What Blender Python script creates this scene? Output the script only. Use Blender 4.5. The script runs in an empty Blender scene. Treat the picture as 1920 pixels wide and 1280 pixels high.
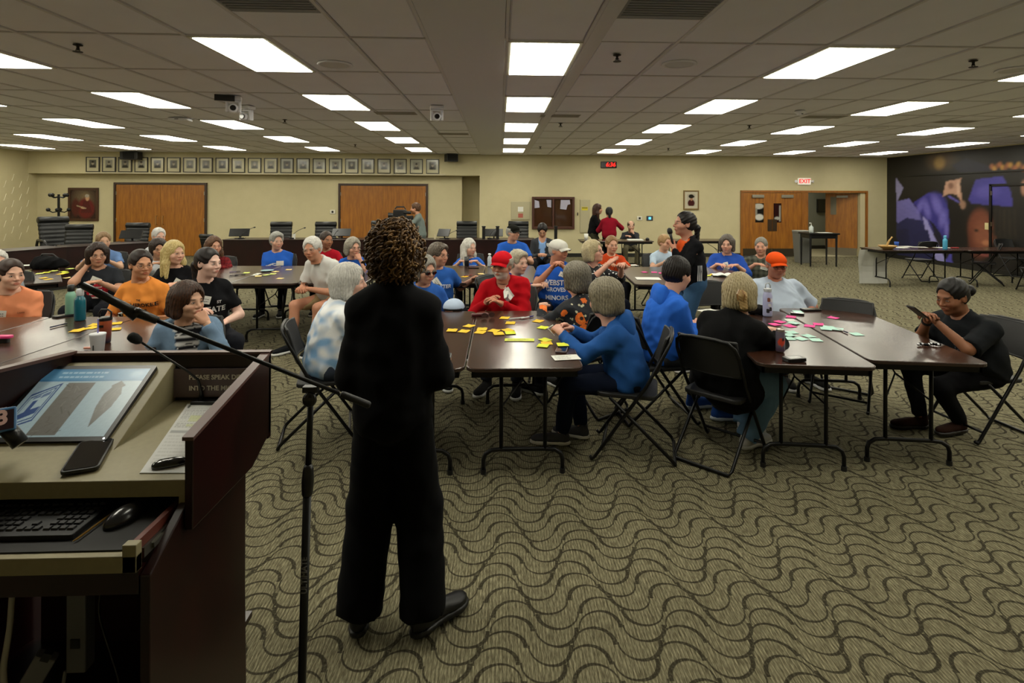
import bpy, math, random, numpy as np
from mathutils import Vector, Matrix
from mathutils.bvhtree import BVHTree
random.seed(7); np.random.seed(7)
SC = bpy.context.scene; COL = SC.collection
R = math.radians
# ------------------------------------------------------------------ camera, world, light, exposure
FOC, CX, CY, PSI, ROLL, EYE, CEIL = 1060., 983., 369., math.atan(46/1060.), .004, 1.76, 2.995
cam = bpy.data.objects.new('camera', bpy.data.cameras.new('camera')); COL.objects.link(cam)
cam.data.sensor_width = 36; cam.data.lens = FOC/1920*36
cam.data.shift_x = (960-CX)/1920; cam.data.shift_y = -(640-CY)/1920
cam.data.clip_start = .05
cam.matrix_world = Matrix.Translation((0, 0, EYE)) @ Matrix.Rotation(-PSI, 4, 'Z') @ Matrix.Rotation(R(90), 4, 'X') @ Matrix.Rotation(ROLL, 4, 'Z')
SC.camera = cam
w = bpy.data.worlds.new('world'); SC.world = w; w.use_nodes = True
w.node_tree.nodes['Background'].inputs[0].default_value = (.5, .48, .42, 1)
w.node_tree.nodes['Background'].inputs[1].default_value = .05
SC.view_settings.view_transform = 'Standard'; SC.view_settings.look = 'None'
SC.view_settings.gamma = 1; SC.view_settings.use_curve_mapping = False
SC.view_settings.exposure = 0.62
LAMP = 10.0                       # strength of the fluorescent diffusers
def ray(px, py):
    dx, dy = px-CX, py-CY
    a = (dx*math.cos(ROLL)+dy*math.sin(ROLL))/FOC; b = (-dx*math.sin(ROLL)+dy*math.cos(ROLL))/FOC
    return (a*math.cos(PSI)+math.sin(PSI), -a*math.sin(PSI)+math.cos(PSI), -b)
def G(px, py, z=0.):
    r = ray(px, py); t = (z-EYE)/r[2]; return r[0]*t, r[1]*t
def W(px, py, Y):
    r = ray(px, py); t = Y/r[1]; return r[0]*t, r[2]*t+EYE
# ------------------------------------------------------------------ node helpers
def srgb(c):
    if isinstance(c, str):
        c = [int(c[i:i+2], 16)/255 for i in (0, 2, 4)]
    return tuple((x/12.92 if x <= .04045 else ((x+.055)/1.055)**2.4) for x in c)
class X:
    """socket wrapper with arithmetic that makes math nodes"""
    nt = None
    def __init__(s, v): s.v = v
    def _m(s, op, *a, clamp=False):
        n = X.nt.nodes.new('ShaderNodeMath'); n.operation = op; n.use_clamp = clamp
        for i, q in enumerate((s,)+a):
            q = q.v if isinstance(q, X) else q
            if isinstance(q, (int, float)): n.inputs[i].default_value = q
            else: X.nt.links.new(q, n.inputs[i])
        return X(n.outputs[0])
    def __add__(s, o): return s._m('ADD', o)
    __radd__ = __add__
    def __sub__(s, o): return s._m('SUBTRACT', o)
    def __rsub__(s, o): return X(o)._m('SUBTRACT', s)
    def __mul__(s, o): return s._m('MULTIPLY', o)
    __rmul__ = __mul__
    def __truediv__(s, o): return s._m('DIVIDE', o)
    def floor(s): return s._m('FLOOR')
    def frac(s): return s._m('FRACT')
    def abs(s): return s._m('ABSOLUTE')
    def sqrt(s): return s._m('SQRT')
    def mod(s, o): return s._m('FLOORED_MODULO', o)
    def lt(s, o): return s._m('LESS_THAN', o)
    def gt(s, o): return s._m('GREATER_THAN', o)
    def max(s, o): return s._m('MAXIMUM', o)
    def min(s, o): return s._m('MINIMUM', o)
    def clamp(s): return s._m('ADD', 0., clamp=True)
    def sin(s): return s._m('SINE')
def new_mat(name):
    m = bpy.data.materials.new(name); m.use_nodes = True
    X.nt = m.node_tree; return m, m.node_tree, m.node_tree.nodes['Principled BSDF']
def node(t, **k):
    n = X.nt.nodes.new(t)
    for a, b in k.items():
        if a in n.inputs: n.inputs[a].default_value = b
        else: setattr(n, a, b)
    return n
def link(a, b): X.nt.links.new(a.v if isinstance(a, X) else a, b)
def mixc(fac, a, b, mode='MIX'):
    n = node('ShaderNodeMix', data_type='RGBA', blend_type=mode)
    for s, v in ((n.inputs[0], fac), (n.inputs[6], a), (n.inputs[7], b)):
        v = v.v if isinstance(v, X) else v
        if isinstance(v, (int, float)): s.default_value = v
        elif isinstance(v, (tuple, list)): s.default_value = (*v[:3], 1)
        else: link(v, s)
    return n.outputs[2]
def coords(kind='Object', scale=(1, 1, 1)):
    t = node('ShaderNodeTexCoord'); mp = node('ShaderNodeMapping'); mp.inputs['Scale'].default_value = scale
    link(t.outputs[kind], mp.inputs[0]); return mp.outputs[0]
def noise(vec, scale, detail=3, rough=.5):
    n = node('ShaderNodeTexNoise'); n.inputs['Scale'].default_value = scale; n.inputs['Detail'].default_value = detail
    n.inputs['Roughness'].default_value = rough; link(vec, n.inputs['Vector']); return X(n.outputs[0])
def bump(bs, h, strength=.3, dist=.002):
    b = node('ShaderNodeBump'); b.inputs['Strength'].default_value = strength; b.inputs['Distance'].default_value = dist
    link(h, b.inputs['Height']); link(b.outputs[0], bs.inputs['Normal'])
MATS = {}
def M(name, col=None, rough=.5, metal=0., emit=0., bumps=None, attr=False, spec=None, grain=None, coat=0, alpha=None, trans=0):
    """plain / attribute-coloured procedural material, cached by name"""
    if name in MATS: return MATS[name]
    m, nt, bs = new_mat(name); c = srgb(col) if col is not None else (.8, .8, .8)
    bs.inputs['Roughness'].default_value = rough; bs.inputs['Metallic'].default_value = metal
    if spec is not None: bs.inputs['Specular IOR Level'].default_value = spec
    if coat: bs.inputs['Coat Weight'].default_value = coat; bs.inputs['Coat Roughness'].default_value = .15
    if trans: bs.inputs['Transmission Weight'].default_value = trans; bs.inputs['IOR'].default_value = 1.3
    base = None
    if attr:
        a = node('ShaderNodeAttribute', attribute_name='Col'); base = a.outputs[0]
    if bumps or grain:
        v = coords('Object')
    if grain:
        sc, amt = grain
        n = noise(v, sc, 4)
        f = (n-.5)*amt*2+1
        cc = node('ShaderNodeCombineColor')
        for i in range(3): link(f, cc.inputs[i])
        base = mixc(1., base if base is not None else c, cc.outputs[0], 'MULTIPLY')
    if base is not None: link(base, bs.inputs['Base Color'])
    else: bs.inputs['Base Color'].default_value = (*c, 1)
    if bumps: bump(bs, noise(v, bumps[0], 3), bumps[1], bumps[2] if len(bumps) > 2 else .002)
    if emit:
        bs.inputs['Emission Strength'].default_value = emit
        if base is not None: link(base, bs.inputs['Emission Color'])
        else: bs.inputs['Emission Color'].default_value = (*c, 1)
    MATS[name] = m; return m
# ------------------------------------------------------------------ object helpers
def mesh_np(name, V, F, col=None, smooth=False, fmat=None):
    """V (n,3); F list of faces or (m,4)/(m,3) array"""
    me = bpy.data.meshes.new(name); V = np.asarray(V, np.float32)
    if isinstance(F, np.ndarray):
        m, k = F.shape
        me.vertices.add(len(V)); me.vertices.foreach_set('co', V.ravel())
        me.loops.add(m*k); me.loops.foreach_set('vertex_index', F.ravel().astype(np.int32))
        me.polygons.add(m); me.polygons.foreach_set('loop_start', np.arange(0, m*k, k, dtype=np.int32))
        me.polygons.foreach_set('loop_total', np.full(m, k, np.int32))
        me.update(calc_edges=True)
    else:
        me.from_pydata([tuple(map(float, v)) for v in V], [], [tuple(map(int, f)) for f in F]); me.update()
    if col is not None:
        a = me.color_attributes.new('Col', 'FLOAT_COLOR', 'POINT')
        c = np.ones((len(V), 4), np.float32); c[:, :3] = col
        a.data.foreach_set('color', c.ravel())
    if smooth: me.polygons.foreach_set('use_smooth', np.ones(len(me.polygons), bool))
    if fmat is not None: me.polygons.foreach_set('material_index', np.asarray(fmat, np.int32))
    return me
def obj(name, me, mats, parent=None, loc=None, rot=None, bev=0):
    o = bpy.data.objects.new(name, me); COL.objects.link(o)
    if not isinstance(mats, (list, tuple)): mats = [mats]
    if me is not None and not len(me.materials):
        for m in mats: me.materials.append(m)
    if parent is not None: o.parent = parent
    if loc is not None: o.location = loc
    if rot is not None: o.rotation_euler = rot
    if bev:
        b = o.modifiers.new('bevel', 'BEVEL'); b.width = bev; b.segments = 2; b.limit_method = 'ANGLE'; b.angle_limit = R(40)
    return o
def tag(o, label=None, cat=None, group=None, kind=None):
    for k, v in (('label', label), ('category', cat), ('group', group), ('kind', kind)):
        if v: o[k] = v
    return o
def empty(name, loc=(0, 0, 0), rz=0, label=None, cat=None, group=None):
    o = bpy.data.objects.new(name, None); COL.objects.link(o); o.location = loc; o.rotation_euler = (0, 0, rz)
    o.empty_display_size = .1
    return tag(o, label, cat, group)
KIDS = {}
def copy_tree(o, parent=None):
    c = o.copy(); COL.objects.link(c)
    if parent is not None: c.parent = parent
    for ch in list(o.children): copy_tree(ch, c)
    return c
def ordn(i):
    return ['first', 'second', 'third', 'fourth', 'fifth', 'sixth', 'seventh', 'eighth', 'ninth', 'tenth', 'eleventh', 'twelfth', 'thirteenth', 'fourteenth', 'fifteenth', 'sixteenth', 'seventeenth', 'eighteenth', 'nineteenth', 'twentieth', 'twenty-first', 'twenty-second'][i]
class MB:
    def __init__(s): s.V = []; s.F = []; s.C = []; s.n = 0; s.c = None
    def add(s, V, F, c=None, mx=None):
        V = np.asarray(V, float).reshape(-1, 3)
        if mx is not None:
            A = np.array(mx); V = V @ A[:3, :3].T + A[:3, 3]
        s.V.append(V); s.F += [tuple(i+s.n for i in f) for f in F]; s.n += len(V)
        c = c if c is not None else s.c
        s.C.append(np.tile(np.array(c if c is not None else (.5, .5, .5))[:3], (len(V), 1)))
        return s
    def box(s, c, d, mx=None, col=None):
        x, y, z = [q/2 for q in d]
        V = np.array([(i*x, j*y, k*z) for i in (-1, 1) for j in (-1, 1) for k in (-1, 1)], float)+np.array(c)
        return s.add(V, [(0, 1, 3, 2), (4, 6, 7, 5), (0, 4, 5, 1), (2, 3, 7, 6), (0, 2, 6, 4), (1, 5, 7, 3)], col, mx)
    def b2(s, lo, hi, mx=None, col=None):
        lo, hi = np.array(lo, float), np.array(hi, float)
        return s.box((lo+hi)/2, hi-lo, mx, col)
    def tube(s, pts, r, seg=8, closed=False, caps=True, col=None, mx=None, sq=None):
        P = np.array(pts, float); n = len(P); rr = np.full(n, r) if np.isscalar(r) else np.array(r, float)
        T = np.gradient(P, axis=0) if not closed else np.roll(P, -1, 0)-np.roll(P, 1, 0)
        T /= np.linalg.norm(T, axis=1)[:, None]+1e-9
        u = np.cross(T[0], (0, 0, 1.)); 
        if np.linalg.norm(u) < .2: u = np.cross(T[0], (0, 1., 0))
        u /= np.linalg.norm(u); V = []
        a = np.linspace(0, 2*math.pi, seg, endpoint=False)
        for i in range(n):
            u = u-T[i]*np.dot(u, T[i]); u /= np.linalg.norm(u)+1e-9; v = np.cross(T[i], u)
            k = 1 if sq is None else sq
            V.append(P[i]+rr[i]*(np.cos(a)[:, None]*u+k*np.sin(a)[:, None]*v))
        V = np.concatenate(V); F = []
        m = n if closed else n-1
        for i in range(m):
            j = (i+1) % n
            for k in range(seg): l = (k+1) % seg; F.append((i*seg+k, i*seg+l, j*seg+l, j*seg+k))
        if caps and not closed: F += [tuple(range(seg))[::-1], tuple((n-1)*seg+k for k in range(seg))]
        return s.add(V, F, col, mx)
    def lathe(s, prof, c=(0, 0, 0), seg=20, col=None, mx=None, sy=1.):
        V = []; F = []; n = len(prof)
        for r, z in prof:
            for k in range(seg):
                a = 2*math.pi*k/seg; V.append((c[0]+r*math.cos(a), c[1]+sy*r*math.sin(a), c[2]+z))
        for i in range(n-1):
            for k in range(seg): l = (k+1) % seg; F.append((i*seg+k, i*seg+l, (i+1)*seg+l, (i+1)*seg+k))
        F += [tuple(range(seg))[::-1], tuple((n-1)*seg+k for k in range(seg))]
        return s.add(V, F, col, mx)
    def prism(s, pts, z0, z1, col=None, mx=None):
        n = len(pts); V = [(x, y, z0) for x, y in pts]+[(x, y, z1) for x, y in pts]
        F = [tuple(range(n))[::-1], tuple(range(n, 2*n))]+[(i, (i+1) % n, n+(i+1) % n, n+i) for i in range(n)]
        return s.add(V, F, col, mx)
    def ell(s, c, r, seg=12, ring=8, col=None, mx=None):
        V = [];
        for i in range(ring+1):
            t = math.pi*i/ring
            for k in range(seg):
                a = 2*math.pi*k/seg; V.append((c[0]+r[0]*math.sin(t)*math.cos(a), c[1]+r[1]*math.sin(t)*math.sin(a), c[2]-r[2]*math.cos(t)))
        F = [(i*seg+k, i*seg+(k+1) % seg, (i+1)*seg+(k+1) % seg, (i+1)*seg+k) for i in range(ring) for k in range(seg)]
        return s.add(V, F, col, mx)
    def sheet(s, P, col=None, mx=None):
        """P (n,m,3) grid"""
        P = np.asarray(P, float); n, m = P.shape[:2]
        return s.add(P.reshape(-1, 3), [(i*m+j, i*m+j+1, (i+1)*m+j+1, (i+1)*m+j) for i in range(n-1) for j in range(m-1)], col, mx)
    def arrays(s): return np.concatenate(s.V), s.F, np.concatenate(s.C)
    def mesh(s, name='mesh', smooth=False, usecol=False):
        V, F, C = s.arrays(); return mesh_np(name, V, F, C if usecol else None, smooth)
    def obj(s, name, mats, parent=None, loc=None, rot=None, bev=0, smooth=False, usecol=False):
        return obj(name, s.mesh(name, smooth, usecol), mats, parent, loc, rot, bev)
def rrect(w, d, r, n=4, cx=0, cy=0):
    P = []
    for sx, sy, a0 in ((1, 1, 0), (-1, 1, 90), (-1, -1, 180), (1, -1, 270)):
        for k in range(n+1):
            a = R(a0+90*k/n); P.append((cx+sx*(w/2-r)+r*math.cos(a), cy+sy*(d/2-r)+r*math.sin(a)))
    return P
# ------------------------------------------------------------------ flat print: painted vertex-colour sheets
class Paint:
    def __init__(s, w, h, nx, ny, bg):
        s.w, s.h, s.nx, s.ny = w, h, nx, ny
        u, v = np.meshgrid((np.arange(nx)+.5)/nx, (np.arange(ny)+.5)/ny, indexing='ij')
        s.u, s.v = u, v; s.c = np.tile(np.array(srgb(bg)), (nx, ny, 1)).astype(float)
    def mask(s, m, col, op=1.):
        m = np.clip(m, 0, 1)[..., None]*op; s.c = s.c*(1-m)+np.array(srgb(col))*m; return s
    def rect(s, a, b, c, d, col, op=1.): return s.mask(((s.u >= a) & (s.u <= c) & (s.v >= b) & (s.v <= d)).astype(float), col, op)
    def ell(s, cu, cv, ru, rv, col, soft=.15, op=1., ang=0):
        x, y = s.u-cu, s.v-cv; a = R(ang); asp = s.w/s.h
        x, y = x*math.cos(a)+y*math.sin(a)/asp, -x*math.sin(a)*asp+y*math.cos(a)
        r = np.sqrt((x/ru)**2+(y/rv)**2); return s.mask((1-r)/soft+.5, col, op)
    def poly(s, pts, col, op=1.):
        x, y = s.u, s.v; ins = np.zeros(x.shape, bool); n = len(pts)
        for i in range(n):
            (x0, y0), (x1, y1) = pts[i], pts[(i+1) % n]
            if y0 == y1: continue
            ins ^= ((y0 > y) != (y1 > y)) & (x < (x1-x0)*(y-y0)/(y1-y0)+x0)
        return s.mask(ins.astype(float), col, op)
    def line(s, x0, y0, x1, y1, t, col, op=1.):
        dx, dy = x1-x0, (y1-y0)*s.h/s.w; px, py = s.u-x0, (s.v-y0)*s.h/s.w; L = dx*dx+dy*dy+1e-12
        k = np.clip((px*dx+py*dy)/L, 0, 1); d = np.hypot(px-k*dx, py-k*dy)
        return s.mask((t-d)/(t*.3)+.5, col, op)
    def noise(s, amt, sc=60, seed=1):
        rs = np.random.RandomState(seed); n = 0
        for k in range(7):
            a, b, c = rs.randn(3); n = n+np.sin(s.u*a*sc*(1+k*.6)+s.v*b*sc*(1+k*.6)+c*9)
        s.c *= (1+amt*n/4)[..., None]; s.c = np.clip(s.c, 0, 1); return s
    def text_lines(s, a, b, c, d, n, col='555555', seed=1, op=.7):
        rs = np.random.RandomState(seed)
        for i in range(n):
            v = d-(i+.5)*(d-b)/n; h = (d-b)/n*.22; x = a
            end = a+(c-a)*rs.uniform(.6, 1)
            while x < end:
                l = rs.uniform(.02, .08)*(c-a)*1.5; s.rect(x, v-h, min(x+l, end), v+h, col, op); x += l+.02*(c-a)
        return s
    def mesh(s, name='print', plane='XZ'):
        """sheet centred on x, from z=0 to h (XZ, facing -Y) or flat (XY, facing +Z)"""
        xs = (np.arange(s.nx+1)/s.nx-.5)*s.w; zs = np.arange(s.ny+1)/s.ny*s.h
        # face colours: duplicate via averaging onto corner grid
        cg = np.zeros((s.nx+1, s.ny+1, 3)); k = np.zeros((s.nx+1, s.ny+1, 1))
        for i in (0, 1):
            for j in (0, 1): cg[i:i+s.nx, j:j+s.ny] += s.c; k[i:i+s.nx, j:j+s.ny] += 1
        cg /= k; A, B = np.meshgrid(xs, zs, indexing='ij'); Z = np.zeros_like(A)
        V = np.stack([A, Z, B], -1) if plane == 'XZ' else np.stack([A, B-s.h/2, Z], -1)
        m = s.ny+1; I, J = np.meshgrid(np.arange(s.nx), np.arange(s.ny), indexing='ij'); q = (I*m+J).ravel()
        F = np.stack([q, q+m, q+m+1, q+1], 1)
        return mesh_np(name, V.reshape(-1, 3), F, cg.reshape(-1, 3))
FONT = {}
def text_mesh(txt, size=1., bold=0., depth=.002, align='CENTER', shear=0):
    cu = bpy.data.curves.new('text', 'FONT'); cu.body = txt; cu.size = size; cu.align_x = align; cu.align_y = 'CENTER'
    cu.extrude = depth; cu.offset = bold; cu.resolution_u = 3; cu.shear = shear
    o = bpy.data.objects.new('text', cu); COL.objects.link(o)
    dg = bpy.context.evaluated_depsgraph_get(); me = bpy.data.meshes.new_from_object(o.evaluated_get(dg))
    bpy.data.objects.remove(o); return me
# ------------------------------------------------------------------ signed-distance modelling with surface nets
def surfnet(f, lo, h):
    s = f < 0; nx, ny, nz = f.shape
    cnt = np.zeros((nx-1, ny-1, nz-1), np.int8)
    for i in (0, 1):
        for j in (0, 1):
            for k in (0, 1): cnt += s[i:nx-1+i, j:ny-1+j, k:nz-1+k]
    act = (cnt > 0) & (cnt < 8); I = np.argwhere(act)
    idx = np.full(act.shape, -1, np.int32); idx[act] = np.arange(len(I))
    c = {}
    for i in (0, 1):
        for j in (0, 1):
            for k in (0, 1): c[i, j, k] = f[I[:, 0]+i, I[:, 1]+j, I[:, 2]+k]
    acc = np.zeros((len(I), 3)); n = np.zeros(len(I))
    for a in c:
        for ax in range(3):
            if a[ax]: continue
            b = tuple(1 if q == ax else a[q] for q in range(3))
            fa, fb = c[a], c[b]; m = (fa < 0) != (fb < 0); t = np.where(m, fa/(fa-fb+1e-12), 0)
            p = np.array(a, float)[None, :]+t[:, None]*np.array([q == ax for q in range(3)], float)[None, :]
            acc += p*m[:, None]; n += m
    V = (I+acc/n[:, None])*h+np.array(lo)
    F = []
    for ax in range(3):
        sl0 = [slice(None)]*3; sl1 = [slice(None)]*3; sl0[ax] = slice(0, -1); sl1[ax] = slice(1, None)
        e = s[tuple(sl0)] != s[tuple(sl1)]; E = np.argwhere(e)
        o1, o2 = [(1, 2), (2, 0), (0, 1)][ax]
        ok = (E[:, o1] > 0) & (E[:, o2] > 0) & (E[:, o1] < f.shape[o1]-1) & (E[:, o2] < f.shape[o2]-1); E = E[ok]
        q = []
        for d1, d2 in ((0, 0), (-1, 0), (-1, -1), (0, -1)):
            A = E.copy(); A[:, o1] += d1; A[:, o2] += d2; q.append(idx[A[:, 0], A[:, 1], A[:, 2]])
        q = np.stack(q, 1); flip = ~s[E[:, 0], E[:, 1], E[:, 2]]
        q[flip] = q[flip][:, ::-1]; F.append(q)
    return V, np.concatenate(F)[:, ::-1]
class Fd:
    """signed-distance field on a grid, primitives blended with a smooth union"""
    def __init__(s, lo, hi, h):
        s.lo = np.array(lo, float); s.h = h; n = np.ceil((np.array(hi)-s.lo)/h).astype(int)+1
        s.ax = [s.lo[i]+h*np.arange(n[i]) for i in range(3)]; s.f = np.full(n, .12, np.float32)
    def sl(s, lo, hi):
        r = []
        for i in range(3):
            a = int(np.clip(np.floor((lo[i]-s.lo[i])/s.h), 0, len(s.ax[i])-1)); b = int(np.clip(np.ceil((hi[i]-s.lo[i])/s.h)+1, a+1, len(s.ax[i])))
            r.append(slice(a, b))
        return tuple(r)
    def pts(s, sl):
        return (s.ax[0][sl[0]][:, None, None], s.ax[1][sl[1]][None, :, None], s.ax[2][sl[2]][None, None, :])
    def merge(s, sl, d, k):
        a = s.f[sl]; h = np.clip(.5+.5*(a-d)/k, 0, 1); s.f[sl] = a*h*0+(d*h+a*(1-h)-k*h*(1-h))
    def cone(s, a, b, r1, r2, k=.02, cut=None, sc=None):
        a, b = np.array(a, float), np.array(b, float); m = max(r1, r2)+.06
        sl = s.sl(np.minimum(a, b)-m, np.maximum(a, b)+m); x, y, z = s.pts(sl); ba = b-a; L = ba@ba+1e-9
        t0 = ((x-a[0])*ba[0]+(y-a[1])*ba[1]+(z-a[2])*ba[2])/L; t = np.clip(t0, 0, 1)
        d = np.sqrt((x-a[0]-t*ba[0])**2+(y-a[1]-t*ba[1])**2+(z-a[2]-t*ba[2])**2)-(r1+(r2-r1)*t)
        if cut is not None: d = np.maximum(d, (t0-cut)*math.sqrt(L))
        s.merge(sl, d, k); return s
    def ell(s, c, r, k=.03, Rm=None, sub=False, cutp=None):
        c = np.array(c, float); r = np.array(r, float); m = max(r)+.06
        sl = s.sl(c-m, c+m); x, y, z = s.pts(sl); x, y, z = x-c[0], y-c[1], z-c[2]
        if Rm is not None:
            x, y, z = (x*Rm[0][i]+y*Rm[1][i]+z*Rm[2][i] for i in range(3))
        k0 = np.sqrt((x/r[0])**2+(y/r[1])**2+(z/r[2])**2); k1 = np.sqrt((x/r[0]**2)**2+(y/r[1]**2)**2+(z/r[2]**2)**2)+1e-9
        d = k0*(k0-1)/k1
        if cutp is not None:
            d = np.maximum(d, cutp(*s.pts(sl)))
        if sub:
            a = s.f[sl]; h = np.clip(.5-.5*(a+d)/k, 0, 1); s.f[sl] = a*(1-h)-d*h+k*h*(1-h)
        else: s.merge(sl, d, k)
        return s
    def plane(s, p, n):
        """keep the side where dot(x-p,n) < 0"""
        x, y, z = s.pts((slice(None),)*3); s.f = np.maximum(s.f, (x-p[0])*n[0]+(y-p[1])*n[1]+(z-p[2])*n[2]); return s
    def wrinkle(s, amp, fr=30., seed=0, st=(1, 1, 1)):
        """cloth folds: soft ridges along warped directions"""
        rs = np.random.RandomState(seed); x, y, z = s.pts((slice(None),)*3); n = 0
        for k in range(4):
            v = rs.randn(3)*fr*(.5+.3*k)*np.array(st)/1.5
            a = np.sin(x*v[0]+y*v[1]+z*v[2]+rs.rand()*6+1.8*np.sin(fr*.35*(y+x-z)+k)+1.2*np.sin(fr*.5*(x+z)+k*2))
            n = n+(1-2*np.abs(a)**.8)/(1+.5*k)
        s.f -= (amp*n).astype(np.float32)*.9; return s
    def mesh(s): return surfnet(s.f, s.lo, s.h)
# ------------------------------------------------------------------ people kit
SKIN = M('skin', rough=.55, attr=True, spec=.35, bumps=(90, .06))
CLOTH = M('cloth', rough=.93, attr=True, spec=.12, bumps=(260, .25, .001), grain=(18, .06))
DENIM = M('denim', rough=.92, attr=True, spec=.15, bumps=(300, .3, .001), grain=(40, .16))
HAIR = M('hair', rough=.5, attr=True, spec=.3, bumps=(120, .3, .002), grain=(70, .22))
LEATHER = M('leather', rough=.42, attr=True, spec=.4)
PLAST = M('plastic_black', '0c0c0d', rough=.35)
LENS = M('dark_lens', '050505', rough=.08, coat=.5)
PAPER = M('paper', 'd9d9d2', rough=.8)
EYEM = M('eye', rough=.15, attr=True)
def rgb(c): return np.array(srgb(c))
def head_template(h, female):
    F = Fd((-.105, -.125, -.16), (.105, .14, .14), h); q = .94 if female else 1.
    F.ell((0, -.012, .036), (.076, .094, .086), .03)
    F.ell((0, .022, -.03), (.061*q, .066, .086), .03)
    F.ell((0, .030, -.072), (.046*q, .048, .034), .025)
    F.ell((0, .068, -.094), (.018*q, .016, .015), .02)
    F.cone((-.03, .080, .021), (.03, .080, .021), .011, .011, .02)
    for s in (-1, 1):
        F.ell((s*.038, .055, -.026), (.026, .032, .024), .03)
        F.ell((s*.031, .101, .003), (.017, .017, .012), .012, sub=True)
        F.ell((s*.031, .078, .002), (.0155, .0125, .010), .006)
        F.ell((s*.076, -.004, -.002), (.008, .019, .031), .008, Rm=np.array(Matrix.Rotation(s*.35, 3, 'Z')))
        F.ell((s*.082, -.001, .002), (.004, .010, .017), .006, sub=True)
    F.cone((0, .086, .012), (0, .106, -.022), .0085, .011, .012)
    F.ell((0, .104, -.027), (.010, .012, .009), .008)
    for s in (-1, 1): F.ell((s*.012, .096, -.029), (.008, .010, .007), .007)
    F.ell((0, .083, -.056), (.027, .016, .013), .014)
    F.ell((0, .090, -.0525), (.021, .009, .0048), .004)
    F.ell((0, .089, -.0625), (.018, .009, .0055), .004)
    F.ell((0, .101, -.0575), (.020, .007, .0018), .003, sub=True)
    F.cone((0, -.02, -.06), (0, -.035, -.16), .054*q, .056*q, .03)
    V, Q = F.mesh(); return V, Q
HT = {}
def head_mesh(lod, female, skin, brow, lips=.35, beard=None, age=0, seed=0):
    k = (lod, female)
    if k not in HT: HT[k] = head_template({0: .0049, 1: .0072, 2: .0105}[lod], female)
    V, Q = HT[k]; C = np.tile(rgb(skin), (len(V), 1)); x, y, z = V.T; fr = y > .05
    def mix(m, c, op): 
        nonlocal C
        m = (np.clip(m, 0, 1)*op)[:, None]; C = C*(1-m)+np.array(c)*m
    e = lambda cx, cz, rx, rz: np.clip((1-np.hypot((np.abs(x)-cx)/rx, (z-cz)/rz))*3, 0, 1)*fr
    red = rgb(skin)*np.array([.95, .62, .58])
    mix(e(.036, -.03, .022, .018), red, .35); mix(e(0, -.026, .014, .012)*fr, red, .3)
    mix(e(0, -.0575, .024, .012), rgb(skin)*np.array([.80, .38, .38]) if female else red*.8, .75)
    mix(e(.032, .024-.15*0, .020, .0065), rgb(brow), .8)
    mix(e(.031, .003, .017, .009), rgb(skin)*.45, .65)          # lashes and lid crease
    if beard:
        m = (z < -.035) & (y > -.0) & (z > -.118); lipm = np.hypot(x/.02, (z+.058)/.009) < 1
        bm = np.clip((-.036-z-.35*np.maximum(0, .07-y))/.012, 0, 1)*m*(~lipm); mix(bm, rgb(beard), .85)
    return V, Q, C
def eyes_mb(mb, lod):
    for s in (-1, 1):
        mb.ell((s*.031, .0845, .0025), (.0115, .0065, .0048), 10, 6, col=(.62, .58, .54))
        mb.ell((s*.031, .0895, .0028), (.0048, .0022, .0045), 8, 6, col=(.03, .018, .012))
        mb.tube([(s*.019, .0885, .0045), (s*.027, .0915, .0082), (s*.036, .0905, .008), (s*.044, .0845, .0035)], .0013, 5, col=(.04, .02, .015))
HDT = {}
def hand_template(kind, h):
    """wrist at origin, fingers +Y, back of hand +Z, thumb +X"""
    F = Fd((-.065, -.03, -.10), (.085, .20, .05), h)
    k = max(.004, h*1.1); kx = (-.030, -.010, .010, .029)
    F.cone((0, -.025, 0), (0, .01, 0), .024, .024, .012)
    for i, x in enumerate(kx): F.cone((x*.55, .012, 0), (x, .085-.006*abs(i-2), -.002), .0155, .0125, .012)
    L = (.062, .074, .078, .068)
    curl = {'relaxed': (.35, .45, .35), 'flat': (.08, .12, .1), 'fist': (1.35, 1.5, 1.0), 'grip': (.95, 1.0, .75), 'half': (.7, .6, .4)}[kind]
    for i, x in enumerate(kx):
        p = np.array((x, .085-.006*abs(i-2), -.002)); a = 0; sp = (i-1.5)*.05*(0 if kind in ('fist', 'grip') else 1)
        if i == 0: sp *= 1.3
        for s, (fr, c) in enumerate(zip((.45, .31, .24), curl)):
            a -= c*(1+.08*(1.5-i)); d = np.array((math.sin(sp)*math.cos(a), math.cos(sp)*math.cos(a), math.sin(a))); q = p+d*L[i]*fr
            F.cone(p, q, .0092-.0009*s, .0086-.0009*s, k*.8); p = q
    t = {'relaxed': [(.02, .015, -.004), (.047, .045, -.012), (.055, .078, -.022), (.052, .10, -.03)],
         'flat': [(.02, .015, 0), (.052, .04, -.004), (.068, .068, -.008), (.076, .092, -.012)],
         'fist': [(.02, .015, -.008), (.045, .05, -.022), (.03, .075, -.038), (.008, .082, -.044)],
         'grip': [(.02, .015, -.008), (.047, .045, -.026), (.045, .068, -.046), (.03, .082, -.062)],
         'half': [(.02, .015, -.006), (.046, .045, -.02), (.05, .075, -.036), (.042, .094, -.048)]}[kind]
    F.cone(t[0], t[1], .015, .0125, .012); F.cone(t[1], t[2], .0118, .0105, k); F.cone(t[2], t[3], .0105, .009, k)
    return F.mesh()
def hand_mesh(kind, lod):
    k = (kind, lod)
    if k not in HDT: HDT[k] = hand_template(kind, {0: .0046, 1: .0068, 2: .0095}[lod])
    return HDT[k]
SHOE = {}
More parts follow.
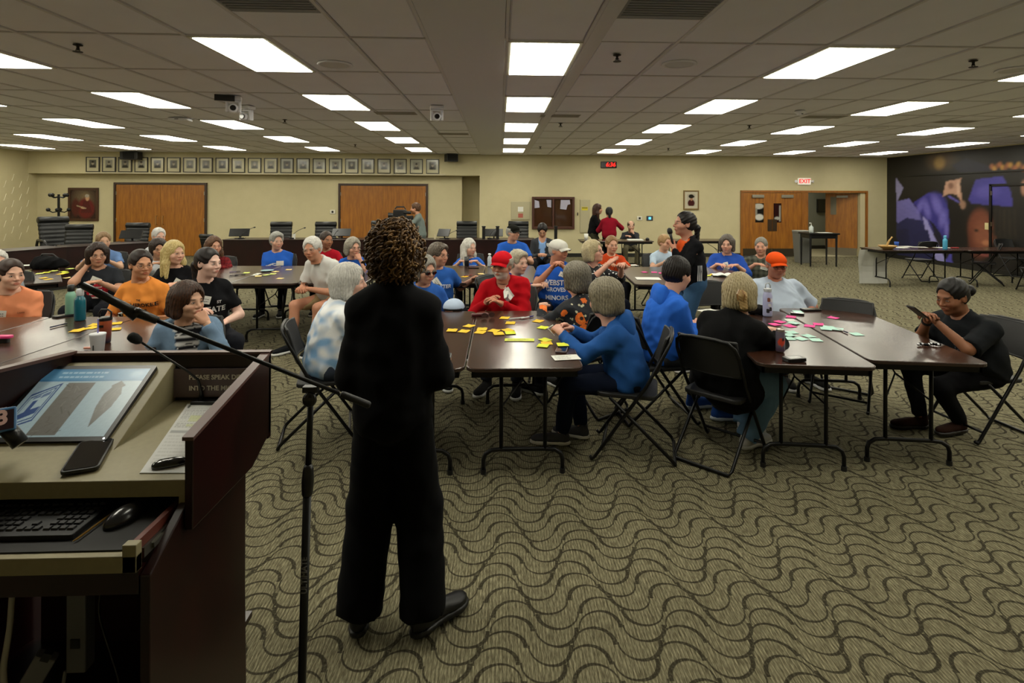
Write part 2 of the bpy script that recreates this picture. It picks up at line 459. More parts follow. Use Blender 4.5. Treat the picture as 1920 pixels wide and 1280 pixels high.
def shoe_meshes(lod, style='sneaker'):
    k = (lod, style)
    if k not in SHOE:
        h = {0: .010, 1: .014, 2: .018}[lod]
        F = Fd((-.07, -.13, 0-.02), (.07, .22, .17), h)
        F.ell((0, -.055, .045), (.036, .05, .048), .02); F.ell((0, .03, .045), (.038, .09, .038), .03); F.ell((.004, .125, .036), (.044, .068, .030), .03)
        F.cone((0, -.05, .06), (0, -.055, .10 if style != 'boot' else .15), .037, .039, .02)
        F.ell((0, -.055, .125 if style != 'boot' else .18), (.029, .032, .05), .01, sub=True)
        F.plane((0, 0, .022), (0, 0, -1)); up = F.mesh()
        F = Fd((-.07, -.13, -.02), (.07, .22, .06), h)
        F.ell((0, -.055, .018), (.040, .056, .05), .02); F.ell((0, .03, .015), (.040, .1, .05), .03); F.ell((.004, .125, .015), (.049, .076, .05), .03)
        F.plane((0, 0, .0), (0, 0, -1)); F.plane((0, 0, .030), (0, 0, 1)); so = F.mesh()
        SHOE[k] = (up, so)
    return SHOE[k]
def unit(v): v = np.array(v, float); return v/(np.linalg.norm(v)+1e-9)
def ik(A, B, l1, l2, pole):
    A, B = np.array(A, float), np.array(B, float); d = B-A; D = np.linalg.norm(d); u = d/(D+1e-9)
    if D > (l1+l2)*.995: B = A+u*(l1+l2)*.995; D = (l1+l2)*.995
    a = (l1*l1-l2*l2+D*D)/(2*D); hh = math.sqrt(max(l1*l1-a*a, 0)); p = np.array(pole, float); p -= u*(p@u)
    return A+u*a+unit(p)*hh, B
def basis(y, z):
    y = unit(y); z = np.array(z, float); z = unit(z-y*(z@y)); x = np.cross(y, z); return np.stack([x, y, z], 1)
def rotm(yaw=0, pitch=0, roll=0):
    """yaw: turn to own left +, pitch: nod down +, roll"""
    return np.array(Matrix.Rotation(R(yaw), 3, 'Z') @ Matrix.Rotation(R(-pitch), 3, 'X') @ Matrix.Rotation(R(roll), 3, 'Y'))
def xf(V, Rm, t, s=1.): return (np.asarray(V)*s) @ Rm.T+np.array(t)
def az(V, c): return np.arctan2(V[:, 0]-c[0], V[:, 1]-c[1])
def hair_field(style, lod, seed=0, length=.3, vol=1.):
    """hair volume in the head frame"""
    h = {0: .0052, 1: .0078, 2: .011}[lod]; lo = (-.16, -.24, -.42 if style in ('long', 'pony', 'longtied') else -.2); hi = (.16, .13, .17)
    F = Fd(lo, hi, h); e = .013*vol
    sk = lambda e, k=.02: (F.ell((0, -.014, .036), (.077+e, .096+e, .088+e), k), F.ell((0, -.03, -.005), (.068+e, .075+e, .07), k))
    def face(zt=.062, yf=.045, side=.055):
        # opening for the face
        F.ell((0, .115, -.025), (.060, .064, .108), .010, sub=True); F.ell((0, .140, .022), (.074, .078, .084), .012, sub=True)
    if style in ('short', 'crop', 'shortw'):
        sk(e if style != 'crop' else .006); 
        if style == 'shortw': F.ell((0, .045, .085), (.07, .05, .035), .03); F.ell((0, -.06, .0), (.075, .055, .075), .03)
        face(); 
        for s in (-1, 1): F.ell((s*.095, .02, -.03), (.035, .035, .05), .01, sub=True)
        F.plane((0, -.05, -.075), (0, .25, -1)); F.ell((0, .135, .005), (.086, .085, .085), .012, sub=True)
    elif style == 'bald':
        sk(.006); face(); F.ell((0, .03, .14), (.075, .12, .10), .01, sub=True)
        for s in (-1, 1): F.ell((s*.095, .02, -.03), (.035, .035, .05), .01, sub=True)
        F.plane((0, -.05, -.07), (0, .2, -1))
    elif style in ('bob', 'puffy'):
        sk(e+.004)
        for s in (-1, 1): F.cone((s*.072, -.015, .04), (s*.078, -.005, -.075 if style == 'bob' else -.05), .032, .028*vol, .03)
        F.cone((-.05, -.07, -.06), (.05, -.07, -.06), .04*vol, .04*vol, .03); F.ell((0, -.06, 0), (.09, .07, .09), .03)
        if style == 'puffy': F.ell((0, -.03, .06), (.098, .11, .085), .03)
        face()
    elif style == 'long':
        sk(e)
        for s in (-1, 1):
            F.cone((s*.070, -.01, .05), (s*.085, .0, -.10), .028, .032, .03); F.cone((s*.085, .0, -.10), (s*.095, .02, -length), .034, .018, .03)
            F.cone((s*.05, -.07, 0), (s*.07, -.08, -length), .045, .025, .03)
        F.cone((0, -.08, 0), (0, -.10, -length), .05, .035, .03); face()
    elif style in ('pony', 'bun', 'longtied'):
        sk(.007); face()
        for s in (-1, 1): F.ell((s*.09, .015, -.025), (.03, .03, .04), .01, sub=True)
        F.plane((0, -.05, -.085), (0, .2, -1))
        if style == 'bun': F.ell((0, -.148, -.005), (.040, .040, .040), .012)
        elif style == 'pony':
            F.cone((0, -.10, .0), (0, -.130, -.03), .022, .028, .012); F.cone((0, -.130, -.03), (.0, -.118, -length*.75), .028, .022, .02); F.cone((0, -.118, -length*.75), (0, -.112, -length), .022, .008, .02)
        else:
            F.cone((0, -.09, -.02), (.0, -.105, -length), .034, .02, .02)
        F.ell((0, .128, .0), (.088, .088, .088), .012, sub=True)
    elif style == 'curly':
        sk(.026, .03)
        for s in (-1, 1): F.ell((s*.085, -.02, -.02), (.045, .06, .075), .03)
        F.ell((0, -.06, -.01), (.105, .075, .11), .03); F.ell((0, .02, .10), (.085, .075, .055), .03); face()
    return F
def make_hair(style, lod, col, col2=None, seed=0, length=.3, vol=1.):
    F = hair_field(style, lod, seed, length, vol); x, y, z = F.pts((slice(None),)*3); rs = np.random.RandomState(seed)
    a = np.arctan2(x, y+.02-.0*z); amp = {'crop': .0012, 'curly': .007, 'puffy': .003}.get(style, .0026)
    if style in ('pony', 'bun', 'longtied'): F.f += (.0016*np.sin((z*1.0+y*.6)*170+x*60)).astype(np.float32)
    elif style == 'curly': F.wrinkle(amp*.6, 60, seed)
    else: F.f += (amp*(np.sin(a*34+z*22+rs.rand()*6+2*np.sin(z*30))+.6*np.sin(a*61-z*35+1))).astype(np.float32)
    V, Q = F.mesh(); n = np.sin(V[:, 2]*180+V[:, 0]*260+3*np.sin(V[:, 1]*90+seed))+rs.randn(len(V))*.8
    A = az(V, (0, -.02)); n2 = np.sin(A*40+seed+V[:, 2]*25)
    c1, c2 = rgb(col), rgb(col2 or col); t = np.clip(.5+.28*n+.3*n2, 0, 1)[:, None]
    C = (c1*(1-t)+(c2 if col2 else c1*1.35)*t)*.8
    return V, Q, C
def curl_locks(n, col, col2, seed=3, part=None):
    """loose spiral curls standing off the scalp, joined as one piece of hair"""
    rs = np.random.RandomState(seed); mb = MB(); c1, c2 = rgb(col), rgb(col2)
    for i in range(n):
        u = rs.randn(3); u[1] -= .35; u[2] += .25; u /= np.linalg.norm(u)
        if u[1] > .35 and u[2] < .45: continue
        base = np.array((0, -.018, .020))+u*np.array((.104, .122, .136)); base[2] = max(base[2], -.10)
        tng = unit(np.cross(u, (0, 0, 1))+rs.randn(3)*.25); dn = unit(np.array((0, 0, -1.))+u*.35+rs.randn(3)*.3)
        L = rs.uniform(.03, .06); rad = rs.uniform(.005, .0095); turns = rs.uniform(1.0, 1.9); ph = rs.rand()*6; k = 12; P = []
        e1 = unit(np.cross(dn, u)); e2 = np.cross(dn, e1)
        for j in range(k):
            t = j/(k-1); a = ph+turns*2*math.pi*t; P.append(base+dn*L*t+u*.006*math.sin(t*3)+rad*(e1*math.cos(a)+e2*math.sin(a)))
        t = rs.rand()**1.3; t = t*(1 if u[0] > 0 or u[2] > .5 else .5); cc = c1*(1-t)+c2*t
        mb.tube(P, [.0052*(1-.55*abs(2*j/(k-1)-1)) for j in range(k)], 5, col=cc)
    return mb
def cap_meshes(col, lod, brimcol=None):
    h = {0: .005, 1: .007, 2: .010}[lod]; F = Fd((-.12, -.14, -.05), (.12, .2, .18), h)
    F.ell((0, -.01, .040), (.086, .104, .082), .02); F.ell((0, .05, .05), (.068, .042, .045), .03); F.plane((0, 0, .030), (0, -.12, -1)); dome = F.mesh()
    mb = MB(); P = []
    for i in range(9):
        a = (i/8-.5)*2.2; row = []
        for j in range(5):
            r = j/4; ex = math.sin(a)*(.076+.006*r); y0 = .075*math.cos(a)+.012; row.append((ex, y0+r*.062*math.cos(a*.75), .046-.012*r-.028*(abs(a)/1.1)**2*(.5+.5*r)))
        P.append(row)
    P = np.array(P); mb.sheet(P, col=rgb(brimcol or col)); mb.sheet((P-np.array((0, 0, .004)))[::-1], col=rgb(brimcol or col)*.8)
    return dome, mb
PEOPLE = []
def person(label, hx, hy, Y, face=0, head=None, pitch=4, roll=0, s=1.06, hs=1.1, lod=1, sit=True, seat=.445, lean=8, side=0,
           skin='c49a80', hair=('short', '8a8a86', None), hlen=.3, vol=1., female=False, brow=None, beard=None,
           top='1f4fa8', sleeve='short', topmat=None, bottom='1b1c22', shorts=False, shoes='222222', sole='d8d8d8', shoest='sneaker', botmat=None,
           build=1., belly=0., bust=0., hands='table', hk=('relaxed', 'relaxed'), legs=None, neck='crew', glasses=None, badge=None,
           cap=None, hood=False, collar=None, extra=None, txt=None, cat='person', prints=None, group=None, loose=0., hl=True, pz=None, sleevecut=None, wr=.0052, sash=None, open_front=None, poles=None, toes=None):
    lod = 0 if Y < 5.8 else (1 if Y < 8.6 else 2)
    rz = R(face+180); Hx, Hz = W(hx, hy, Y); Hw = np.array((Hx, Y, Hz)); head = face if head is None else head
    cz, sz = math.cos(rz), math.sin(rz); toL = lambda v: np.array((cz*v[0]+sz*v[1], -sz*v[0]+cz*v[1], v[2])); 
    s0 = s
    if pz is None and sit:
        while s > .86 and (Hz-(seat+.095*s)-.15*hs)/math.cos(R(lean)) < .80*.475*s: s -= .02; seat -= .006
        pz = seat+.095*s
    if not sit and pz is None: pz = .93*s
    ln = R(lean); sd = R(side); up = unit((math.sin(sd), math.sin(ln), math.cos(ln)*math.cos(sd))); fwd = unit(np.cross((0, 0, 1.), (1, 0, 0)) if 0 else (0, math.cos(ln), -math.sin(ln))); rt = np.cross(fwd, up); fwd = np.cross(up, rt)
    hr = rotm(0, pitch, roll)
    hyaw = R(face-head)*-1   # local yaw of the head (towards own left positive)
    HR = np.array(Matrix.Rotation(hyaw, 3, 'Z')) @ hr
    neckv = .155*hs*unit((0, math.sin(ln+R(12)), math.cos(ln+R(12)))) if 1 else 0
    # torso length from the head height
    Lt = (Hz-pz-neckv[2])/up[2]; L = Lt
    Ln = .475*s
    if not (.72*Ln < L < 1.3*Ln): print('TORSO', label[:40], 'ratio %.2f' % (L/Ln), 'Hz %.2f' % Hz)
    L = float(np.clip(L, .72*Ln, 1.3*Ln))
    P = np.array((0, 0, pz)); N = P+up*L; Hc = N+neckv
    off = Hw-np.array((cz*Hc[0]-sz*Hc[1], sz*Hc[0]+cz*Hc[1], Hc[2]))
    root = empty('person', (off[0], off[1], 0), rz, label, cat, group)
    wd = (s*.4+s0*.6)*build; Rs = np.stack([rt, fwd, up], 1)
    S = {q: N-up*.072*s+rt*q*.158*wd*(.92 if female else 1)-fwd*.0 for q in (-1, 1)}
    # arms
    Lu, Lf = .285*s, .255*s; tg = {}
    T = .775
    def loc_target(h, q):
        if isinstance(h, tuple): return np.array(h, float)
        return {'table': (q*.13*s, .36*s+.3*max(0, math.sin(ln)), T+.02), 'lap': (q*.11*s, .27*s, pz+.10*s), 'side': (q*.24*s, .02, pz-.10*s),
                'cross': (-q*.10*s, .26*s, N[2]-.30*s), 'knee': (q*.12*s, .42*s, pz+.10*s), 'clasp': (q*.03*s, .34*s, T+.03),
                'neck': tuple(Hc+HR @ np.array((q*.085, -.01, -.11))*hs), 'chin': tuple(Hc+HR @ np.array((q*.03, .135, -.13))*hs), 'hip': (q*.2*s, -.08, pz+.1)}[h]
    if isinstance(hands, (str,)) or (isinstance(hands, tuple) and not isinstance(hands[0], (str, tuple))): hands = (hands, hands)
    arms = {}
    for q, hnd in ((1, hands[0]), (-1, hands[1])):     # (own right, own left)
        B = np.array(loc_target(hnd, q)); pole = (q*.75, -.5, -.75)
        if hnd == 'cross': pole = (q*1.2, .2, -.9)
        if hnd in ('chin', 'neck'): pole = (q*.45, .6, -1.)
        if poles: pole = (q*poles[0], poles[1], poles[2])
        E, B = ik(S[q], B, Lu, Lf, pole)
        arms[q] = (S[q], E, B, hnd)
    # legs
    Lth, Lsh = .43*s, .40*s; lg = {}
    if legs is None:
        legs = {1: (.13*s, .43*s, .085), -1: (-.13*s, .43*s, .085)} if sit else {1: (.10*s, .0, .085), -1: (-.10*s, .0, .085)}
    hipj = {q: P+np.array((q*.085*wd, .0, -.02*s)) for q in (-1, 1)}
    for q in (1, -1):
        A = np.array(legs[q], float); K, A = ik(hipj[q], A, Lth, Lsh, (q*.25, 1, .9) if sit else (0, 1, 0)); lg[q] = (hipj[q], K, A)
    h = {0: .014, 1: .021, 2: .028}[lod]; h0 = h
    pts = [N, Hc]+[a for q in arms for a in arms[q][:3]]+[a for q in lg for a in lg[q]]+[P]
    lo = np.min(pts, 0)-.24*wd; hi = np.max(pts, 0)+.24*wd; lo[2] = max(lo[2], .0)
    def torso(F, e, be=0, k=.04):
        F.ell(P, (np.array((.165, .125, .12))*wd+e), k, Rs)
        F.ell(P+up*.24*L+fwd*(belly*.6), np.array((.148*wd+belly*.5+e, .105*wd+belly*.75+e, .17*s)), k, Rs)
        F.ell(P+up*.62*L+fwd*.005, np.array((.160*wd+e, .112*wd+belly*.15+e, .19*s)), k, Rs)
        if bust:
            for q in (-1, 1): F.ell(P+up*.60*L+fwd*.085*wd+rt*q*.072*wd, np.array((.068, .058, .062))*wd*bust+e, .03, Rs)
        F.cone(S[-1]-up*.012+rt*.03, S[1]-up*.012-rt*.03, .058*s+e, .058*s+e, k)
        for q in (-1, 1): F.cone(N-up*.008-fwd*.012, S[q]-up*.004, .044*s+e, .046*s+e, .03)
    # ---- body (skin)
    F = Fd(lo, hi, h); torso(F, -.006)
    F.cone(N-up*.03*s, Hc-HR @ np.array((0, .03, .075))*hs, .053*s*(.9 if female else 1.05), .050*hs*(.9 if female else 1.02), .025)
    for q in arms:
        A, E, B, _ = arms[q]; F.cone(A, E, .050*wd, .042*s, .03); F.cone(E, B, .043*s, .027*s, .02)
    for q in lg:
        A, K, B = lg[q]; F.cone(A, K, .080*wd, .056*s, .03); F.cone(K, K*.6+B*.4, .052*s, .053*s if shorts else .046*s, .02); F.cone(K*.6+B*.4, B, .052*s if shorts else .044*s, .034*s, .02)
    V, Q = F.mesh(); sk = rgb(skin); C = np.tile(sk, (len(V), 1))
    Vs, Qs, Cs = [V], [Q], [C]; n = len(V)
    hv, hq, hc = head_mesh(lod, female, skin, brow or hair[1], beard=beard); Vs.append(xf(hv, HR, Hc, hs)); Qs.append(hq+n); Cs.append(hc); n += len(hv)
    for q in arms:
        A, E, B, hnd = arms[q]; kd = hk[0 if q == 1 else 1]; v, qd = hand_mesh(kd, lod); fa = unit(B-E)
        if hnd == 'table' or hnd == 'clasp' or hnd == 'knee' or hnd == 'lap': y = unit(fa*np.array((1, 1, .25))+np.array((-q*(.35 if hnd != 'clasp' else 1.1), .2, 0))); z = (q*.15, 0, 1)
        elif hnd == 'chin': y = unit(Hc+HR @ np.array((0, .09, -.05))-B); z = (q*.4, 1, .2)
        elif hnd == 'cross': y = fa; z = (0, 1, .3)
        elif hnd == 'side': y = fa+np.array((0, .1, 0)); z = (q, 0, 0)
        elif isinstance(hnd, tuple) and len(hk) > 2: y, z = hk[2 if q == 1 else 3]
        else: y = fa; z = (q*.3, 0, 1)
        Bm = basis(y, z); vv = v.copy()
        # template thumb +X: for a palm-down right hand (q=1) the thumb points to -X
        thumb_left = (np.cross(unit(y), unit(z))@np.array((1., 0, 0)) > 0) == (q == 1)
        if thumb_left: vv[:, 0] *= -1; qd = qd[:, ::-1]
        Vs.append(xf(vv, Bm, B, s*.98)); Qs.append(qd+n); Cs.append(np.tile(sk*np.array([1, .93, .9]), (len(v), 1))); n += len(v)
        arms[q] = (A, E, B, hnd, Bm)
    eb = MB(); eyes_mb(eb, lod); V, Fc, C = eb.arrays(); mb = MB(); Ve = xf(V, HR, Hc, hs); fq = np.array([f if len(f) == 4 else (f[0], f[1], f[2], f[2]) for f in Fc if len(f) == 4]); Vs.append(Ve); Qs.append(fq+n); Cs.append(C); n += len(Ve)
    body = obj('body', mesh_np('body', np.concatenate(Vs), np.concatenate(Qs), np.concatenate(Cs), True), SKIN, root)
    # ---- top
    e = .012+loose
    F = Fd(lo, hi, h); torso(F, e); F.ell(P+up*.34*L+fwd*belly*.4, np.array((.150*wd+belly*.45+e, .108*wd+belly*.6+e, .30*L/.5)), .05, Rs)
    hem = -.09*s if sit else -.14*s
    for q in arms:
        A, E, B = arms[q][:3]
        if sleeve == 'short': F.cone(A, E, .056*wd+loose, .068*s+loose, .03, cut=sleevecut or .72)
        elif sleeve == 'long': F.cone(A, E, .057*wd+loose, .054*s+loose, .03); F.cone(E, B, .056*s+loose, .040*s+loose*.6, .025, cut=.96)
        elif sleeve == 'elbow': F.cone(A, E, .057*wd+loose, .060*s+loose, .03); F.cone(E, B, .058*s+loose, .052*s, .02, cut=.35)
    if extra:
        for ex in extra:
            if ex[0] == 'ell': F.ell(ex[1], ex[2], .05)
            else: F.cone(*ex[1:], k=.05)
    if wr: F.wrinkle(wr, 26, abs(int(hx)), (1, 1, .7))
    # hem
    if not extra: F.plane(P+up*hem, -np.array(up))
    else: F.plane((0, 0, extra[0][3] if extra[0][0] == 'ell' and len(extra[0]) > 3 else .3), (0, 0, -1))
    nk = {'crew': (.062, .062, .05, .035), 'scoop': (.08, .085, .09, .04), 'v': (.055, .07, .13, .045), 'high': (.052, .056, .04, .01)}[neck]
    F.ell(N+up*.045+fwd*nk[3]-up*(nk[2]-.05)*.3, np.array(nk[:3])*s, .008, Rs, sub=True)
    tv, tq = F.mesh()
    if callable(top): tc = top(tv, dict(P=P, N=N, up=up, fwd=fwd, rt=rt, S=S, L=L))
    else: tc = np.tile(rgb(top), (len(tv), 1))
    q_ = (tv-(N+up*.045+fwd*nk[3]-up*(nk[2]-.05)*.3)) @ Rs/(np.array(nk[:3])*s); nb_ = np.abs(np.linalg.norm(q_, axis=1)-1) < .20
    if neck != 'high' and not hood: tc = np.where(nb_[:, None], tc*.72, tc)
    if open_front:     # a shirt shows between the two fronts of an open jacket
        w_, c_ = open_front; X0 = (tv-P) @ rt; Yf = (tv-P) @ fwd; Zu = (tv-P) @ up; m = (np.abs(X0) < w_*(.4+1.0*np.clip(Zu/L, 0, 1))) & (Yf > .03) & (Zu > -.05)
        cc = c_(tv) if callable(c_) else rgb(c_); tc = np.where(m[:, None], cc, tc)
    tname = 'shirt' if not hood else 'hoodie'
    if extra: tname = 'coat'
    shirt = obj(tname, mesh_np(tname, tv, tq, tc, True), topmat or CLOTH, root)
    bvh = None
    def surf(u, v, off=.003):
        nonlocal bvh
        if bvh is None: bvh = BVHTree.FromPolygons([Vector(p) for p in tv], [tuple(map(int, f)) for f in tq])
        o = N+rt*u-up*v+fwd*(.25+belly*.8+max(0, build-1)*.1); hit = bvh.ray_cast(Vector(o), Vector(-fwd), 1.2)
        if hit[0] is None: return N+rt*u-up*v+fwd*(.13+belly*.5)
        return np.array(hit[0])+fwd*off
    def patch(name, u, v, w_, h_, mat_, ang=0, col=None, parent=shirt, n=5):
        a = R(ang); G_ = []
        for i in range(n):
            row = []
            for j in range(n):
                x, y = (i/(n-1)-.5)*w_, (j/(n-1)-.5)*h_; row.append(surf(u+x*math.cos(a)-y*math.sin(a), v-(x*math.sin(a)+y*math.cos(a)), .005))
            G_.append(row)
        G_ = np.array(G_); mean = G_.mean((0, 1)); G_ = mean+(G_-mean)*1.0
        if name == 'name_tag':
            d = ((G_-mean) @ fwd)[..., None]*fwd; G_ = G_-d*.6+fwd*.006
        mb = MB(); mb.sheet(G_, col=col); mb.sheet(G_[::-1]-fwd*.0015, col=col)
        return mb.obj(name, mat_, parent, usecol=col is not None), G_
    if badge:
        u, v, ang = badge[:3]; b, _ = patch('name_tag', -u, v, .105, .07, PAPER, ang)
        mb = MB(); rs = random.Random(int(hx))
        for r_ in range(2):
            x = -.035
            while x < .03:
                l = rs.uniform(.004, .011); a = R(ang)
                p = [surf(-u+(x+dx)*math.cos(a)-(.008-r_*.02+dy)*math.sin(a), v-((x+dx)*math.sin(a)+(.008-r_*.02+dy)*math.cos(a)), .016) for dx, dy in ((0, -.003), (l, -.003), (l, .003), (0, .003))]
                mb.add(p, [(0, 1, 2, 3)]); x += l+.004
        if lod < 2: mb.obj('handwriting', M('ink', '3a3c48', .7), b)
    if txt:
        for (t_, u, v, sz_, cl_) in [t[:5] for t in txt]:
            me = text_mesh(t_, sz_, bold=sz_*.03, depth=0); V = np.array([p.co for p in me.vertices])
            if not len(V): continue
            ang = 0
            V2 = np.array([surf(-(u)+p[0]*1 if 0 else -u-p[0], v-p[1], .0045) for p in V]); me2 = mesh_np('lettering', V2, [tuple(p.vertices) for p in me.polygons])
            obj('lettering', me2, M('print_'+cl_, cl_, .8), shirt); bpy.data.meshes.remove(me)
    if prints:
        for (u, v, w_, h_, pf) in prints:
            nn = 26; G_ = np.array([[surf(-(u+(i/(nn-1)-.5)*w_), v-(j/(nn-1)-.5)*h_, .003) for j in range(nn)] for i in range(nn)])
            Cc, keep = pf(nn); Fq = []; m_ = nn
            for i in range(nn-1):
                for j in range(nn-1):
                    if keep[i, j]: Fq.append((i*m_+j, (i+1)*m_+j, (i+1)*m_+j+1, i*m_+j+1))
            obj('printed_motif', mesh_np('motif', G_.reshape(-1, 3), Fq, Cc.reshape(-1, 3)), CLOTH, shirt)
    # ---- trousers
    F = Fd(lo, hi, h); F.ell(P, np.array((.165, .125, .125))*wd+.010, .04, Rs); F.ell(P+up*.2*L+fwd*belly*.5, np.array((.145*wd+belly*.45+.006, .105*wd+belly*.6+.006, .12*s)), .04, Rs)
    wide = bottom[1] if isinstance(bottom, tuple) else 0; bc = bottom[0] if isinstance(bottom, tuple) else bottom
    for q in lg:
        A, K, B = lg[q]; F.cone(A, K, .090*wd+wide*.3, .068*s+wide*.7, .03, cut=.86 if shorts else None)
        if not shorts: F.cone(K, B, .073*s+wide*.7, .056*s+wide, .03, cut=.97 if not wide else 1.05)
    F.wrinkle(.003, 24, abs(int(hx))+5, (1, 1, .7)); F.plane(P+up*.13*s, up)
    tv, tq2 = F.mesh(); obj('shorts' if shorts else 'trousers', mesh_np('trousers', tv, tq2, np.tile(rgb(bc), (len(tv), 1)), True), botmat or CLOTH, root)
    # ---- shoes
    if shoes:
        (uv, uq), (sv, sq_) = shoe_meshes(lod, shoest)
        for q in lg:
            A, K, B = lg[q]; Bf = B-np.array((0, 0, .085)); z = Bf[2]; sh = unit(K-B)
            up_ = (0, 0, 1) if z < .02 else sh; y = (q*(.15 if not toes else toes[q]), 1, 0) if z < .02 else np.cross(np.cross(sh, (0, 1, 0)), sh)
            Bm = basis(y, up_); t_ = B-Bm[:, 2]*.085*1.0+Bm[:, 1]*.045*s
            if t_[2] < .001: t_[2] = .001
            so = obj('shoe', mesh_np('shoe', xf(uv, Bm, t_, s), uq, np.tile(rgb(shoes), (len(uv), 1)), True), LEATHER if shoest == 'boot' else CLOTH, root)
            obj('sole', mesh_np('sole', xf(sv, Bm, t_, s), sq_, np.tile(rgb(sole), (len(sv), 1)), True), LEATHER, so)
            if shorts: 
                mb = MB(); mb.tube([B-np.array((0, 0, .03)), B, B*.8+K*.2], [.038*s, .041*s, .043*s], 12, col=rgb('e8e8e8')); mb.obj('sock', CLOTH, root, usecol=True, smooth=True)
    # ---- hair
    if hair:
        st = hair[0]; V, Q, C = make_hair(st, lod, hair[1], hair[2], abs(int(hx)) % 97, hlen, vol)
        if cap: 
            keep = ~((V[:, 2] > .062))
            V = V.copy(); V[:, 2] = np.where(keep, V[:, 2], .062+(V[:, 2]-.062)*.2)
        if st in ('long', 'pony', 'longtied'):     # the lower hair hangs straight down whatever the head's nod
            Vw = xf(V, HR, Hc, hs); yawonly = np.array(Matrix.Rotation(hyaw, 3, 'Z')); Vh = xf(V, yawonly, Hc, hs); t = np.clip((-.02-V[:, 2])/.10, 0, 1)[:, None]
            V = Vw*(1-t)+Vh*t
        else: V = xf(V, HR, Hc, hs)
        hobj = obj('hair', mesh_np('hair', V, Q, C, True), HAIR, root)
    HM = Matrix.Translation(Hc) @ Matrix(HR.tolist()).to_4x4() @ Matrix.Scale(hs, 4)
    if cap:
        (dv, dq), brim = cap_meshes(cap[0], lod, cap[1] if len(cap) > 1 else None)
        co = obj('cap', mesh_np('cap', xf(dv, HR, Hc, hs), dq, np.tile(rgb(cap[0]), (len(dv), 1)), True), CLOTH, root)
        V, Fc, C = brim.arrays(); obj('brim', mesh_np('brim', xf(V, HR, Hc, hs), Fc, C, True), CLOTH, co)
    if glasses:
        mb = MB(); gc, dark = glasses; t = .0016 if not dark else .003
        for q in (-1, 1):
            mb.tube([(q*.033+.024*math.cos(a), .100-.012*abs(math.cos(a)), .001+.017*math.sin(a)) for a in np.linspace(0, 2*math.pi, 16, endpoint=False)], t, 5, closed=True, mx=HM)
            mb.tube([(q*.057, .090, .006), (q*.074, .06, .007), (q*.082, -.005, .008)], t, 5, mx=HM)
        mb.tube([(-.010, .105, .004), (0, .108, .006), (.010, .105, .004)], t, 5, mx=HM)
        go = mb.obj('glasses', M('specs_'+gc, gc, .3), root)
        if dark:
            mb = MB()
            for q in (-1, 1): mb.ell((q*.033, .098, .0), (.026, .007, .019), 12, 6, mx=HM)
            mb.obj('lens', LENS, go, smooth=True)
    if hood:
        mb = MB(); hc_ = rgb(top) if not callable(top) else rgb('2a5db8'); P_ = []
        F = Fd(N-.26, N+.26, h*.8)
        for q in (-1, 1): F.cone(N-fwd*.07+up*.0+rt*q*.05, N+fwd*.06+rt*q*.085-up*.03, .045*s, .026*s, .03)
        F.ell(N-fwd*.088-up*.045, (.125*s, .05*s, .095*s), .05, Rs); F.cone(N-fwd*.085+up*.03-rt*.06, N-fwd*.085+up*.03+rt*.06, .03*s, .03*s, .04); F.ell(N+up*.07+fwd*.01, (.072*s, .085*s, .07*s), .01, Rs, sub=True); F.wrinkle(.003, 30, 4)
        V, Q = F.mesh(); obj('hood', mesh_np('hood', V, Q, np.tile(hc_, (len(V), 1)), True), CLOTH, shirt)
    if collar:
        F = Fd(N-.2, N+.2, h*.7)
        for q in (-1, 1):
            F.cone(N+up*.025-fwd*.055+rt*q*.02, N+up*.02+rt*q*.062, .018, .017, .01); F.cone(N+up*.02+rt*q*.062, N-up*.03+fwd*.075+rt*q*.03, .017, .014, .01)
        V, Q = F.mesh(); obj('collar', mesh_np('collar', V, Q, np.tile(rgb(collar), (len(V), 1)), True), CLOTH, shirt)
    info = dict(root=root, P=P, N=N, Hc=Hc, HR=HR, arms=arms, S=S, up=up, fwd=fwd, rt=rt, hs=hs, s=s, HM=HM, shirt=shirt, rz=rz, surf=surf, patch=patch, L=L, lg=lg)
    PEOPLE.append(info); return info
def to_world(info, p):
    return info['root'].matrix_basis @ Vector(p)
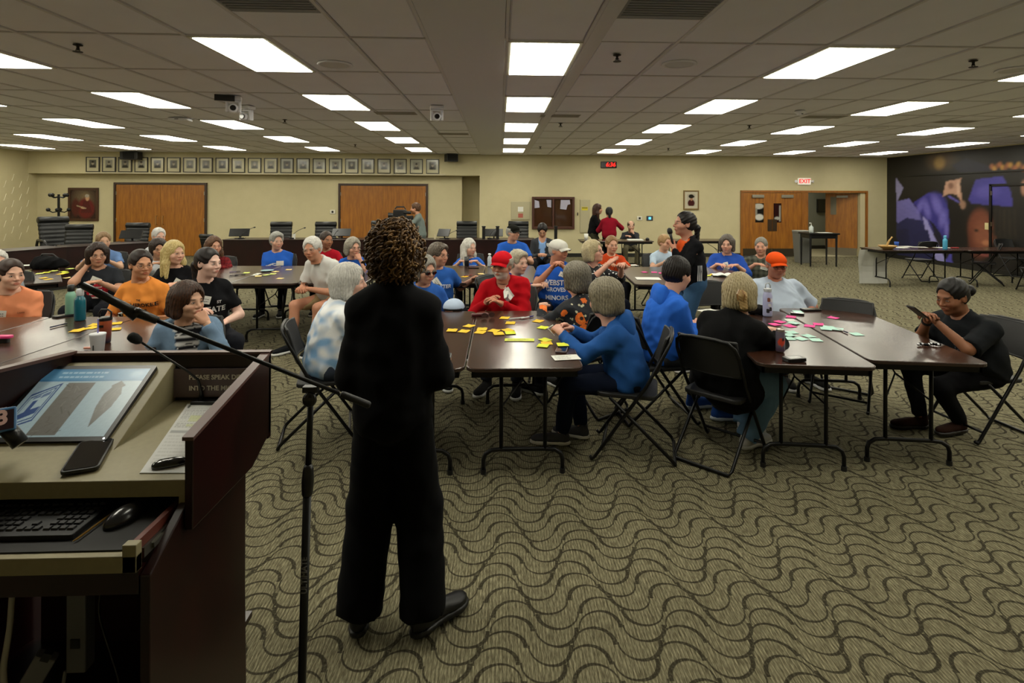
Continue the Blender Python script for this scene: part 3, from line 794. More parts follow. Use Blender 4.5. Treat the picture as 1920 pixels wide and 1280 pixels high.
# ------------------------------------------------------------------ the room
XL, XR, YB, YF = -13.3, 11.65, 16.55, -3.0
BEIGE = 'b3aa8a'
def wall_mat():
    m, nt, bs = new_mat('wall_covering'); v = coords('Object'); n = noise(v, 3.5, 5); n2 = noise(v, 160, 2)
    c = mixc(n, srgb('b8ae88'), srgb('c6bc97')); link(c, bs.inputs['Base Color']); bs.inputs['Roughness'].default_value = .75
    bump(bs, n2+noise(v, 22, 3), .25, .003); MATS['wall'] = m; return m
WALL = wall_mat()
def carpet_mat():
    m, nt, bs = new_mat('patterned_carpet'); t = node('ShaderNodeTexCoord'); sp = node('ShaderNodeSeparateXYZ'); link(t.outputs['Object'], sp.inputs[0])
    x0, y0 = X(sp.outputs[0]), X(sp.outputs[1])
    wv = noise(t.outputs['Object'], 2.0, 1); wv2 = noise(coords('Object', (1, 1, 1)), 2.7, 1)
    x = x0+(wv-.5)*.05; y = y0+(wv2-.5)*.05
    RD, SP, LX, AM = .084, .085, .36, .035; LY = SP*6; arc = None
    for up in (1, -1):                      # zigzag columns of arches beside columns of bowls
        for k, (o_, sg) in enumerate(((0, -1), (1, -1), (2, -1), (1.6, 1), (.6, 1), (-.4, 1))):
            cx = (LX/2 if up < 0 else 0)+AM*o_; cy = -SP*k
            dx = ((x-cx)/LX+.5).frac()*LX-LX/2; dy = ((y-cy)/LY+.5).frac()*LY-LY/2
            r = (dx*dx+dy*dy).sqrt(); wd = dx*(.034*sg)+.0078
            am = ((wd-(r-RD).abs())/.0035).clamp()*(dy*up).gt(-.006)
            arc = am if arc is None else arc.max(am)
    nb = noise(coords('Object', (1, 1, 1)), 90, 2); arc = (arc*(.35+nb*1.2)).clamp(); CW = .172
    rib = ((x0*430.).sin()*.5+.5); st = noise(coords('Object', (300, 22, 1)), 1., 2, .7); st2 = noise(coords('Object', (40, 1.2, 1)), 1., 2)
    base = mixc(((st-.38)*3.4).clamp(), srgb('57523f'), srgb('9c9679')); base = mixc((rib*.5).clamp(), base, srgb('3f3a2a'))
    base = mixc(((st2-.6)*1.).clamp(), base, srgb('a79f80')); base = mixc((arc*.88).clamp(), base, srgb('231f16'))
    dash = (((x0/CW*2).frac()-.5).abs().lt(.035))*((y0*5.7).sin().gt(.2)); base = mixc(dash*.35, base, srgb('2a261b'))
    link(base, bs.inputs['Base Color']); bs.inputs['Roughness'].default_value = .95; bs.inputs['Specular IOR Level'].default_value = .1
    bump(bs, rib*.6+st, .5, .004); return m
fl = MB().b2((XL-.2, YF-.2, -.1), (XR+.2, YB+5, 0)).obj('floor', carpet_mat()); tag(fl, kind='structure')
def wall(name, lo, hi, mat_=WALL):
    return tag(MB().b2(lo, hi).obj(name, mat_), kind='structure')
HT_ = CEIL+.25
wl = wall('wall_left', (XL-.15, YF, 0), (XL, YB+.4, HT_)); wr_ = wall('wall_right', (XR, YF, 0), (XR+.15, YB+4, HT_))
wall('wall_front', (XL-.15, YF-.15, 0), (XR+.15, YF, HT_))
# back wall: alcove on the left below a soffit, plain wall right of it with a door opening
AX = W(866, 400, YB+.32)[0]; SX = W(899, 400, YB)[0]; ZS = W(500, 327, YB)[1]
DX0, DX1, DZ = W(1392, 360, YB)[0], W(1622, 360, YB)[0], W(1500, 361, YB)[1]
OX0, OX1 = W(1514, 400, YB)[0], W(1613, 400, YB)[0]
bw = MB(); bw.b2((XL, YB+.32, 0), (AX, YB+.5, ZS+.02)); bw.b2((AX, YB+.9, 0), (SX, YB+1.05, ZS+.02)); bw.b2((AX-.1, YB+.45, 0), (AX, YB+.95, ZS+.02))
bw.b2((XL, YB, ZS), (SX, YB+1.05, HT_))
bw.b2((SX, YB, 0), (OX0, YB+.2, DZ+.0)); bw.b2((OX1, YB, 0), (XR, YB+.2, DZ)); bw.b2((SX, YB, DZ), (XR, YB+.2, HT_)); bw.b2((SX, YB+.18, 0), (SX+.15, YB+1.05, HT_))
tag(bw.obj('wall_back', WALL), kind='structure')
tag(MB().b2((W(163, 320, YB)[0], YB-.04, ZS+.0), (W(836, 320, YB)[0], YB, ZS+.035)).obj('trim_1', M('trim_beige', 'b9b194', .6)), kind='structure')
BB = M('baseboard_black', '15140f', .6)
for nm, lo, hi in (('baseboard_back', (SX, YB-.02, 0), (DX0-.05, YB, .11)), ('baseboard_back.001', (DX1+.05, YB-.02, 0), (XR, YB, .11)), ('baseboard_alcove', (XL, YB+.3, 0), (AX, YB+.32, .11)),
                   ('baseboard_left', (XL, YF, 0), (XL+.02, YB+.3, .11)), ('baseboard_right', (XR-.02, YF, 0), (XR, YB, .11))):
    tag(MB().b2(lo, hi).obj(nm, BB), kind='structure')
# corridor behind the right-hand doors
cm = M('corridor_wall', '77796c', .8)
cr = MB(); cr.b2((OX0-1.5, YB+2.6, 0), (OX1+1.6, YB+2.75, 2.6)); cr.b2((OX0-1.5, YB+.2, 2.5), (OX1+1.6, YB+2.7, 2.6)); cr.b2((OX0-1.6, YB+.2, 0), (OX0-1.5, YB+2.7, 2.6)); cr.b2((OX1+1.5, YB+.2, 0), (OX1+1.6, YB+2.7, 2.6))
tag(cr.obj('wall_corridor', cm), kind='structure')
tag(MB().b2((OX0-1.5, YB+.1, .0), (OX1+1.5, YB+2.6, .004)).obj('floor_corridor', M('corridor_floor', 'a39c7e', .35)), kind='structure')
tag(MB().b2((OX0-1.5, YB+2.57, 0), (OX1+1.5, YB+2.6, .12)).obj('baseboard_corridor', BB), kind='structure')
cl = MB().b2((OX0-.2, YB+1.2, 2.47), (OX0+.8, YB+1.8, 2.5)).obj('ceiling_light', M('corridor_fill_lamp', 'fff6e0', emit=9)); tag(cl, 'added unseen fill lamp brightening the corridor beyond the open doorway', 'ceiling light')  # added fill lamp, out of view, keeps the corridor from going dark
# slash relief on the left wall covering
mb = MB(); 
for j in range(0, 44):
    for i in range(5):
        y = 6.0+j*.245; z = .62+i*.36+(.18 if j % 2 else 0)
        mb.tube([(XL+.004, y-.035, z-.09), (XL+.008, y, z), (XL+.004, y+.035, z+.09)], .007, 4)
tag(mb.obj('slash_relief', M('relief', 'c9c1a2', .4), wl), kind='stuff')
# ---- ceiling: tiles, grid, lamps
TILE = M('ceiling_tile', 'e6e6ee', .9, bumps=(120, .25, .002), grain=(2.5, .05)); GRID = M('ceiling_grid', 'cfcdd0', .6)
ce = MB().b2((XL-.15, YF-.15, CEIL+.03), (XR+.15, YB+.1, CEIL+.12)).obj('ceiling', M('ceiling_plenum', '8a877e', .9)); tag(ce, kind='structure')
cols = [.05-.62*k for k in range(0, 22)]; rcols = [.785+.62*m for m in range(0, 18)]
cells = [(c, .62) for c in [.05-.62*k for k in range(1, 23)] if c > XL-.6]+[(.05, .62)]+[(c, .62) for c in rcols if c < XR]
Y0 = 4.46; rowsY = [Y0+1.23*k for k in range(-6, 10)]
lampcols = [.05, 2.645, 5.125, 7.605, 10.085, -2.43, -4.91, -7.39, -9.87, -12.35]; lamprows = [Y0+2.46*j for j in range(-1, 5)]
VENTS = {}
for (px, py, pw) in ((525, 40, 1), (1200, 56, 1)):
    x, y = G(px, py, CEIL); 
    c = min(cells, key=lambda q: abs(q[0]+.31-x)); r = min(rowsY, key=lambda q: abs(q+.61-y)); VENTS[round(c[0], 2), round(r, 2)] = (x, y)
small = mesh_np('tile', *[(lambda V, F: (V, F))(np.array([(sx*(a/2), sy*(b/2), z) for z, a, b in ((0, .565, 1.17), (.010, .592, 1.20), (.03, .592, 1.20)) for sx, sy in ((-1, -1), (1, -1), (1, 1), (-1, 1))]), [(3, 2, 1, 0)]+[(i+4*k, (i+1) % 4+4*k, (i+1) % 4+4*(k+1), i+4*(k+1)) for k in (0, 1) for i in range(4)])][0])
small.materials.append(TILE); tl = []
isl = lambda c, r: any(abs(c-a) < .1 for a in lampcols) and any(abs(r-b) < .1 for b in lamprows)
for c, wd_ in cells:
    for r in rowsY:
        if isl(c, r) or (round(c, 2), round(r, 2)) in VENTS: continue
        cx, cy = c+.31, r+.615
        if cx < XL or cx > XR or cy > YB: continue
        zc = cx*math.sin(PSI)+cy*math.cos(PSI); vis = zc > 1 and 0 < CX+FOC*(cx*math.cos(PSI)-cy*math.sin(PSI))/zc < 1990 and CY-FOC*(CEIL-EYE)/zc > -60
        tl.append((0 if vis else 1, zc, cx, cy))
tl.sort(); rest = MB()
for i, (v_, zc, cx, cy) in enumerate(tl):
    if i < 298 and v_ == 0:
        o = obj('ceiling_tile', small, TILE, ce, (cx, cy, CEIL+.002))
    else:
        V = np.array([q.co for q in small.vertices])+np.array((cx, cy, CEIL+.002)); rest.add(V, [tuple(p.vertices) for p in small.polygons])
tag(rest.obj('ceiling_tile_rest', TILE, ce), kind='stuff')
gb = MB(); edges = sorted(set([round(c, 3) for c, _ in cells]+[round(c+.62, 3) for c, _ in cells]))
for e_ in edges: gb.b2((e_-.012, YF, CEIL-.006), (e_+.012, YB, CEIL+.012))
for r in rowsY+[rowsY[-1]+1.23]: gb.b2((XL, r-.010, CEIL-.004), (XR, r+.010, CEIL+.012))
gb.b2((-.56, YF, CEIL+.0), (-.49, YB, CEIL+.02)) ; gb.b2((.68, YF, CEIL-.012), (.775, YB, CEIL+.02))
gb.obj('ceiling_grid', GRID, ce); MB().b2((-.555, YF, CEIL-.009), (.035, YB, CEIL+.0)).obj('plain_panel', M('plain_ceiling', 'd6d6dc', .85), ce)
# 46 troffers
DIF = M('diffuser', 'fffbe8', emit=LAMP); FR = M('lamp_frame', 'c9c6b4', .5)
lf = MB(); a_, b_ = .60, 1.215
for lo, hi in (((-a_/2, -b_/2, -.012), (-a_/2+.03, b_/2, .02)), ((a_/2-.03, -b_/2, -.012), (a_/2, b_/2, .02)), ((-a_/2+.03, -b_/2, -.012), (a_/2-.03, -b_/2+.03, .02)), ((-a_/2+.03, b_/2-.03, -.012), (a_/2-.03, b_/2, .02))): lf.b2(lo, hi)
lfm = lf.mesh('frame'); lfm.materials.append(FR); ldm = MB().b2((-a_/2+.03, -b_/2+.03, -.016), (a_/2-.03, b_/2-.03, .018)).mesh('diffuser'); ldm.materials.append(DIF)
oc = sorted(lampcols)
for j, r in enumerate(lamprows):
    for c in oc:
        zc = (c+.3)*math.sin(PSI)+r*math.cos(PSI)
        i = oc.index(c); 
        if r < 4: lab = 'long ceiling light panel above the lectern side of the room, out of the picture'
        k = j-1; rowname = ['nearest', 'second nearest', 'third nearest', 'fourth nearest', 'farthest'][max(k, 0)]
        if abs(c-.05) < .01: place = 'in the centre column'
        elif c > 0: place = '%s column right of centre' % ordn(i-6)
        else: place = '%s column left of centre' % ordn(4-i)
        lab = 'ceiling light panel, %s row, %s' % (rowname, place)
        if k < 0: lab = 'ceiling light out of view, %s row before the nearest, %s' % ('first', place)
        e_ = empty('ceiling_light', (c+.31, r+.615, CEIL), 0, lab, 'ceiling light', 'recessed ceiling lights')
        obj('frame', lfm, FR, e_); obj('diffuser', ldm, DIF, e_)
# return-air vents
vg = M('vent_grey', '8a8c90', .7)
for n_, ((c, r), (x, y)) in enumerate(sorted(VENTS.items())):
    e_ = empty('ceiling_vent', (c+.31, r+.615, CEIL), 0, 'grey square return-air vent, %s of the centre column of lights' % ('left' if c < 0 else 'right'), 'vent', 'large ceiling vents')
    mb = MB(); mb.b2((-.30, -.60, .0), (.30, .02, .02)); mb.obj('panel', vg, e_); MB().b2((-.30, .03, 0), (.30, .60, .02)).obj('filler_tile', TILE, e_)
    mb = MB(); 
    for k in range(12): mb.b2((-.28, -.57+k*.047, -.004), (.28, -.555+k*.047, .0))
    tag(mb.obj('slat', M('vent_dark', '77797c', .7), e_), kind='stuff')
for px, py, wpx, where in ((1443//1, 44*0+191, 0, ''),): pass
def ceil_item(px, py): x, y = G(px, py, CEIL); return x, y
for px, py, lab in ((742, 212, 'small dark supply vent left of the ceiling camera'), (850, 251, 'faint narrow supply vent right of the single ceiling camera'), (1050, 217, 'small dark supply vent right of the second centre light'), (1545, 219, 'smudged supply vent between two right-hand light columns'), (1790, 228, 'smudged supply vent near the right ceiling edge')):
    x, y = ceil_item(px, py); mb = MB()
    for k in range(5): mb.b2((-.28, -.10+k*.045, -.006), (.28, -.08+k*.045, .004))
    mb.b2((-.3, -.13, -.003), (.3, .13, .002)); tag(mb.obj('supply_vent', M('vent_mid', 'a09c94', .8), None, (x, y, CEIL-.003)), lab, 'vent', 'small supply vents')
# sprinklers, speakers, detectors
dk = M('bronze_dark', '1f1b16', .5, .6)
for px, py, lab in ((146, 82, 'dark sprinkler head at the upper left'), (1157, 101, 'dark sprinkler head under the right return vent'), (1825, 112, 'dark sprinkler head near the upper right corner'), (1051, 230, 'small sprinkler head right of the third centre light'),
                    (534, 223, 'small sprinkler head right of the ceiling cameras'), (666, 270, 'tiny sprinkler head over the second wooden door'), (1405, 234, 'small sprinkler head between the right light columns'), (1253, 277, 'tiny sprinkler head right of the digital clock'), (1013, 274, 'tiny sprinkler head left of the digital clock')):
    x, y = ceil_item(px, py); mb = MB(); mb.lathe([(.0, .0), (.035, -.0), (.035, -.006), (.012, -.012), (.010, -.04), (.006, -.045)], seg=14)
    mb.lathe([(.002, -.062), (.035, -.060), (.036, -.056), (.003, -.054)], seg=14); mb.tube([(-.011, 0, -.03), (-.016, 0, -.045), (-.003, 0, -.058)], .003, 5); mb.tube([(.011, 0, -.03), (.016, 0, -.045), (.003, 0, -.058)], .003, 5)
    tag(mb.obj('sprinkler_head', dk, None, (x, y, CEIL-.008)), lab, 'sprinkler', 'ceiling sprinkler heads')
wh = M('white_plastic', 'e4e4ea', .5)
for px, py, lab in ((628, 120, 'round flush ceiling speaker left of the centre lights'), (1273, 119, 'round flush ceiling speaker right of the right vent'), (1904, 130, 'round flush ceiling speaker at the right picture edge'), (1647, 239, 'round grey ceiling speaker far right of the detector')):
    x, y = ceil_item(px, py); e_ = empty('ceiling_speaker', (x, y, CEIL), 0, lab, 'speaker', 'round ceiling speakers')
    mb = MB(); mb.lathe([(.155, 0), (.16, -.010), (.15, -.018), (.13, -.014), (.128, 0)], seg=32); mb.obj('rim', wh, e_, smooth=True)
    mb = MB(); mb.lathe([(.01, -.010), (.129, -.008), (.129, 0)], seg=32); mb.obj('grille', M('grille', 'd0d0d2', .8, bumps=(400, .6, .002)), e_)
x, y = ceil_item(1500, 207); mb = MB(); mb.lathe([(.07, 0), (.075, -.02), (.06, -.035), (.045, -.04), (.04, -.06), (.01, -.066)], seg=24)
sd_ = tag(mb.obj('smoke_detector', wh, None, (x, y, CEIL-.006), smooth=True), 'white domed smoke detector on the ceiling, right side', 'smoke detector')
MB().b2((-.01, -.066, -.055), (.01, -.058, -.045)).obj('indicator', PLAST, sd_)
x, y = ceil_item(338, 221); rt_ = tag(MB().prism(rrect(.30, .22, .04), -.045, 0).obj('wireless_router', wh, None, (x, y, CEIL-.006), bev=.01), 'flat white wireless box on the ceiling left of the cameras', 'router'); MB().b2((-.03, -.113, -.03), (.03, -.109, -.02)).obj('status_light', PLAST, rt_)
def ptz(px, py, lab, rz, box):
    x, y = G(px, py, CEIL-.0); e_ = empty('ceiling_camera', (x, y, CEIL-.006), R(rz), lab, 'camera', 'white ceiling cameras')
    mb = MB(); mb.b2((-.09, -.08, -.05), (.09, .08, 0)); mb.obj('mount', wh, e_, bev=.01)
    mb = MB(); mb.b2((-.085, -.04, -.20), (-.055, .04, -.05)); mb.b2((.055, -.04, -.20), (.085, .04, -.05)); mb.b2((-.085, -.04, -.075), (.085, .04, -.05)); mb.obj('yoke', wh, e_, bev=.008)
    mb = MB(); mb.tube([(0, -.075, -.15), (0, -.07, -.15), (0, .06, -.15), (0, .07, -.15)], [.045, .053, .053, .04], 20); b = mb.obj('camera_body', wh, e_, smooth=True)
    mb = MB(); mb.tube([(0, -.09, -.15), (0, -.074, -.15)], [.032, .036], 18); mb.obj('lens', LENS, b)
    if box: MB().b2((-.20, -.10, -.075), (.02, -.085, -.0)).obj('connector_box', PLAST, e_)
ptz(438, 180, 'white ceiling camera with a black box on top, left one of the pair', 20, True); ptz(462, 198, 'white ceiling camera, lower right one of the pair', -15, False); ptz(819, 198, 'single white ceiling camera left of the centre lights', 10, False)
# ---- portraits on the soffit
def framed(name, w_, h_, fw, fcol, paint, lab, cat, loc, group=None, rz=0, depth=.03, glass=True):
    e_ = empty(name, loc, rz, lab, cat, group); mb = MB()
    for lo, hi in (((-w_/2, -depth, 0), (-w_/2+fw, 0, h_)), ((w_/2-fw, -depth, 0), (w_/2, 0, h_)), ((-w_/2+fw, -depth, 0), (w_/2-fw, 0, fw)), ((-w_/2+fw, -depth, h_-fw), (w_/2-fw, 0, h_))): mb.b2(lo, hi)
    mb.obj('frame', M('frame_'+fcol, fcol, .4), e_)
    pm = paint.mesh('picture'); obj('picture', pm, M('print', rough=.6 if not glass else .12, attr=True), e_, (0, -depth*.6, fw))
    return e_
for i in range(22):
    px = 175+i*30.3; x, z = W(px, 306, YB); wd_, hh = .37, .425
    p = Paint(.33, .385, 20, 24, 'c2bb9a' if i < 12 else 'a9a795'); rs = random.Random(i); g = rs.choice(['2c2a26', '3a3833', '45423b'])
    p.rect(.22, .24, .78, .82, rs.choice(['77746a', '5c5a52', '8d8a7e'])); p.ell(.5, .30, .24, .20, g); p.rect(0, 0, 1, .24, 'b8b193'); p.rect(.22, .235, .78, .25, '3a3833'); p.ell(.5, .58, .09, .12, 'a39884'); p.ell(.5, .67, .10, .07, rs.choice(['2a2722', '8a8a85', '4a3f33']))
    hairc = ''
    framed('framed_portrait', wd_, hh, .022, '1d1812', p, '%s small framed portrait from the left on the ledge above the doors' % ordn(i), 'portrait', (x, YB-.006, ZS+.045), 'row of small framed portraits')
# ceiling-corner speakers
for px, py, rz, lab in ((246, 292, 0, 'black box speaker hanging over the left end of the portraits'), (846, 296, 25, 'black angled box speaker right of the portraits')):
    x, z = W(px, py, YB-.25); e_ = empty('wall_speaker', (x, YB-.25, z), R(rz), lab, 'speaker', 'black wall speakers'); 
    MB().b2((-.24 if rz == 0 else -.17, -.12, -.11), (.24 if rz == 0 else .17, .12, .11)).obj('cabinet', PLAST, e_, bev=.012); MB().b2((-.15, -.128, -.09), (.15, -.12, .09)).obj('grille', M('grille_black', '161616', .9, bumps=(300, .6, .002)), e_); MB().b2((-.03, .1, -.02), (.03, .26, .11)).obj('bracket', PLAST, e_)
# big oil portrait
x0, z0 = W(128, 414, YB+.30); x1, z1 = W(185, 352, YB+.30)
p = Paint(x1-x0-.14, z1-z0-.14, 60, 64, '2a1210'); p.ell(.5, .62, .42, .40, '5a4a38', .8); p.ell(.60, .72, .16, .18, '6d5a42', .8); p.ell(.6, .36, .34, .36, '5d1014', .3); p.ell(.2, .4, .16, .3, '47100f', .5); p.poly([(.50, .62), (.72, .62), (.85, .2), (.4, .2)], '4a0b10'); p.ell(.66, .72, .075, .10, 'b98a6a'); p.ell(.65, .80, .085, .06, '9a9084'); p.ell(.48, .38, .10, .035, 'c09070', ang=-15); p.line(.25, .45, .6, .36, .02, 'a08a70'); p.noise(.2, 40)
framed('oil_portrait', x1-x0, z1-z0, .07, '3f2412', p, 'large dark red oil portrait in a wooden frame left of the first door', 'painting', ((x0+x1)/2, YB+.31, z0), glass=False)
# ---- doors
def wood_mat(name, c1, c2, sc=(3, 3, .35), rough=.42):
    m, nt, bs = new_mat(name); v = coords('Object', sc); n = noise(v, 6, 5, .6); n2 = noise(coords('Object', (60, 60, 1.2)), 1.5, 3)
    c = mixc(((n-.3)*2.2).clamp(), srgb(c1), srgb(c2)); c = mixc((n2*.35).clamp(), c, srgb(c1)); link(c, bs.inputs['Base Color']); bs.inputs['Roughness'].default_value = rough
    MATS[name] = m; return m
DOORW = wood_mat('door_veneer', '7a480f', 'b0711e'); DKW = wood_mat('dark_frame_wood', '2c1a0e', '3d2412')
MAHO = wood_mat('mahogany', '160504', '2b0908', (1, 1, .6), .3); JAMB = wood_mat('jamb_wood', '7a4812', 'a86c22')
STEEL = M('steel', 'b8b4a8', .3, 1.); NICK = M('nickel', 'a9a59a', .28, 1.)
def door_pair(n, x0, x1, ztop, Y, handles, closers=False):
    fr_ = MB(); fr_.b2((x0-.06, Y-.05, 0), (x0, Y+.02, ztop+.06)); fr_.b2((x1, Y-.05, 0), (x1+.06, Y+.02, ztop+.06)); fr_.b2((x0, Y-.05, ztop), (x1, Y+.02, ztop+.06))
    f_ = tag(fr_.obj('door_%d' % n, DKW), kind='structure'); mid = (x0+x1)/2
    for q, (a, b) in enumerate(((x0+.006, mid-.003), (mid+.003, x1-.006))):
        lf_ = MB().b2((a, Y-.035, .01), (b, Y, ztop-.006)).obj('door_leaf', DOORW, f_)
        if handles:
            hx_ = b-.09 if q == 0 else a+.09; mb = MB(); mb.tube([(hx_, Y-.035, .92), (hx_, Y-.09, .93), (hx_, Y-.09, 1.16), (hx_, Y-.035, 1.17)], .012, 8); mb.obj('pull_handle', M('brass_dull', 'c2a070', .3, 1.), lf_)
        for zz in (.25, 1.05, ztop-.25):
            xx = a if q == 0 else b; MB().b2((xx-.012, Y-.042, zz-.05), (xx+.012, Y-.03, zz+.05)).obj('hinge', NICK, lf_)
YA = YB+.32
x0, zt = W(219, 346, YA); x1, _ = W(385, 346, YA); door_pair(1, x0, x1, W(300, 346, YA)[1], YA-.002, True)
x0, _ = W(639, 348, YA); x1, _ = W(799, 348, YA); door_pair(2, x0, x1, W(720, 348, YA)[1], YA-.002, False)
# right-hand doors
ja = MB(); ja.b2((DX0-.06, YB-.05, 0), (DX0, YB+.16, DZ+.06)); ja.b2((DX1, YB-.05, 0), (DX1+.06, YB+.16, DZ+.06)); ja.b2((DX0, YB-.05, DZ), (DX1, YB+.16, DZ+.06))
mx0 = W(1502, 400, YB)[0]; ja.b2((mx0, YB-.04, 0), (OX0, YB+.16, DZ)); d3 = tag(ja.obj('door_3', JAMB), kind='structure')
mid = (DX0+mx0)/2
for q, (a, b) in enumerate(((DX0+.005, mid-.003), (mid+.003, mx0-.005))):
    mb = MB(); wx0, wx1 = (W(1417, 0, YB)[0], W(1433, 0, YB)[0]) if q == 0 else (W(1451, 0, YB)[0], W(1466, 0, YB)[0]); wz0, wz1 = W(1425, 417, YB)[1], W(1425, 381, YB)[1]
    Yd = YB-.03; mb.b2((a, Yd, .25), (wx0, Yd+.045, DZ-.005)); mb.b2((wx1, Yd, .25), (b, Yd+.045, DZ-.005)); mb.b2((wx0, Yd, .25), (wx1, Yd+.045, wz0)); mb.b2((wx0, Yd, wz1), (wx1, Yd+.045, DZ-.005))
    lf_ = mb.obj('door_leaf', DOORW, d3)
    p = Paint(wx1-wx0, wz1-wz0, 16, 36, '1d1a17' if q == 0 else '2b1211'); 
    if q == 0: p.ell(.4, .85, .6, .15, 'b7b4aa'); p.ell(.5, .28, .5, .16, 'c8c6bd'); p.rect(0, .4, .25, .75, '8a877c')
    else: p.rect(.75, .05, .95, .9, '9c9a92'); p.ell(.5, .22, .35, .08, 'a8a69d')
    g_ = obj('window_pane', p.mesh('pane'), M('print', rough=.12, attr=True), lf_, ((wx0+wx1)/2, Yd+.02, wz0))
    MB().b2((a+.01, Yd-.004, .02), (b-.01, Yd+.04, .25)).obj('kick_plate', M('kick', '5b5345', .35, .8), lf_)
    cx_ = (a+b)/2+(.0 if q else -.0); MB().b2((cx_-.18, Yd-.05, DZ-.16), (cx_+.18, Yd, DZ-.07)).obj('door_closer', M('closer', '8f8a7c', .4, .5), lf_, bev=.008)
    MB().b2((mid-.14 if q == 0 else mid+.01, Yd-.012, W(1440, 433, YB)[1]-.0), (mid-.01 if q == 0 else mid+.14, Yd-.0, W(1440, 411, YB)[1])).obj('push_plate', M('plate_dark', '4c3c2c', .4, .7), lf_)
# open leaf swung into the corridor
lx0, lx1 = W(1572, 0, YB)[0], OX1
hing = (OX1-.01, YB+.12); lw = OX1-OX0-.25; an = R(58)
ol = empty('door_4', (hing[0], hing[1], 0), 0); tag(ol, kind='structure')
A_ = math.atan2(.95, -(OX1-lx0)); L_ = .86; ol.rotation_euler = (0, 0, math.pi-R(38)+0)
lf_ = MB().b2((0, -.022, .24), (L_, .022, DZ-.01)).obj('door_leaf', DOORW, ol); MB().b2((.02, -.026, .02), (L_-.02, .026, .24)).obj('kick_plate', M('kick_bright', '9c9482', .3, .9), lf_)
mb = MB(); mb.b2((L_-.30, -.024, 1.25), (L_-.14, .024, 1.80)); mb.obj('window_pane', M('leaf_glass', '6f6b5c', .1), lf_)
MB().b2((.25, .022, DZ-.15), (.55, .07, DZ-.08)).obj('door_closer', M('closer', '8f8a7c', .4, .5), lf_, bev=.008)
x0, z0 = W(1531, 398, YB+2.56); x1, z1 = W(1565, 373, YB+2.56); tv = tag(MB().b2((x0, YB+2.50, z0), (x1, YB+2.56, z1)).obj('television', PLAST), 'small black television on the corridor wall', 'television'); MB().b2((x0+.02, YB+2.495, z0+.02), (x1-.02, YB+2.5, z1-.02)).obj('screen', LENS, tv)
# exit sign
x, z = W(1507, 340, YB); ex = empty('exit_sign', (x, YB, z), 0, 'red and white EXIT sign with side lamps above the doors', 'exit sign')
MB().b2((-.19, -.06, -.10), (.19, 0, .10)).obj('housing', M('sign_white', 'e6dfd2', .5, emit=.25), ex, bev=.01)
obj('lettering', text_mesh('EXIT', .17, .003, .002), M('exit_red', 'c8141a', .5, emit=.8), ex, (0, -.063, 0), (R(90), 0, 0))
for q in (-1, 1): mb = MB(); mb.tube([(q*.19, -.03, -.0), (q*.23, -.04, 0), (q*.27, -.07, .0)], [.012, .03, .045], 12); mb.obj('lamp_head', wh, ex)
# clock
x, z = W(1141, 309, YB); ck = empty('digital_clock', (x, YB, z), 0, 'black digital wall clock showing 6:36 in red', 'clock'); MB().b2((-.235, -.06, -.095), (.235, 0, .095)).obj('case', PLAST, ck, bev=.01)
obj('digits', text_mesh('6:36', .17, .003, .001, shear=.15), M('led_red', 'ff2018', emit=1.3), ck, (.05, -.064, -.0), (R(90), 0, 0))
# notice board
x0, z0 = W(997, 429, YB); x1, z1 = W(1077, 369, YB); nb = empty('notice_board', ((x0+x1)/2, YB, z0), 0, 'brown wooden glass-fronted notice board on the back wall', 'notice board'); w_, h_ = x1-x0, z1-z0; fw = .07
mb = MB()
for lo, hi in (((-w_/2, -.08, 0), (-w_/2+fw, 0, h_)), ((w_/2-fw, -.08, 0), (w_/2, 0, h_)), ((-w_/2+fw, -.08, 0), (w_/2-fw, 0, fw)), ((-w_/2+fw, -.08, h_-fw), (w_/2-fw, 0, h_)), ((-.03, -.078, fw), (.03, 0, h_-fw))): mb.b2(lo, hi)
mb.obj('frame', wood_mat('board_wood', '3a1c10', '552a18'), nb, bev=.008); MB().b2((-w_/2+.03, -.02, .03), (w_/2-.03, -.005, h_-.03)).obj('cork_panel', M('cork_brown', '4a2f1f', .8, bumps=(80, .3)), nb)
for q in (-1, 1): MB().b2((q*.05 if q > 0 else -w_/2+fw, -.045, fw), (w_/2-fw if q > 0 else -.05, -.040, h_-fw)).obj('glass_pane', M('board_glass', '3c2718', .06, alpha=1), nb)
for k, (pts, nm) in enumerate((([(-.55, .60), (-.40, .62), (-.42, .80), (-.55, .84)], 0), ([(-.17, .64), (-.06, .62), (-.06, .84), (-.2, .84)], 0), ([(.20, .58), (.38, .56), (.42, .70), (.50, .72), (.48, .84), (.22, .84)], 0))):
    tag(MB().prism([(a*w_/1.25, b*h_/.93) for a, b in pts], 0, .004, mx=Matrix.Rotation(R(90), 4, 'X')).obj('pinned_paper', M('paper_lilac', 'a9a6b8', .7), None, ((x0+x1)/2, YB-.047, z0)), ['white paper at the left edge of the notice board', 'white paper beside the notice board centre post', 'jagged white paper in the right notice board panel'][k], 'paper', 'papers in the notice board')
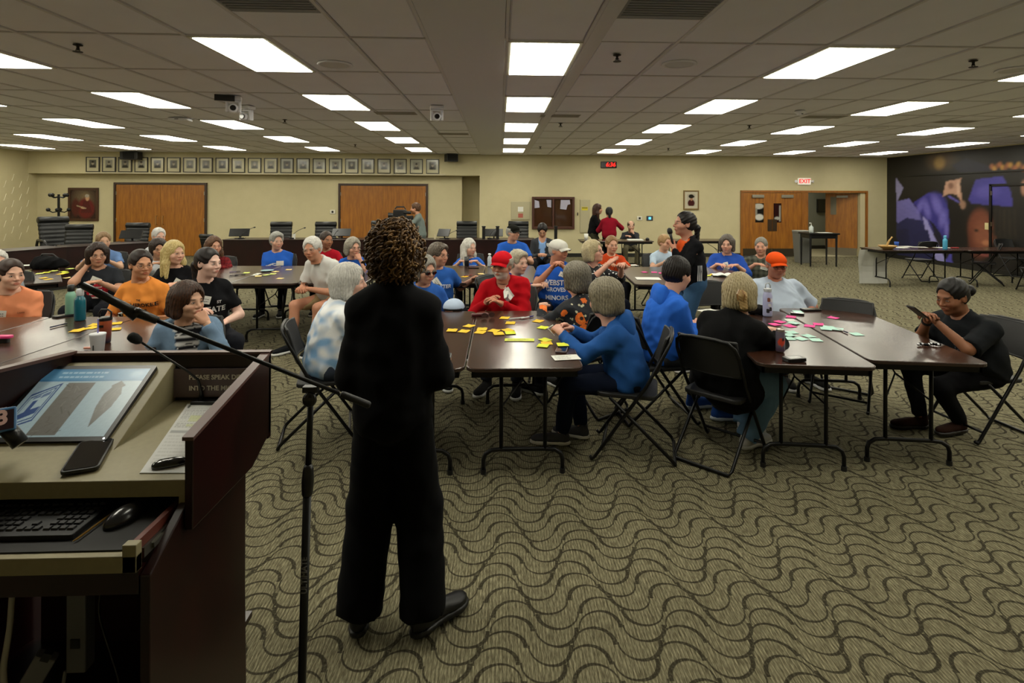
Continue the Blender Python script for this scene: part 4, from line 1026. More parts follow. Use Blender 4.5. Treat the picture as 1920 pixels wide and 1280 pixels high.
# electrical panels
for px0, px1, py0, py1, lab in ((958, 994, 378, 412, 'beige electrical panel with small signs left of the notice board'), (1087, 1106, 374, 436, 'beige electrical panel with a yellow sticker right of the notice board')):
    x0, z0 = W(px0, py1, YB); x1, z1 = W(px1, py0, YB); e_ = tag(MB().b2((x0, YB-.03, z0), (x1, YB, z1)).obj('electrical_panel', M('panel_beige', 'aaa283', .5), bev=.006), lab, 'electrical panel', 'electrical panels')
    MB().b2((x0+.03, YB-.036, z0+.03), (x1-.03, YB-.03, z1-.03)).obj('door', M('panel_beige', 'aaa283', .5), e_)
    if px0 < 1000:
        a, b = W(976, 392, YB); MB().b2((a-.08, YB-.04, b-.07), (a+.08, YB-.036, b+.07)).obj('notice_label', PAPER, e_); a, b = W(976, 404, YB); MB().b2((a-.07, YB-.04, b-.06), (a+.07, YB-.036, b+.06)).obj('warning_label', M('red_label', 'a8584a', .7), e_)
    else:
        a, b = W(1096, 391, YB); MB().b2((a-.09, YB-.04, b-.05), (a+.09, YB-.036, b+.05)).obj('warning_label', M('yellow_label', 'c9bb2c', .7), e_); MB().b2((a-.08, YB-.041, b+.01), (a+.08, YB-.0395, b+.03)).obj('label_bar', PLAST, e_)
# small wall devices
def plate(px, py, lab, name, cat, cc='d8d5c6', sc='15150f', w_=.15, h_=.12, screen=None, Y=YB):
    x, z = W(px, py, Y); e_ = tag(MB().b2((x-w_/2, Y-.025, z-h_/2), (x+w_/2, Y, z+h_/2)).obj(name, M('plate_'+cc, cc, .5), bev=.008), lab, cat)
    MB().b2((x-w_/5, Y-.03, z-h_/4), (x+w_/5, Y-.025, z+h_/4)).obj('sensor' if not screen else 'screen', M('scr_'+(screen or sc), screen or sc, .3, emit=1.2 if screen else 0), e_)
plate(624, 397, 'white square wall sensor left of the second wooden door', 'wall_sensor', 'sensor', Y=YA)
plate(1199, 409, 'white wall sensor left of the blue-lit thermostat', 'wall_sensor', 'sensor'); plate(1218, 409, 'dark thermostat with a glowing blue screen', 'thermostat', 'thermostat', '2c3236', screen='4fa8e0', w_=.19, h_=.14)
plate(1083, 401, 'tiny black key box between notice board and panel', 'key_box', 'key box', '2a2219', w_=.03, h_=.09)
x0, z0 = W(1281, 393, YB); x1, z1 = W(1310, 357, YB); p = Paint(x1-x0-.07, z1-z0-.07, 40, 46, 'b9b19c'); p.rect(.2, .16, .8, .84, 'a79f90'); p.ell(.5, .32, .26, .22, '401a1c'); p.rect(0, 0, 1, .16, 'b9b19c'); p.ell(.52, .58, .10, .13, '9c7358'); p.ell(.5, .72, .2, .12, '1c1815'); p.ell(.62, .70, .14, .05, '141210')
framed('framed_portrait', x1-x0, z1-z0, .035, '6f5526', p, 'gold-framed portrait of a person in a dark hat above the speaker', 'portrait', ((x0+x1)/2, YB-.005, z0))
# ---- mural on the right wall: a flat print
def mural():
    y0, y1 = 5.5, YB-.02; w_ = y1-y0; h_ = CEIL-.02
    p = Paint(w_, h_, 320, 120, '14110f')
    def uv(px, py):       # place on the wall plane x = XR from the position in the photograph
        r = ray(px, py); t = XR/r[0]; return ((y1-r[1]*t)/w_, (EYE+r[2]*t)/h_)
    def E_(px, py, rx, ry, col, soft=.25, op=1., ang=0):
        a, b = uv(px, py); a2, _ = uv(px+rx, py); _, b2 = uv(px, py-ry); p.ell(a, b, abs(a2-a), abs(b2-b), col, soft, op, ang)
    def P_(pts, col, op=1.): p.poly([uv(*q) for q in pts], col, op)
    E_(1765, 300, 26, 16, '4a3820', 1.); E_(1762, 305, 10, 11, '8a6d3a', .8); P_([(1785, 310), (1812, 296), (1885, 322), (1800, 324)], '1b1a2b')
    for i in range(16): E_(1860+i*5, 312+4*math.sin(i*1.7), 4, 5, ['a0613c', 'b98a3e', '7a4a30'][i % 3], .7, .8)
    P_([(1680, 333), (1694, 352), (1690, 362), (1681, 380)], '8a86b0'); P_([(1681, 378), (1705, 372), (1722, 395), (1735, 415), (1712, 410), (1682, 420)], '6a65a6')
    P_([(1681, 420), (1700, 408), (1727, 413), (1740, 430), (1745, 500), (1683, 485)], '20224f'); P_([(1683, 430), (1702, 428), (1712, 490), (1683, 484)], '171941')
    E_(1752, 398, 29, 38, '2b2966', .2); P_([(1712, 380), (1740, 362), (1765, 364), (1782, 400), (1780, 420), (1778, 446), (1765, 448), (1745, 425), (1728, 400)], '332f7d')
    for a, b, rx, ry, an in ((1757, 385, 8, 20, 30), (1768, 410, 7, 16, -20), (1738, 392, 6, 18, 20), (1775, 430, 4, 16, 0), (1725, 388, 5, 14, -30)): E_(a, b, rx, ry, '6f68b8', .9, .8, an)
    P_([(1730, 405), (1738, 412), (1760, 460), (1775, 492), (1768, 498), (1750, 480), (1738, 445)], '8f8bc4'); P_([(1742, 412), (1752, 420), (1765, 440), (1772, 460), (1760, 452)], '15152c')
    P_([(1740, 430), (1750, 470), (1760, 505), (1715, 492), (1712, 440)], '1c1e49'); P_([(1765, 500), (1785, 470), (1790, 508)], '4a46a0')
    P_([(1768, 368), (1774, 340), (1795, 336), (1803, 334), (1800, 345), (1803, 365), (1803, 378), (1795, 366), (1783, 362)], 'b28a76'); E_(1783, 348, 5, 6, '7c5848', .6); E_(1797, 352, 3, 14, 'c9a48f', .7); P_([(1780, 366), (1800, 378), (1801, 382), (1776, 368)], '5b54a8')
    E_(1805, 384, 6, 8, '8f6f5c', .5); P_([(1776, 372), (1800, 384), (1806, 400), (1812, 460), (1812, 500), (1786, 495), (1782, 430)], '100e0d')
    E_(1845, 425, 44, 58, '120f0d', .2); E_(1838, 430, 24, 38, '6b3a2a', .35); E_(1836, 455, 20, 30, '5c2f22', .4); E_(1842, 440, 18, 26, '7d4a36', .7); E_(1877, 450, 12, 22, '5e3524', .5)
    P_([(1816, 374), (1830, 336), (1880, 330), (1896, 360), (1900, 388), (1860, 384), (1822, 382)], '3b3684'); E_(1850, 360, 22, 12, '4e4896', .8); P_([(1862, 390), (1900, 388), (1912, 470), (1868, 450)], '151310')
    for i in range(5): P_([(1864+i*9, 392), (1867+i*9, 392), (1866+i*10, 450), (1862+i*10, 440)], '2c241c', .7)
    E_(1831, 432, 4, 2.5, '1a0e0a', .6); E_(1858, 434, 4, 2.5, '1a0e0a', .6); E_(1849, 455, 7, 5, 'a86e4e', .7); E_(1848, 476, 11, 5, '8a4a44', .4); E_(1848, 475, 10, 1.2, '3a1614', .5)
    E_(1920, 352, 5, 14, '9c705c', .5)
    p.noise(.10, 90, 5)
    me = p.mesh('mural'); o = obj('mural', me, M('mural_print', rough=.5, attr=True), None, (XR-.004, (y0+y1)/2, .0), (0, 0, R(-90)))
    tag(o, 'wall-sized photographic mural of graduates in purple gowns', 'mural'); return uv
MUV = mural()
def onright(px, py): r = ray(px, py); t = XR/r[0]; return r[1]*t, EYE+r[2]*t
ls = M('black_strip', '0a0a0a', .4)
a = onright(1697, 330); b = onright(1925, 322); c = onright(1697, 480)
mb = MB(); mb.b2((XR-.03, b[0], a[1]-.02), (XR-.006, a[0], a[1]+.02)); tag(mb.obj('trim_2', ls), kind='structure')
a = onright(1858, 345); mb = MB(); mb.b2((XR-.03, a[0]-.04, .0), (XR-.006, a[0]+.02, a[1])); mb.b2((XR-.03, a[0]-1.1, a[1]-.05), (XR-.006, a[0], a[1])); d5 = tag(mb.obj('door_5', ls), kind='structure')
for q in (362, 420): y_, z_ = onright(1860, q); MB().b2((XR-.035, y_-.02, z_-.05), (XR-.005, y_, z_+.05)).obj('hinge', NICK, d5)
y_, z_ = onright(1851, 424); sw = tag(MB().b2((XR-.02, y_-.05, z_-.08), (XR-.004, y_+.05, z_+.08)).obj('light_switch', M('ivory', 'c9bd8c', .5), bev=.005), 'ivory light switch on the mural beside the hidden door', 'switch'); MB().b2((XR-.028, y_-.012, z_-.02), (XR-.02, y_+.012, z_+.02)).obj('toggle', M('ivory', 'c9bd8c', .5), sw)
# ------------------------------------------------------------------ furniture
def laminate():
    m, nt, bs = new_mat('walnut_laminate'); v = coords('Object', (1, .25, 1)); n = noise(v, 14, 5, .65); n2 = noise(coords('Object'), 2.5, 2)
    link(mixc(((n-.3)*2).clamp(), srgb('24130c'), srgb('432719')), bs.inputs['Base Color']); link(n2*.10+.17, bs.inputs['Roughness']); bs.inputs['Specular IOR Level'].default_value = .55
    bump(bs, noise(coords('Object'), 320, 2), .08, .001); return m
LAM = laminate(); BLK = M('black_metal', '070708', .4, spec=.35); BLKP = M('black_vinyl', '121213', .55, bumps=(180, .15, .001)); EDGE = M('table_edge', '2e2018', .4)
def make_table(wd=.70, ln=1.70, label='', group=None):
    e_ = empty('folding_table', (0, 0, 0), 0, label, 'table', group); T = .74
    MB().prism(rrect(wd, ln, .07, 5), T-.022, T).obj('tabletop', LAM, e_, bev=.004)
    MB().prism(rrect(wd+.006, ln+.006, .073, 5), T-.020, T-.003).obj('edge_band', EDGE, e_)
    mb = MB()
    for lo, hi in (((-wd/2+.03, -ln/2+.04, T-.065), (-wd/2+.045, ln/2-.04, T-.022)), ((wd/2-.045, -ln/2+.04, T-.065), (wd/2-.03, ln/2-.04, T-.022)), ((-wd/2+.03, -ln/2+.04, T-.065), (wd/2-.03, -ln/2+.055, T-.022)), ((-wd/2+.03, ln/2-.055, T-.065), (wd/2-.03, ln/2-.04, T-.022))): mb.b2(lo, hi)
    mb.obj('apron', BLK, e_)
    for q in (-1, 1):
        y = q*(ln/2-.24); mb = MB()
        a = wd*.20; f_ = wd*.36
        mb.tube([(-f_, y, .012), (-f_, y, .09), (-f_+.012, y, .125), (-f_+.05, y, .15), (-a, y, .155), (a, y, .155), (f_-.05, y, .15), (f_-.012, y, .125), (f_, y, .09), (f_, y, .012)], .0135, 10)
        fr_ = mb.obj('leg_frame', BLK, e_, smooth=True); mb = MB(); mb.tube([(-wd*.42, y, T-.07), (wd*.42, y, T-.07)], .011, 8); mb.obj('top_bar', BLK, e_)
        for sx in (-1, 1):
            mb = MB(); mb.tube([(sx*a, y, .155), (sx*a, y, T-.04)], .0125, 10); mb.obj('leg', BLK, e_, smooth=True)
            mb = MB(); mb.tube([(sx*f_, y, .0), (sx*f_, y, .03)], .018, 10); mb.obj('foot_cap', BLKP, fr_)
        mb = MB(); mb.tube([(-a, y, .42), (0, y-q*.16, .55), (0, y-q*.42, T-.03)], .006, 6); mb.tube([(a, y, .42), (0, y-q*.16, .55)], .006, 6); mb.obj('brace', BLK, e_)
    return e_
def make_fchair(label=''):
    e_ = empty('folding_chair', (0, 0, 0), 0, label, 'chair', 'black folding chairs'); S_ = .435
    mb = MB(); mb.tube([(-.215, .27, .03), (-.215, .25, .015), (-.215, .235, .03), (-.215, -.10, .52), (-.215, -.215, .74), (-.20, -.245, .80), (-.16, -.262, .835), (-.08, -.268, .845), (.08, -.268, .845), (.16, -.262, .835), (.20, -.245, .80), (.215, -.215, .74), (.215, -.10, .52), (.215, .235, .03), (.215, .25, .015), (.215, .27, .03)], .0118, 8)
    mb.obj('front_frame', BLK, e_, smooth=True)
    mb = MB(); mb.tube([(-.195, .14, S_-.01), (-.195, -.10, .20), (-.195, -.27, .04), (-.18, -.285, .014), (.18, -.285, .014), (.195, -.27, .04), (.195, -.10, .20), (.195, .14, S_-.01)], .0115, 8); mb.obj('rear_frame', BLK, e_, smooth=True)
    mb = MB(); mb.tube([(-.215, .19, .085), (.215, .19, .085)], .010, 8); mb.obj('stretcher', BLK, e_)
    mb = MB(); mb.prism(rrect(.40, .40, .05, 4, 0, .03), S_-.012, S_+.018); mb.obj('seat', BLKP, e_, bev=.008)
    P_ = [[((i/8-.5)*.40, -.262+.035*((i/8-.5)*2)**2*1.0-.0*j+(.84-(.60+.235*j/5))*.30-.004, .60+.235*j/5) for j in range(6)] for i in range(9)]; P_ = np.array(P_)
    mb = MB(); mb.sheet(P_); mb.sheet((P_+np.array((0, .014, .0)))[::-1])
    for i in (0,): pass
    n_, m_ = P_.shape[:2]; 
    ring = [P_[i, 0] for i in range(n_)]+[P_[-1, j] for j in range(m_)]+[P_[i, -1] for i in range(n_-1, -1, -1)]+[P_[0, j] for j in range(m_-1, -1, -1)]
    mb.tube(np.array(ring)+np.array((0, .007, 0)), .009, 6); mb.obj('backrest', BLKP, e_, smooth=True)
    return e_
PT = make_table(); PT['label'] = 'dark walnut folding table, near right one of the centre pair, with yellow notes'; PT['group'] = 'dark folding tables'
used = [0]
def table(cx, cy, ang, label, wd=1., z=0):
    t = PT if not used[0] else copy_tree(PT); used[0] = 1
    t.location = (cx, cy, z); t.rotation_euler = (0, 0, R(ang)); t['label'] = label; t.scale = (wd, 1, 1); return t
table(.155, 4.21, 0, 'dark folding table with yellow notes and phone, nearest in the centre'); table(-.56, 4.21, 0, 'dark folding table partly hidden behind the standing presenter in black')
ra = -8.5
table(2.07, 4.20, ra, 'dark folding table at front right holding the printed drink can'); table(2.81, 4.25, ra, 'dark folding table at front right where the black-polo sitter leans', 1.02)
table(-2.66, 4.05, 0, 'dark folding table front left beside the denim-jacket sitter'); table(-3.37, 4.05, 0, 'dark folding table front left holding the teal bottle'); table(-4.08, 4.05, 0, 'dark folding table at the far left edge, front row')
for k in range(3): table(-1.97-.79*k, 7.55, 0, ['dark folding table, middle left row, beside the man in khaki shorts', 'dark folding table, middle left row, under the scattered pale notes', 'dark folding table, middle left row, holding the takeout box'][k], 1.1)
table(-.565, 7.55, 0, 'dark folding table, middle row, in front of the long white-haired sitter'); table(.15, 7.55, 0, 'dark folding table, middle row, behind the red-capped man')
for k in range(2): table(2.05+.8*k, 7.38, -4, ['dark folding table, middle right row, with pink notes and white papers', 'dark folding table, middle right row, with the open book'][k], 1.12)
table(-5.98, 7.33, 38, 'angled dark folding table at far left with yellow notes', 1.1); table(-6.6, 6.84, 38, 'angled dark folding table at far left edge holding the dark bag', 1.1)
table(2.75, 13.35, 90, 'dark folding table along the back wall by the seated grey-shirted man', 1.0); table(4.75, 13.5, 90, 'dark folding table near the back wall behind the microphone speaker', 1.0)
t1 = table(8.35, 11.15, 90, 'dark folding table on the right side holding the wooden bowl', 1.05); table(10.1, 11.1, 90, 'dark folding table on the right side nearest the mural', 1.05)
PC = make_fchair(); cu_ = [0]
def fchair(x, y, face, label):
    c = PC if not cu_[0] else copy_tree(PC); cu_[0] = 1
    c.location = (x, y, 0); c.rotation_euler = (0, 0, R(face+180)); c['label'] = label; return c
# empty folding chairs
fchair(2.98, 4.78, -40, 'empty black folding chair behind the black-polo sitter')
fchair(*G(1345, 685), 10, 'empty black folding chair between the blue hoodie and grey tee sitters')
x, y = G(1725, 525); fchair(x, y, 180, 'empty black folding chair tucked at the right table, left one'); x, y = G(1832, 530); fchair(x, y-.2, -130, 'black folding chair with shiny backrest by the mural table')
x, y = G(1800, 500); fchair(x+.3, 11.9, 0, 'black folding chair behind the mural table, middle'); x, y = G(1715, 492); fchair(x, 12.1, 0, 'black folding chair behind the right table below the purple gown')
fchair(10.1, 10.2, 160, 'black folding chair in the dark right end of the mural table'); 
# small dark console and bin by the doors
x0, y0_ = G(1505, 488); x1, _ = G(1560, 490); 
cn = empty('console_table', (W(1535, 450, 14.4)[0], 14.4, 0), 0, 'small black table beside the wooden doors holding the sanitizer', 'table'); mb = MB(); mb.b2((-.40, -.28, .82), (.40, .28, .86)); mb.obj('tabletop', BLK, cn, bev=.005); mb = MB(); mb.b2((-.36, -.24, .72), (.36, .24, .82)); mb.obj('apron', BLK, cn)
for sx in (-1, 1):
    for sy in (-1, 1): mb = MB(); mb.tube([(sx*.34, sy*.22, .82), (sx*.34, sy*.22, 0)], [.032, .022], 4); mb.obj('leg', BLK, cn)
bn = empty('waste_bin', (W(1504, 450, 15.1)[0], 15.1, 0), 0, 'grey rectangular waste bin beside the small black table', 'bin'); MB().lathe([(.20, 0), (.26, .80), (.27, .82), (.27, .86), (.24, .86), (.22, .80)], seg=4, mx=Matrix.Rotation(R(45), 4, 'Z')).obj('bucket', M('bin_grey', '6a6b66', .6), bn, bev=.01)
MB().b2((-.19, -.19, .86), (.19, .19, .875)).obj('lid', M('bin_lid', '9b9a92', .6), bn)
# ---- executive chairs
ELEA = M('black_leather', '0d0e0f', .42, bumps=(40, .15, .003), spec=.45)
def make_echair():
    e_ = empty('office_chair', (0, 0, 0), 0, '', 'office chair', 'black executive chairs')
    F = Fd((-.33, -.42, .42), (.33, .4, 1.25), .014); F.cone((-.18, 0, .50), (.18, 0, .50), .07, .07, .04); F.cone((-.18, .18, .50), (.18, .18, .50), .075, .075, .04); F.cone((-.18, -.15, .50), (.18, -.15, .50), .07, .07, .04); V, Q = F.mesh(); obj('seat', mesh_np('seat', V, Q, None, True), ELEA, e_)
    F = Fd((-.36, -.42, .5), (.36, 0, 1.3), .014)
    for z in np.linspace(.60, 1.0, 6): F.cone((-.20, -.21-(z-.6)*.22, z), (.20, -.21-(z-.6)*.22, z), .055, .055, .03)
    V, Q = F.mesh(); b = obj('backrest', mesh_np('back', V, Q, None, True), ELEA, e_)
    mb = MB(); mb.tube([(-.25, -.31, 1.09), (-.24, -.31, 1.09), (.24, -.31, 1.09), (.25, -.31, 1.09)], [.055, .068, .068, .055], 16); mb.obj('headrest', ELEA, b, smooth=True)
    for q in (-1, 1):
        mb = MB(); mb.tube([(q*.27, -.18, .50), (q*.30, -.22, .62), (q*.31, -.15, .72), (q*.31, .08, .72), (q*.30, .16, .64), (q*.27, .12, .50)], .024, 8); mb.obj('armrest', PLAST, e_, smooth=True)
    mb = MB(); mb.tube([(0, 0, .08), (0, 0, .44)], .03, 10); mb.obj('gas_post', BLK, e_)
    for k in range(5):
        a = R(72*k+18); mb = MB(); mb.tube([(0, 0, .11), (.28*math.cos(a), .28*math.sin(a), .07)], [.028, .018], 6); l_ = mb.obj('leg', BLK, e_); mb = MB(); mb.tube([(.28*math.cos(a)-.012, .28*math.sin(a), .028), (.28*math.cos(a)+.012, .28*math.sin(a), .028)], .028, 10); mb.obj('caster', PLAST, l_)
    return e_
PE = make_echair(); eu = [0]
def echair(px, py, Y, face, lab, z=1.13):
    x, zz = W(px, py, Y); c = PE if not eu[0] else copy_tree(PE); eu[0] = 1
    s_ = zz/1.15; c.location = (x, Y, 0); c.rotation_euler = (0, 0, R(face+180)); c.scale = (s_, s_, s_); c['label'] = lab
echair(115, 407, 12.6, 60, 'black executive chair turned sideways under the oil portrait, farthest left'); echair(140, 422, 12.3, 20, 'black executive chair left of the first door, second from left'); echair(245, 419, 12.95, 5, 'black executive chair in front of the first wooden door')
echair(402, 438, 13.8, 160, 'black executive chair low behind the brown-haired sitter right of the first door'); echair(522, 417, 13.6, 8, 'black executive chair behind the grey-haired sitter in blue'); echair(606, 417, 13.6, 5, 'black executive chair behind the sitter in the red tee')
echair(711, 415, 13.6, 0, 'black executive chair in front of the second door by the camera operator'); echair(874, 416, 13.7, 0, 'black executive chair behind the long white-haired sitter'); echair(971, 416, 13.7, -5, 'black executive chair behind the black-capped man in blue')
# ---- dais
def dais(pts, zt, name, lab):
    e_ = empty(name, (0, 0, 0), 0, lab, 'desk', 'dark mahogany dais benches'); P_ = [Vector((x, y, 0)) for x, y in pts]
    for i in range(len(P_)-1):
        a, b = P_[i], P_[i+1]; d = (b-a); L_ = d.length; an = math.atan2(d.y, d.x); mx = Matrix.Translation(a) @ Matrix.Rotation(an, 4, 'Z')
        mb = MB(); mb.b2((0, 0, 0.06), (L_, .04, zt-.02), mx=mx); mb.obj('front_panel', MAHO, e_)
        mb = MB(); mb.b2((-.01, -.02, zt-.02), (L_+.01, .62, zt+.0), mx=mx); mb.obj('desktop', MAHO, e_, bev=.004)
        mb = MB(); mb.b2((0, .02, 0), (L_, .05, .06), mx=mx); mb.obj('plinth', BB, e_)
        mb = MB(); mb.b2((0, .04, 0), (.04, .6, zt-.02), mx=mx); mb.b2((L_-.04, .04, 0), (L_, .6, zt-.02), mx=mx); mb.obj('side_panel', MAHO, e_)
    return e_
ZD = .79
xs = W(418, 450, 12.8)[0]; xe = W(1003, 450, 12.8)[0]
dais([(xs+i*(xe-xs)/4, 12.8) for i in range(5)], ZD, 'dais_bench', 'long dark mahogany council bench across the back'); dais([(W(-20, 474, 9.9)[0], 9.9), (-8.1, 10.95), (W(282, 457, 12.0)[0], 12.0)], ZD, 'dais_bench', 'dark mahogany council bench wing at the far left')
def monitor(px, py, Y, rz, lab, w_=.42, h_=.20, tilt=55):
    x, z = W(px, py, Y); e_ = empty('desk_monitor', (x, Y, ZD), R(rz), lab, 'monitor', 'monitors on the dais'); mx = Matrix.Translation((0, 0, .14)) @ Matrix.Rotation(R(tilt-90), 4, 'X')
    MB().b2((-w_/2, -.012, -h_/2), (w_/2, .012, h_/2), mx=mx).obj('housing', PLAST, e_, bev=.006); MB().b2((-w_/2+.015, .012, -h_/2+.012), (w_/2-.015, .014, h_/2-.012), mx=mx).obj('screen', LENS, e_); mb = MB(); mb.b2((-.10, -.02, 0), (.10, .14, .012)); mb.tube([(0, .06, 0), (0, .02, .13)], .018, 8); mb.obj('stand', PLAST, e_)
for px, Y, rz, lab in ((246, 12.35, 10, 'black monitor on the left dais wing before the door'), (449, 13.05, 12, 'black tilted monitor at the left end of the council bench'), (640, 13.1, 0, 'black tilted monitor behind the red-tee sitter'), (832, 13.05, -20, 'small black tilted monitor left of the white-haired sitter'), (926, 13.1, 0, 'black monitor between two posts near the black-capped man')): monitor(px, 445, Y, rz, lab, .30 if px == 832 else .42)
def dais_mic(px0, px1, py1, Y, lab):
    x0, _ = W(px0, 449, Y); x1, z1 = W(px1, py1, Y); e_ = empty('gooseneck_microphone', (x0, Y, ZD), 0, lab, 'microphone', 'microphones on the dais'); mb = MB(); mb.b2((-.05, -.04, 0), (.05, .04, .03)); mb.obj('base', PLAST, e_, bev=.006)
    mb = MB(); dx, dz = x1-x0, z1-ZD; mb.tube([(0, 0, .03), (dx*.1, 0, dz*.45), (dx*.45, -.01, dz*.75), (dx*.95, -.02, dz)], .006, 8); mb.obj('gooseneck', PLAST, e_); mb = MB(); mb.tube([(dx*.93, -.02, dz*.985), (dx, -.02, dz), (dx*1.08, -.02, dz*1.02)], [.011, .017, .008], 10); mb.obj('mic_head', PLAST, e_, smooth=True)
for a in ((452, 478, 426, 'gooseneck microphone on the left end of the council bench'), (548, 572, 427, 'gooseneck microphone between the two left executive chairs'), (838, 856, 432, 'gooseneck microphone left of the chair behind the white-haired sitter'), (626, 634, 432, 'gooseneck microphone beside the monitor behind the red-tee sitter'), (918, 931, 428, 'gooseneck microphone between the two black posts')): dais_mic(*a[:3], 13.0, a[3])
for px, lab in ((907, 'left black upright post beside the dais monitor'), (933, 'right black upright post beside the dais monitor'), (1042, 'black upright post right of the suited man')):
    x, z = W(px, 426, 13.0); mb = MB(); zb = ZD if px < 1000 else 0; mb.b2((-.035, -.035, 0), (.035, .035, z-zb)); mb.b2((-.045, -.045, z-zb), (.045, .045, z-zb+.03)); tag(mb.obj('speaker_post', PLAST, None, (x, 13.0, zb), bev=.006), lab, 'post', 'black posts on the dais')
# name plate and white cup on the dais
x, _ = W(815, 447, 12.9); tag(MB().b2((-.018, -.012, 0), (.018, .012, .10)).obj('marker', M('cream', 'c9bd9c', .6), None, (x, 12.95, ZD)), 'small pale upright card on the dais bench', 'card')
x, _ = W(554, 445, 13.1); mb = MB(); mb.lathe([(.03, 0), (.04, .11), (.037, .11), (.028, .01)], seg=16); tag(mb.obj('paper_cup', PAPER, None, (x, 13.0, ZD)), 'white cup on the dais beside an executive chair', 'cup')
# coat stand
x, z = W(110, 380, 15.2); cs = empty('coat_stand', (x, 15.2, 0), 0, 'black coat stand with round pegs in the left corner', 'coat stand'); mb = MB(); mb.tube([(0, 0, .05), (0, 0, z+.22)], .028, 10); mb.obj('pole', BLK, cs)
for zz, k0 in ((z+.16, 0), (z-.22, 30)):
    for k in range(4):
        a = R(90*k+k0); mb = MB(); mb.tube([(0, 0, zz), (.12*math.cos(a), .12*math.sin(a), zz-.03), (.20*math.cos(a), .20*math.sin(a), zz+.02)], .016, 6); pg = mb.obj('arm', BLK, cs); MB().ell((.21*math.cos(a), .21*math.sin(a), zz+.04), (.05, .05, .05)).obj('peg', BLK, pg, smooth=True)
for k in range(4):
    a = R(90*k+20); mb = MB(); mb.tube([(0, 0, .16), (.26*math.cos(a), .26*math.sin(a), .015)], .018, 6); mb.obj('leg', BLK, cs)
# ------------------------------------------------------------------ lectern
LB = empty('lectern', (-1.2, 1.8, 0), 0, 'large mahogany lectern with beige laminate desktop in the foreground', 'lectern')
LMAT = M('beige_laminate', '8d8465', .5, bumps=(220, .1, .001), grain=(60, .12)); RIM = M('rim_brown', '5a403c', .4)
def lec(name, mb, mat_, bev=.0, parent=None): 
    o = mb.obj(name, mat_, parent or LB, (1.2, -1.8, 0), bev=bev); 
    if parent is not None: o.location = (0, 0, 0)
    return o
def slab(poly, axis0, t, mx=None):
    """prism through thickness t along X from x0; poly in (y,z)"""
    n = len(poly); V = [(axis0, y, z) for y, z in poly]+[(axis0+t, y, z) for y, z in poly]
    F = [tuple(range(n)), tuple(range(n, 2*n))[::-1]]+[(i, n+i, n+(i+1) % n, (i+1) % n) for i in range(n)]
    return MB().add(V, F)
XR_ = -.815
# right side: upper wing and base
lec('side_panel', slab([(1.545, .868), (1.545, 1.115), (2.06, 1.205), (2.06, .92), (1.91, .860)], XR_-.022, .022), MAHO, .003)
lec('side_rim', slab([(1.54, 1.108), (2.064, 1.200), (2.064, 1.209), (1.54, 1.118)], XR_-.026, .030), RIM)
lec('base_side', slab([(1.40, 0), (1.40, .845), (1.56, .93), (1.90, .93), (1.93, .0)], XR_-.047, .024), MAHO, .003)
lec('back_panel', MB().b2((-1.49, 2.04, .90), (XR_, 2.062, 1.200)), MAHO, .002); lec('base_back', MB().b2((-1.49, 1.91, 0), (XR_-.03, 1.93, .93)), MAHO, .002); lec('back_rim', MB().b2((-1.49, 2.036, 1.200), (XR_+.004, 2.066, 1.209)), RIM)
a = Vector((-1.49, 2.05, 0)); b = Vector((-1.80, 1.22, 0)); d = b-a; mxl = Matrix.Translation(a) @ Matrix.Rotation(math.atan2(d.y, d.x), 4, 'Z'); L_ = d.length
n_ = [(0, 0), (L_, 0), (L_, 1.215), (0, 1.205)]; V = [(x, -.011, z) for x, z in n_]+[(x, .011, z) for x, z in n_]
mb = MB(); mb.add(V, [(0, 1, 2, 3), (7, 6, 5, 4), (0, 4, 5, 1), (1, 5, 6, 2), (2, 6, 7, 3), (3, 7, 4, 0)], mx=mxl); lec('side_panel', mb, MAHO)
mb = MB(); mb.b2((0, -.016, 1.205), (L_, .016, 1.216), mx=mxl); lec('side_rim', mb, RIM)
# desktop
zf, zb_ = .993, 1.042
dt = slab([(1.565, zf-.046), (1.565, zf), (2.04, zb_), (2.04, zb_-.046)], -1.78, XR_-.022+1.78); lec('desktop', dt, LMAT, .002)
lec('front_post', MB().b2((-.865, 1.568, .86), (XR_-.02, 1.60, .95)), LMAT, .002)
# inner liner of the mic niche (beige) and wedge carrying the screen
wx = -1.135
def wz(y): return 1.008+(y-1.735)*.585
lec('screen_wedge', slab([(1.70, zf+.008), (1.735, 1.016), (2.025, wz(2.025)), (2.038, wz(2.025)), (2.038, zf+.03)], -1.64, wx+1.64), LMAT, .002)
# sign plate
sg = empty('sign_plate', (-.985, 2.032, 1.055), 0, 'engraved grey sign reading PLEASE SPEAK DIRECTLY INTO THE MICROPHONE', 'sign'); MB().b2((-.155, -.006, 0), (.155, .004, .098)).obj('plate', M('plate_mauve', '6a5a5e', .4), sg)
for k, t_ in enumerate(('PLEASE SPEAK DIRECTLY', 'INTO THE MICROPHONE')): obj('lettering', text_mesh(t_, .0225, .0006, .0004, 'LEFT'), M('letter_white', 'f6f2e8', .5), sg, (-.098, -.0075, .069-.038*k), (R(90), 0, 0))
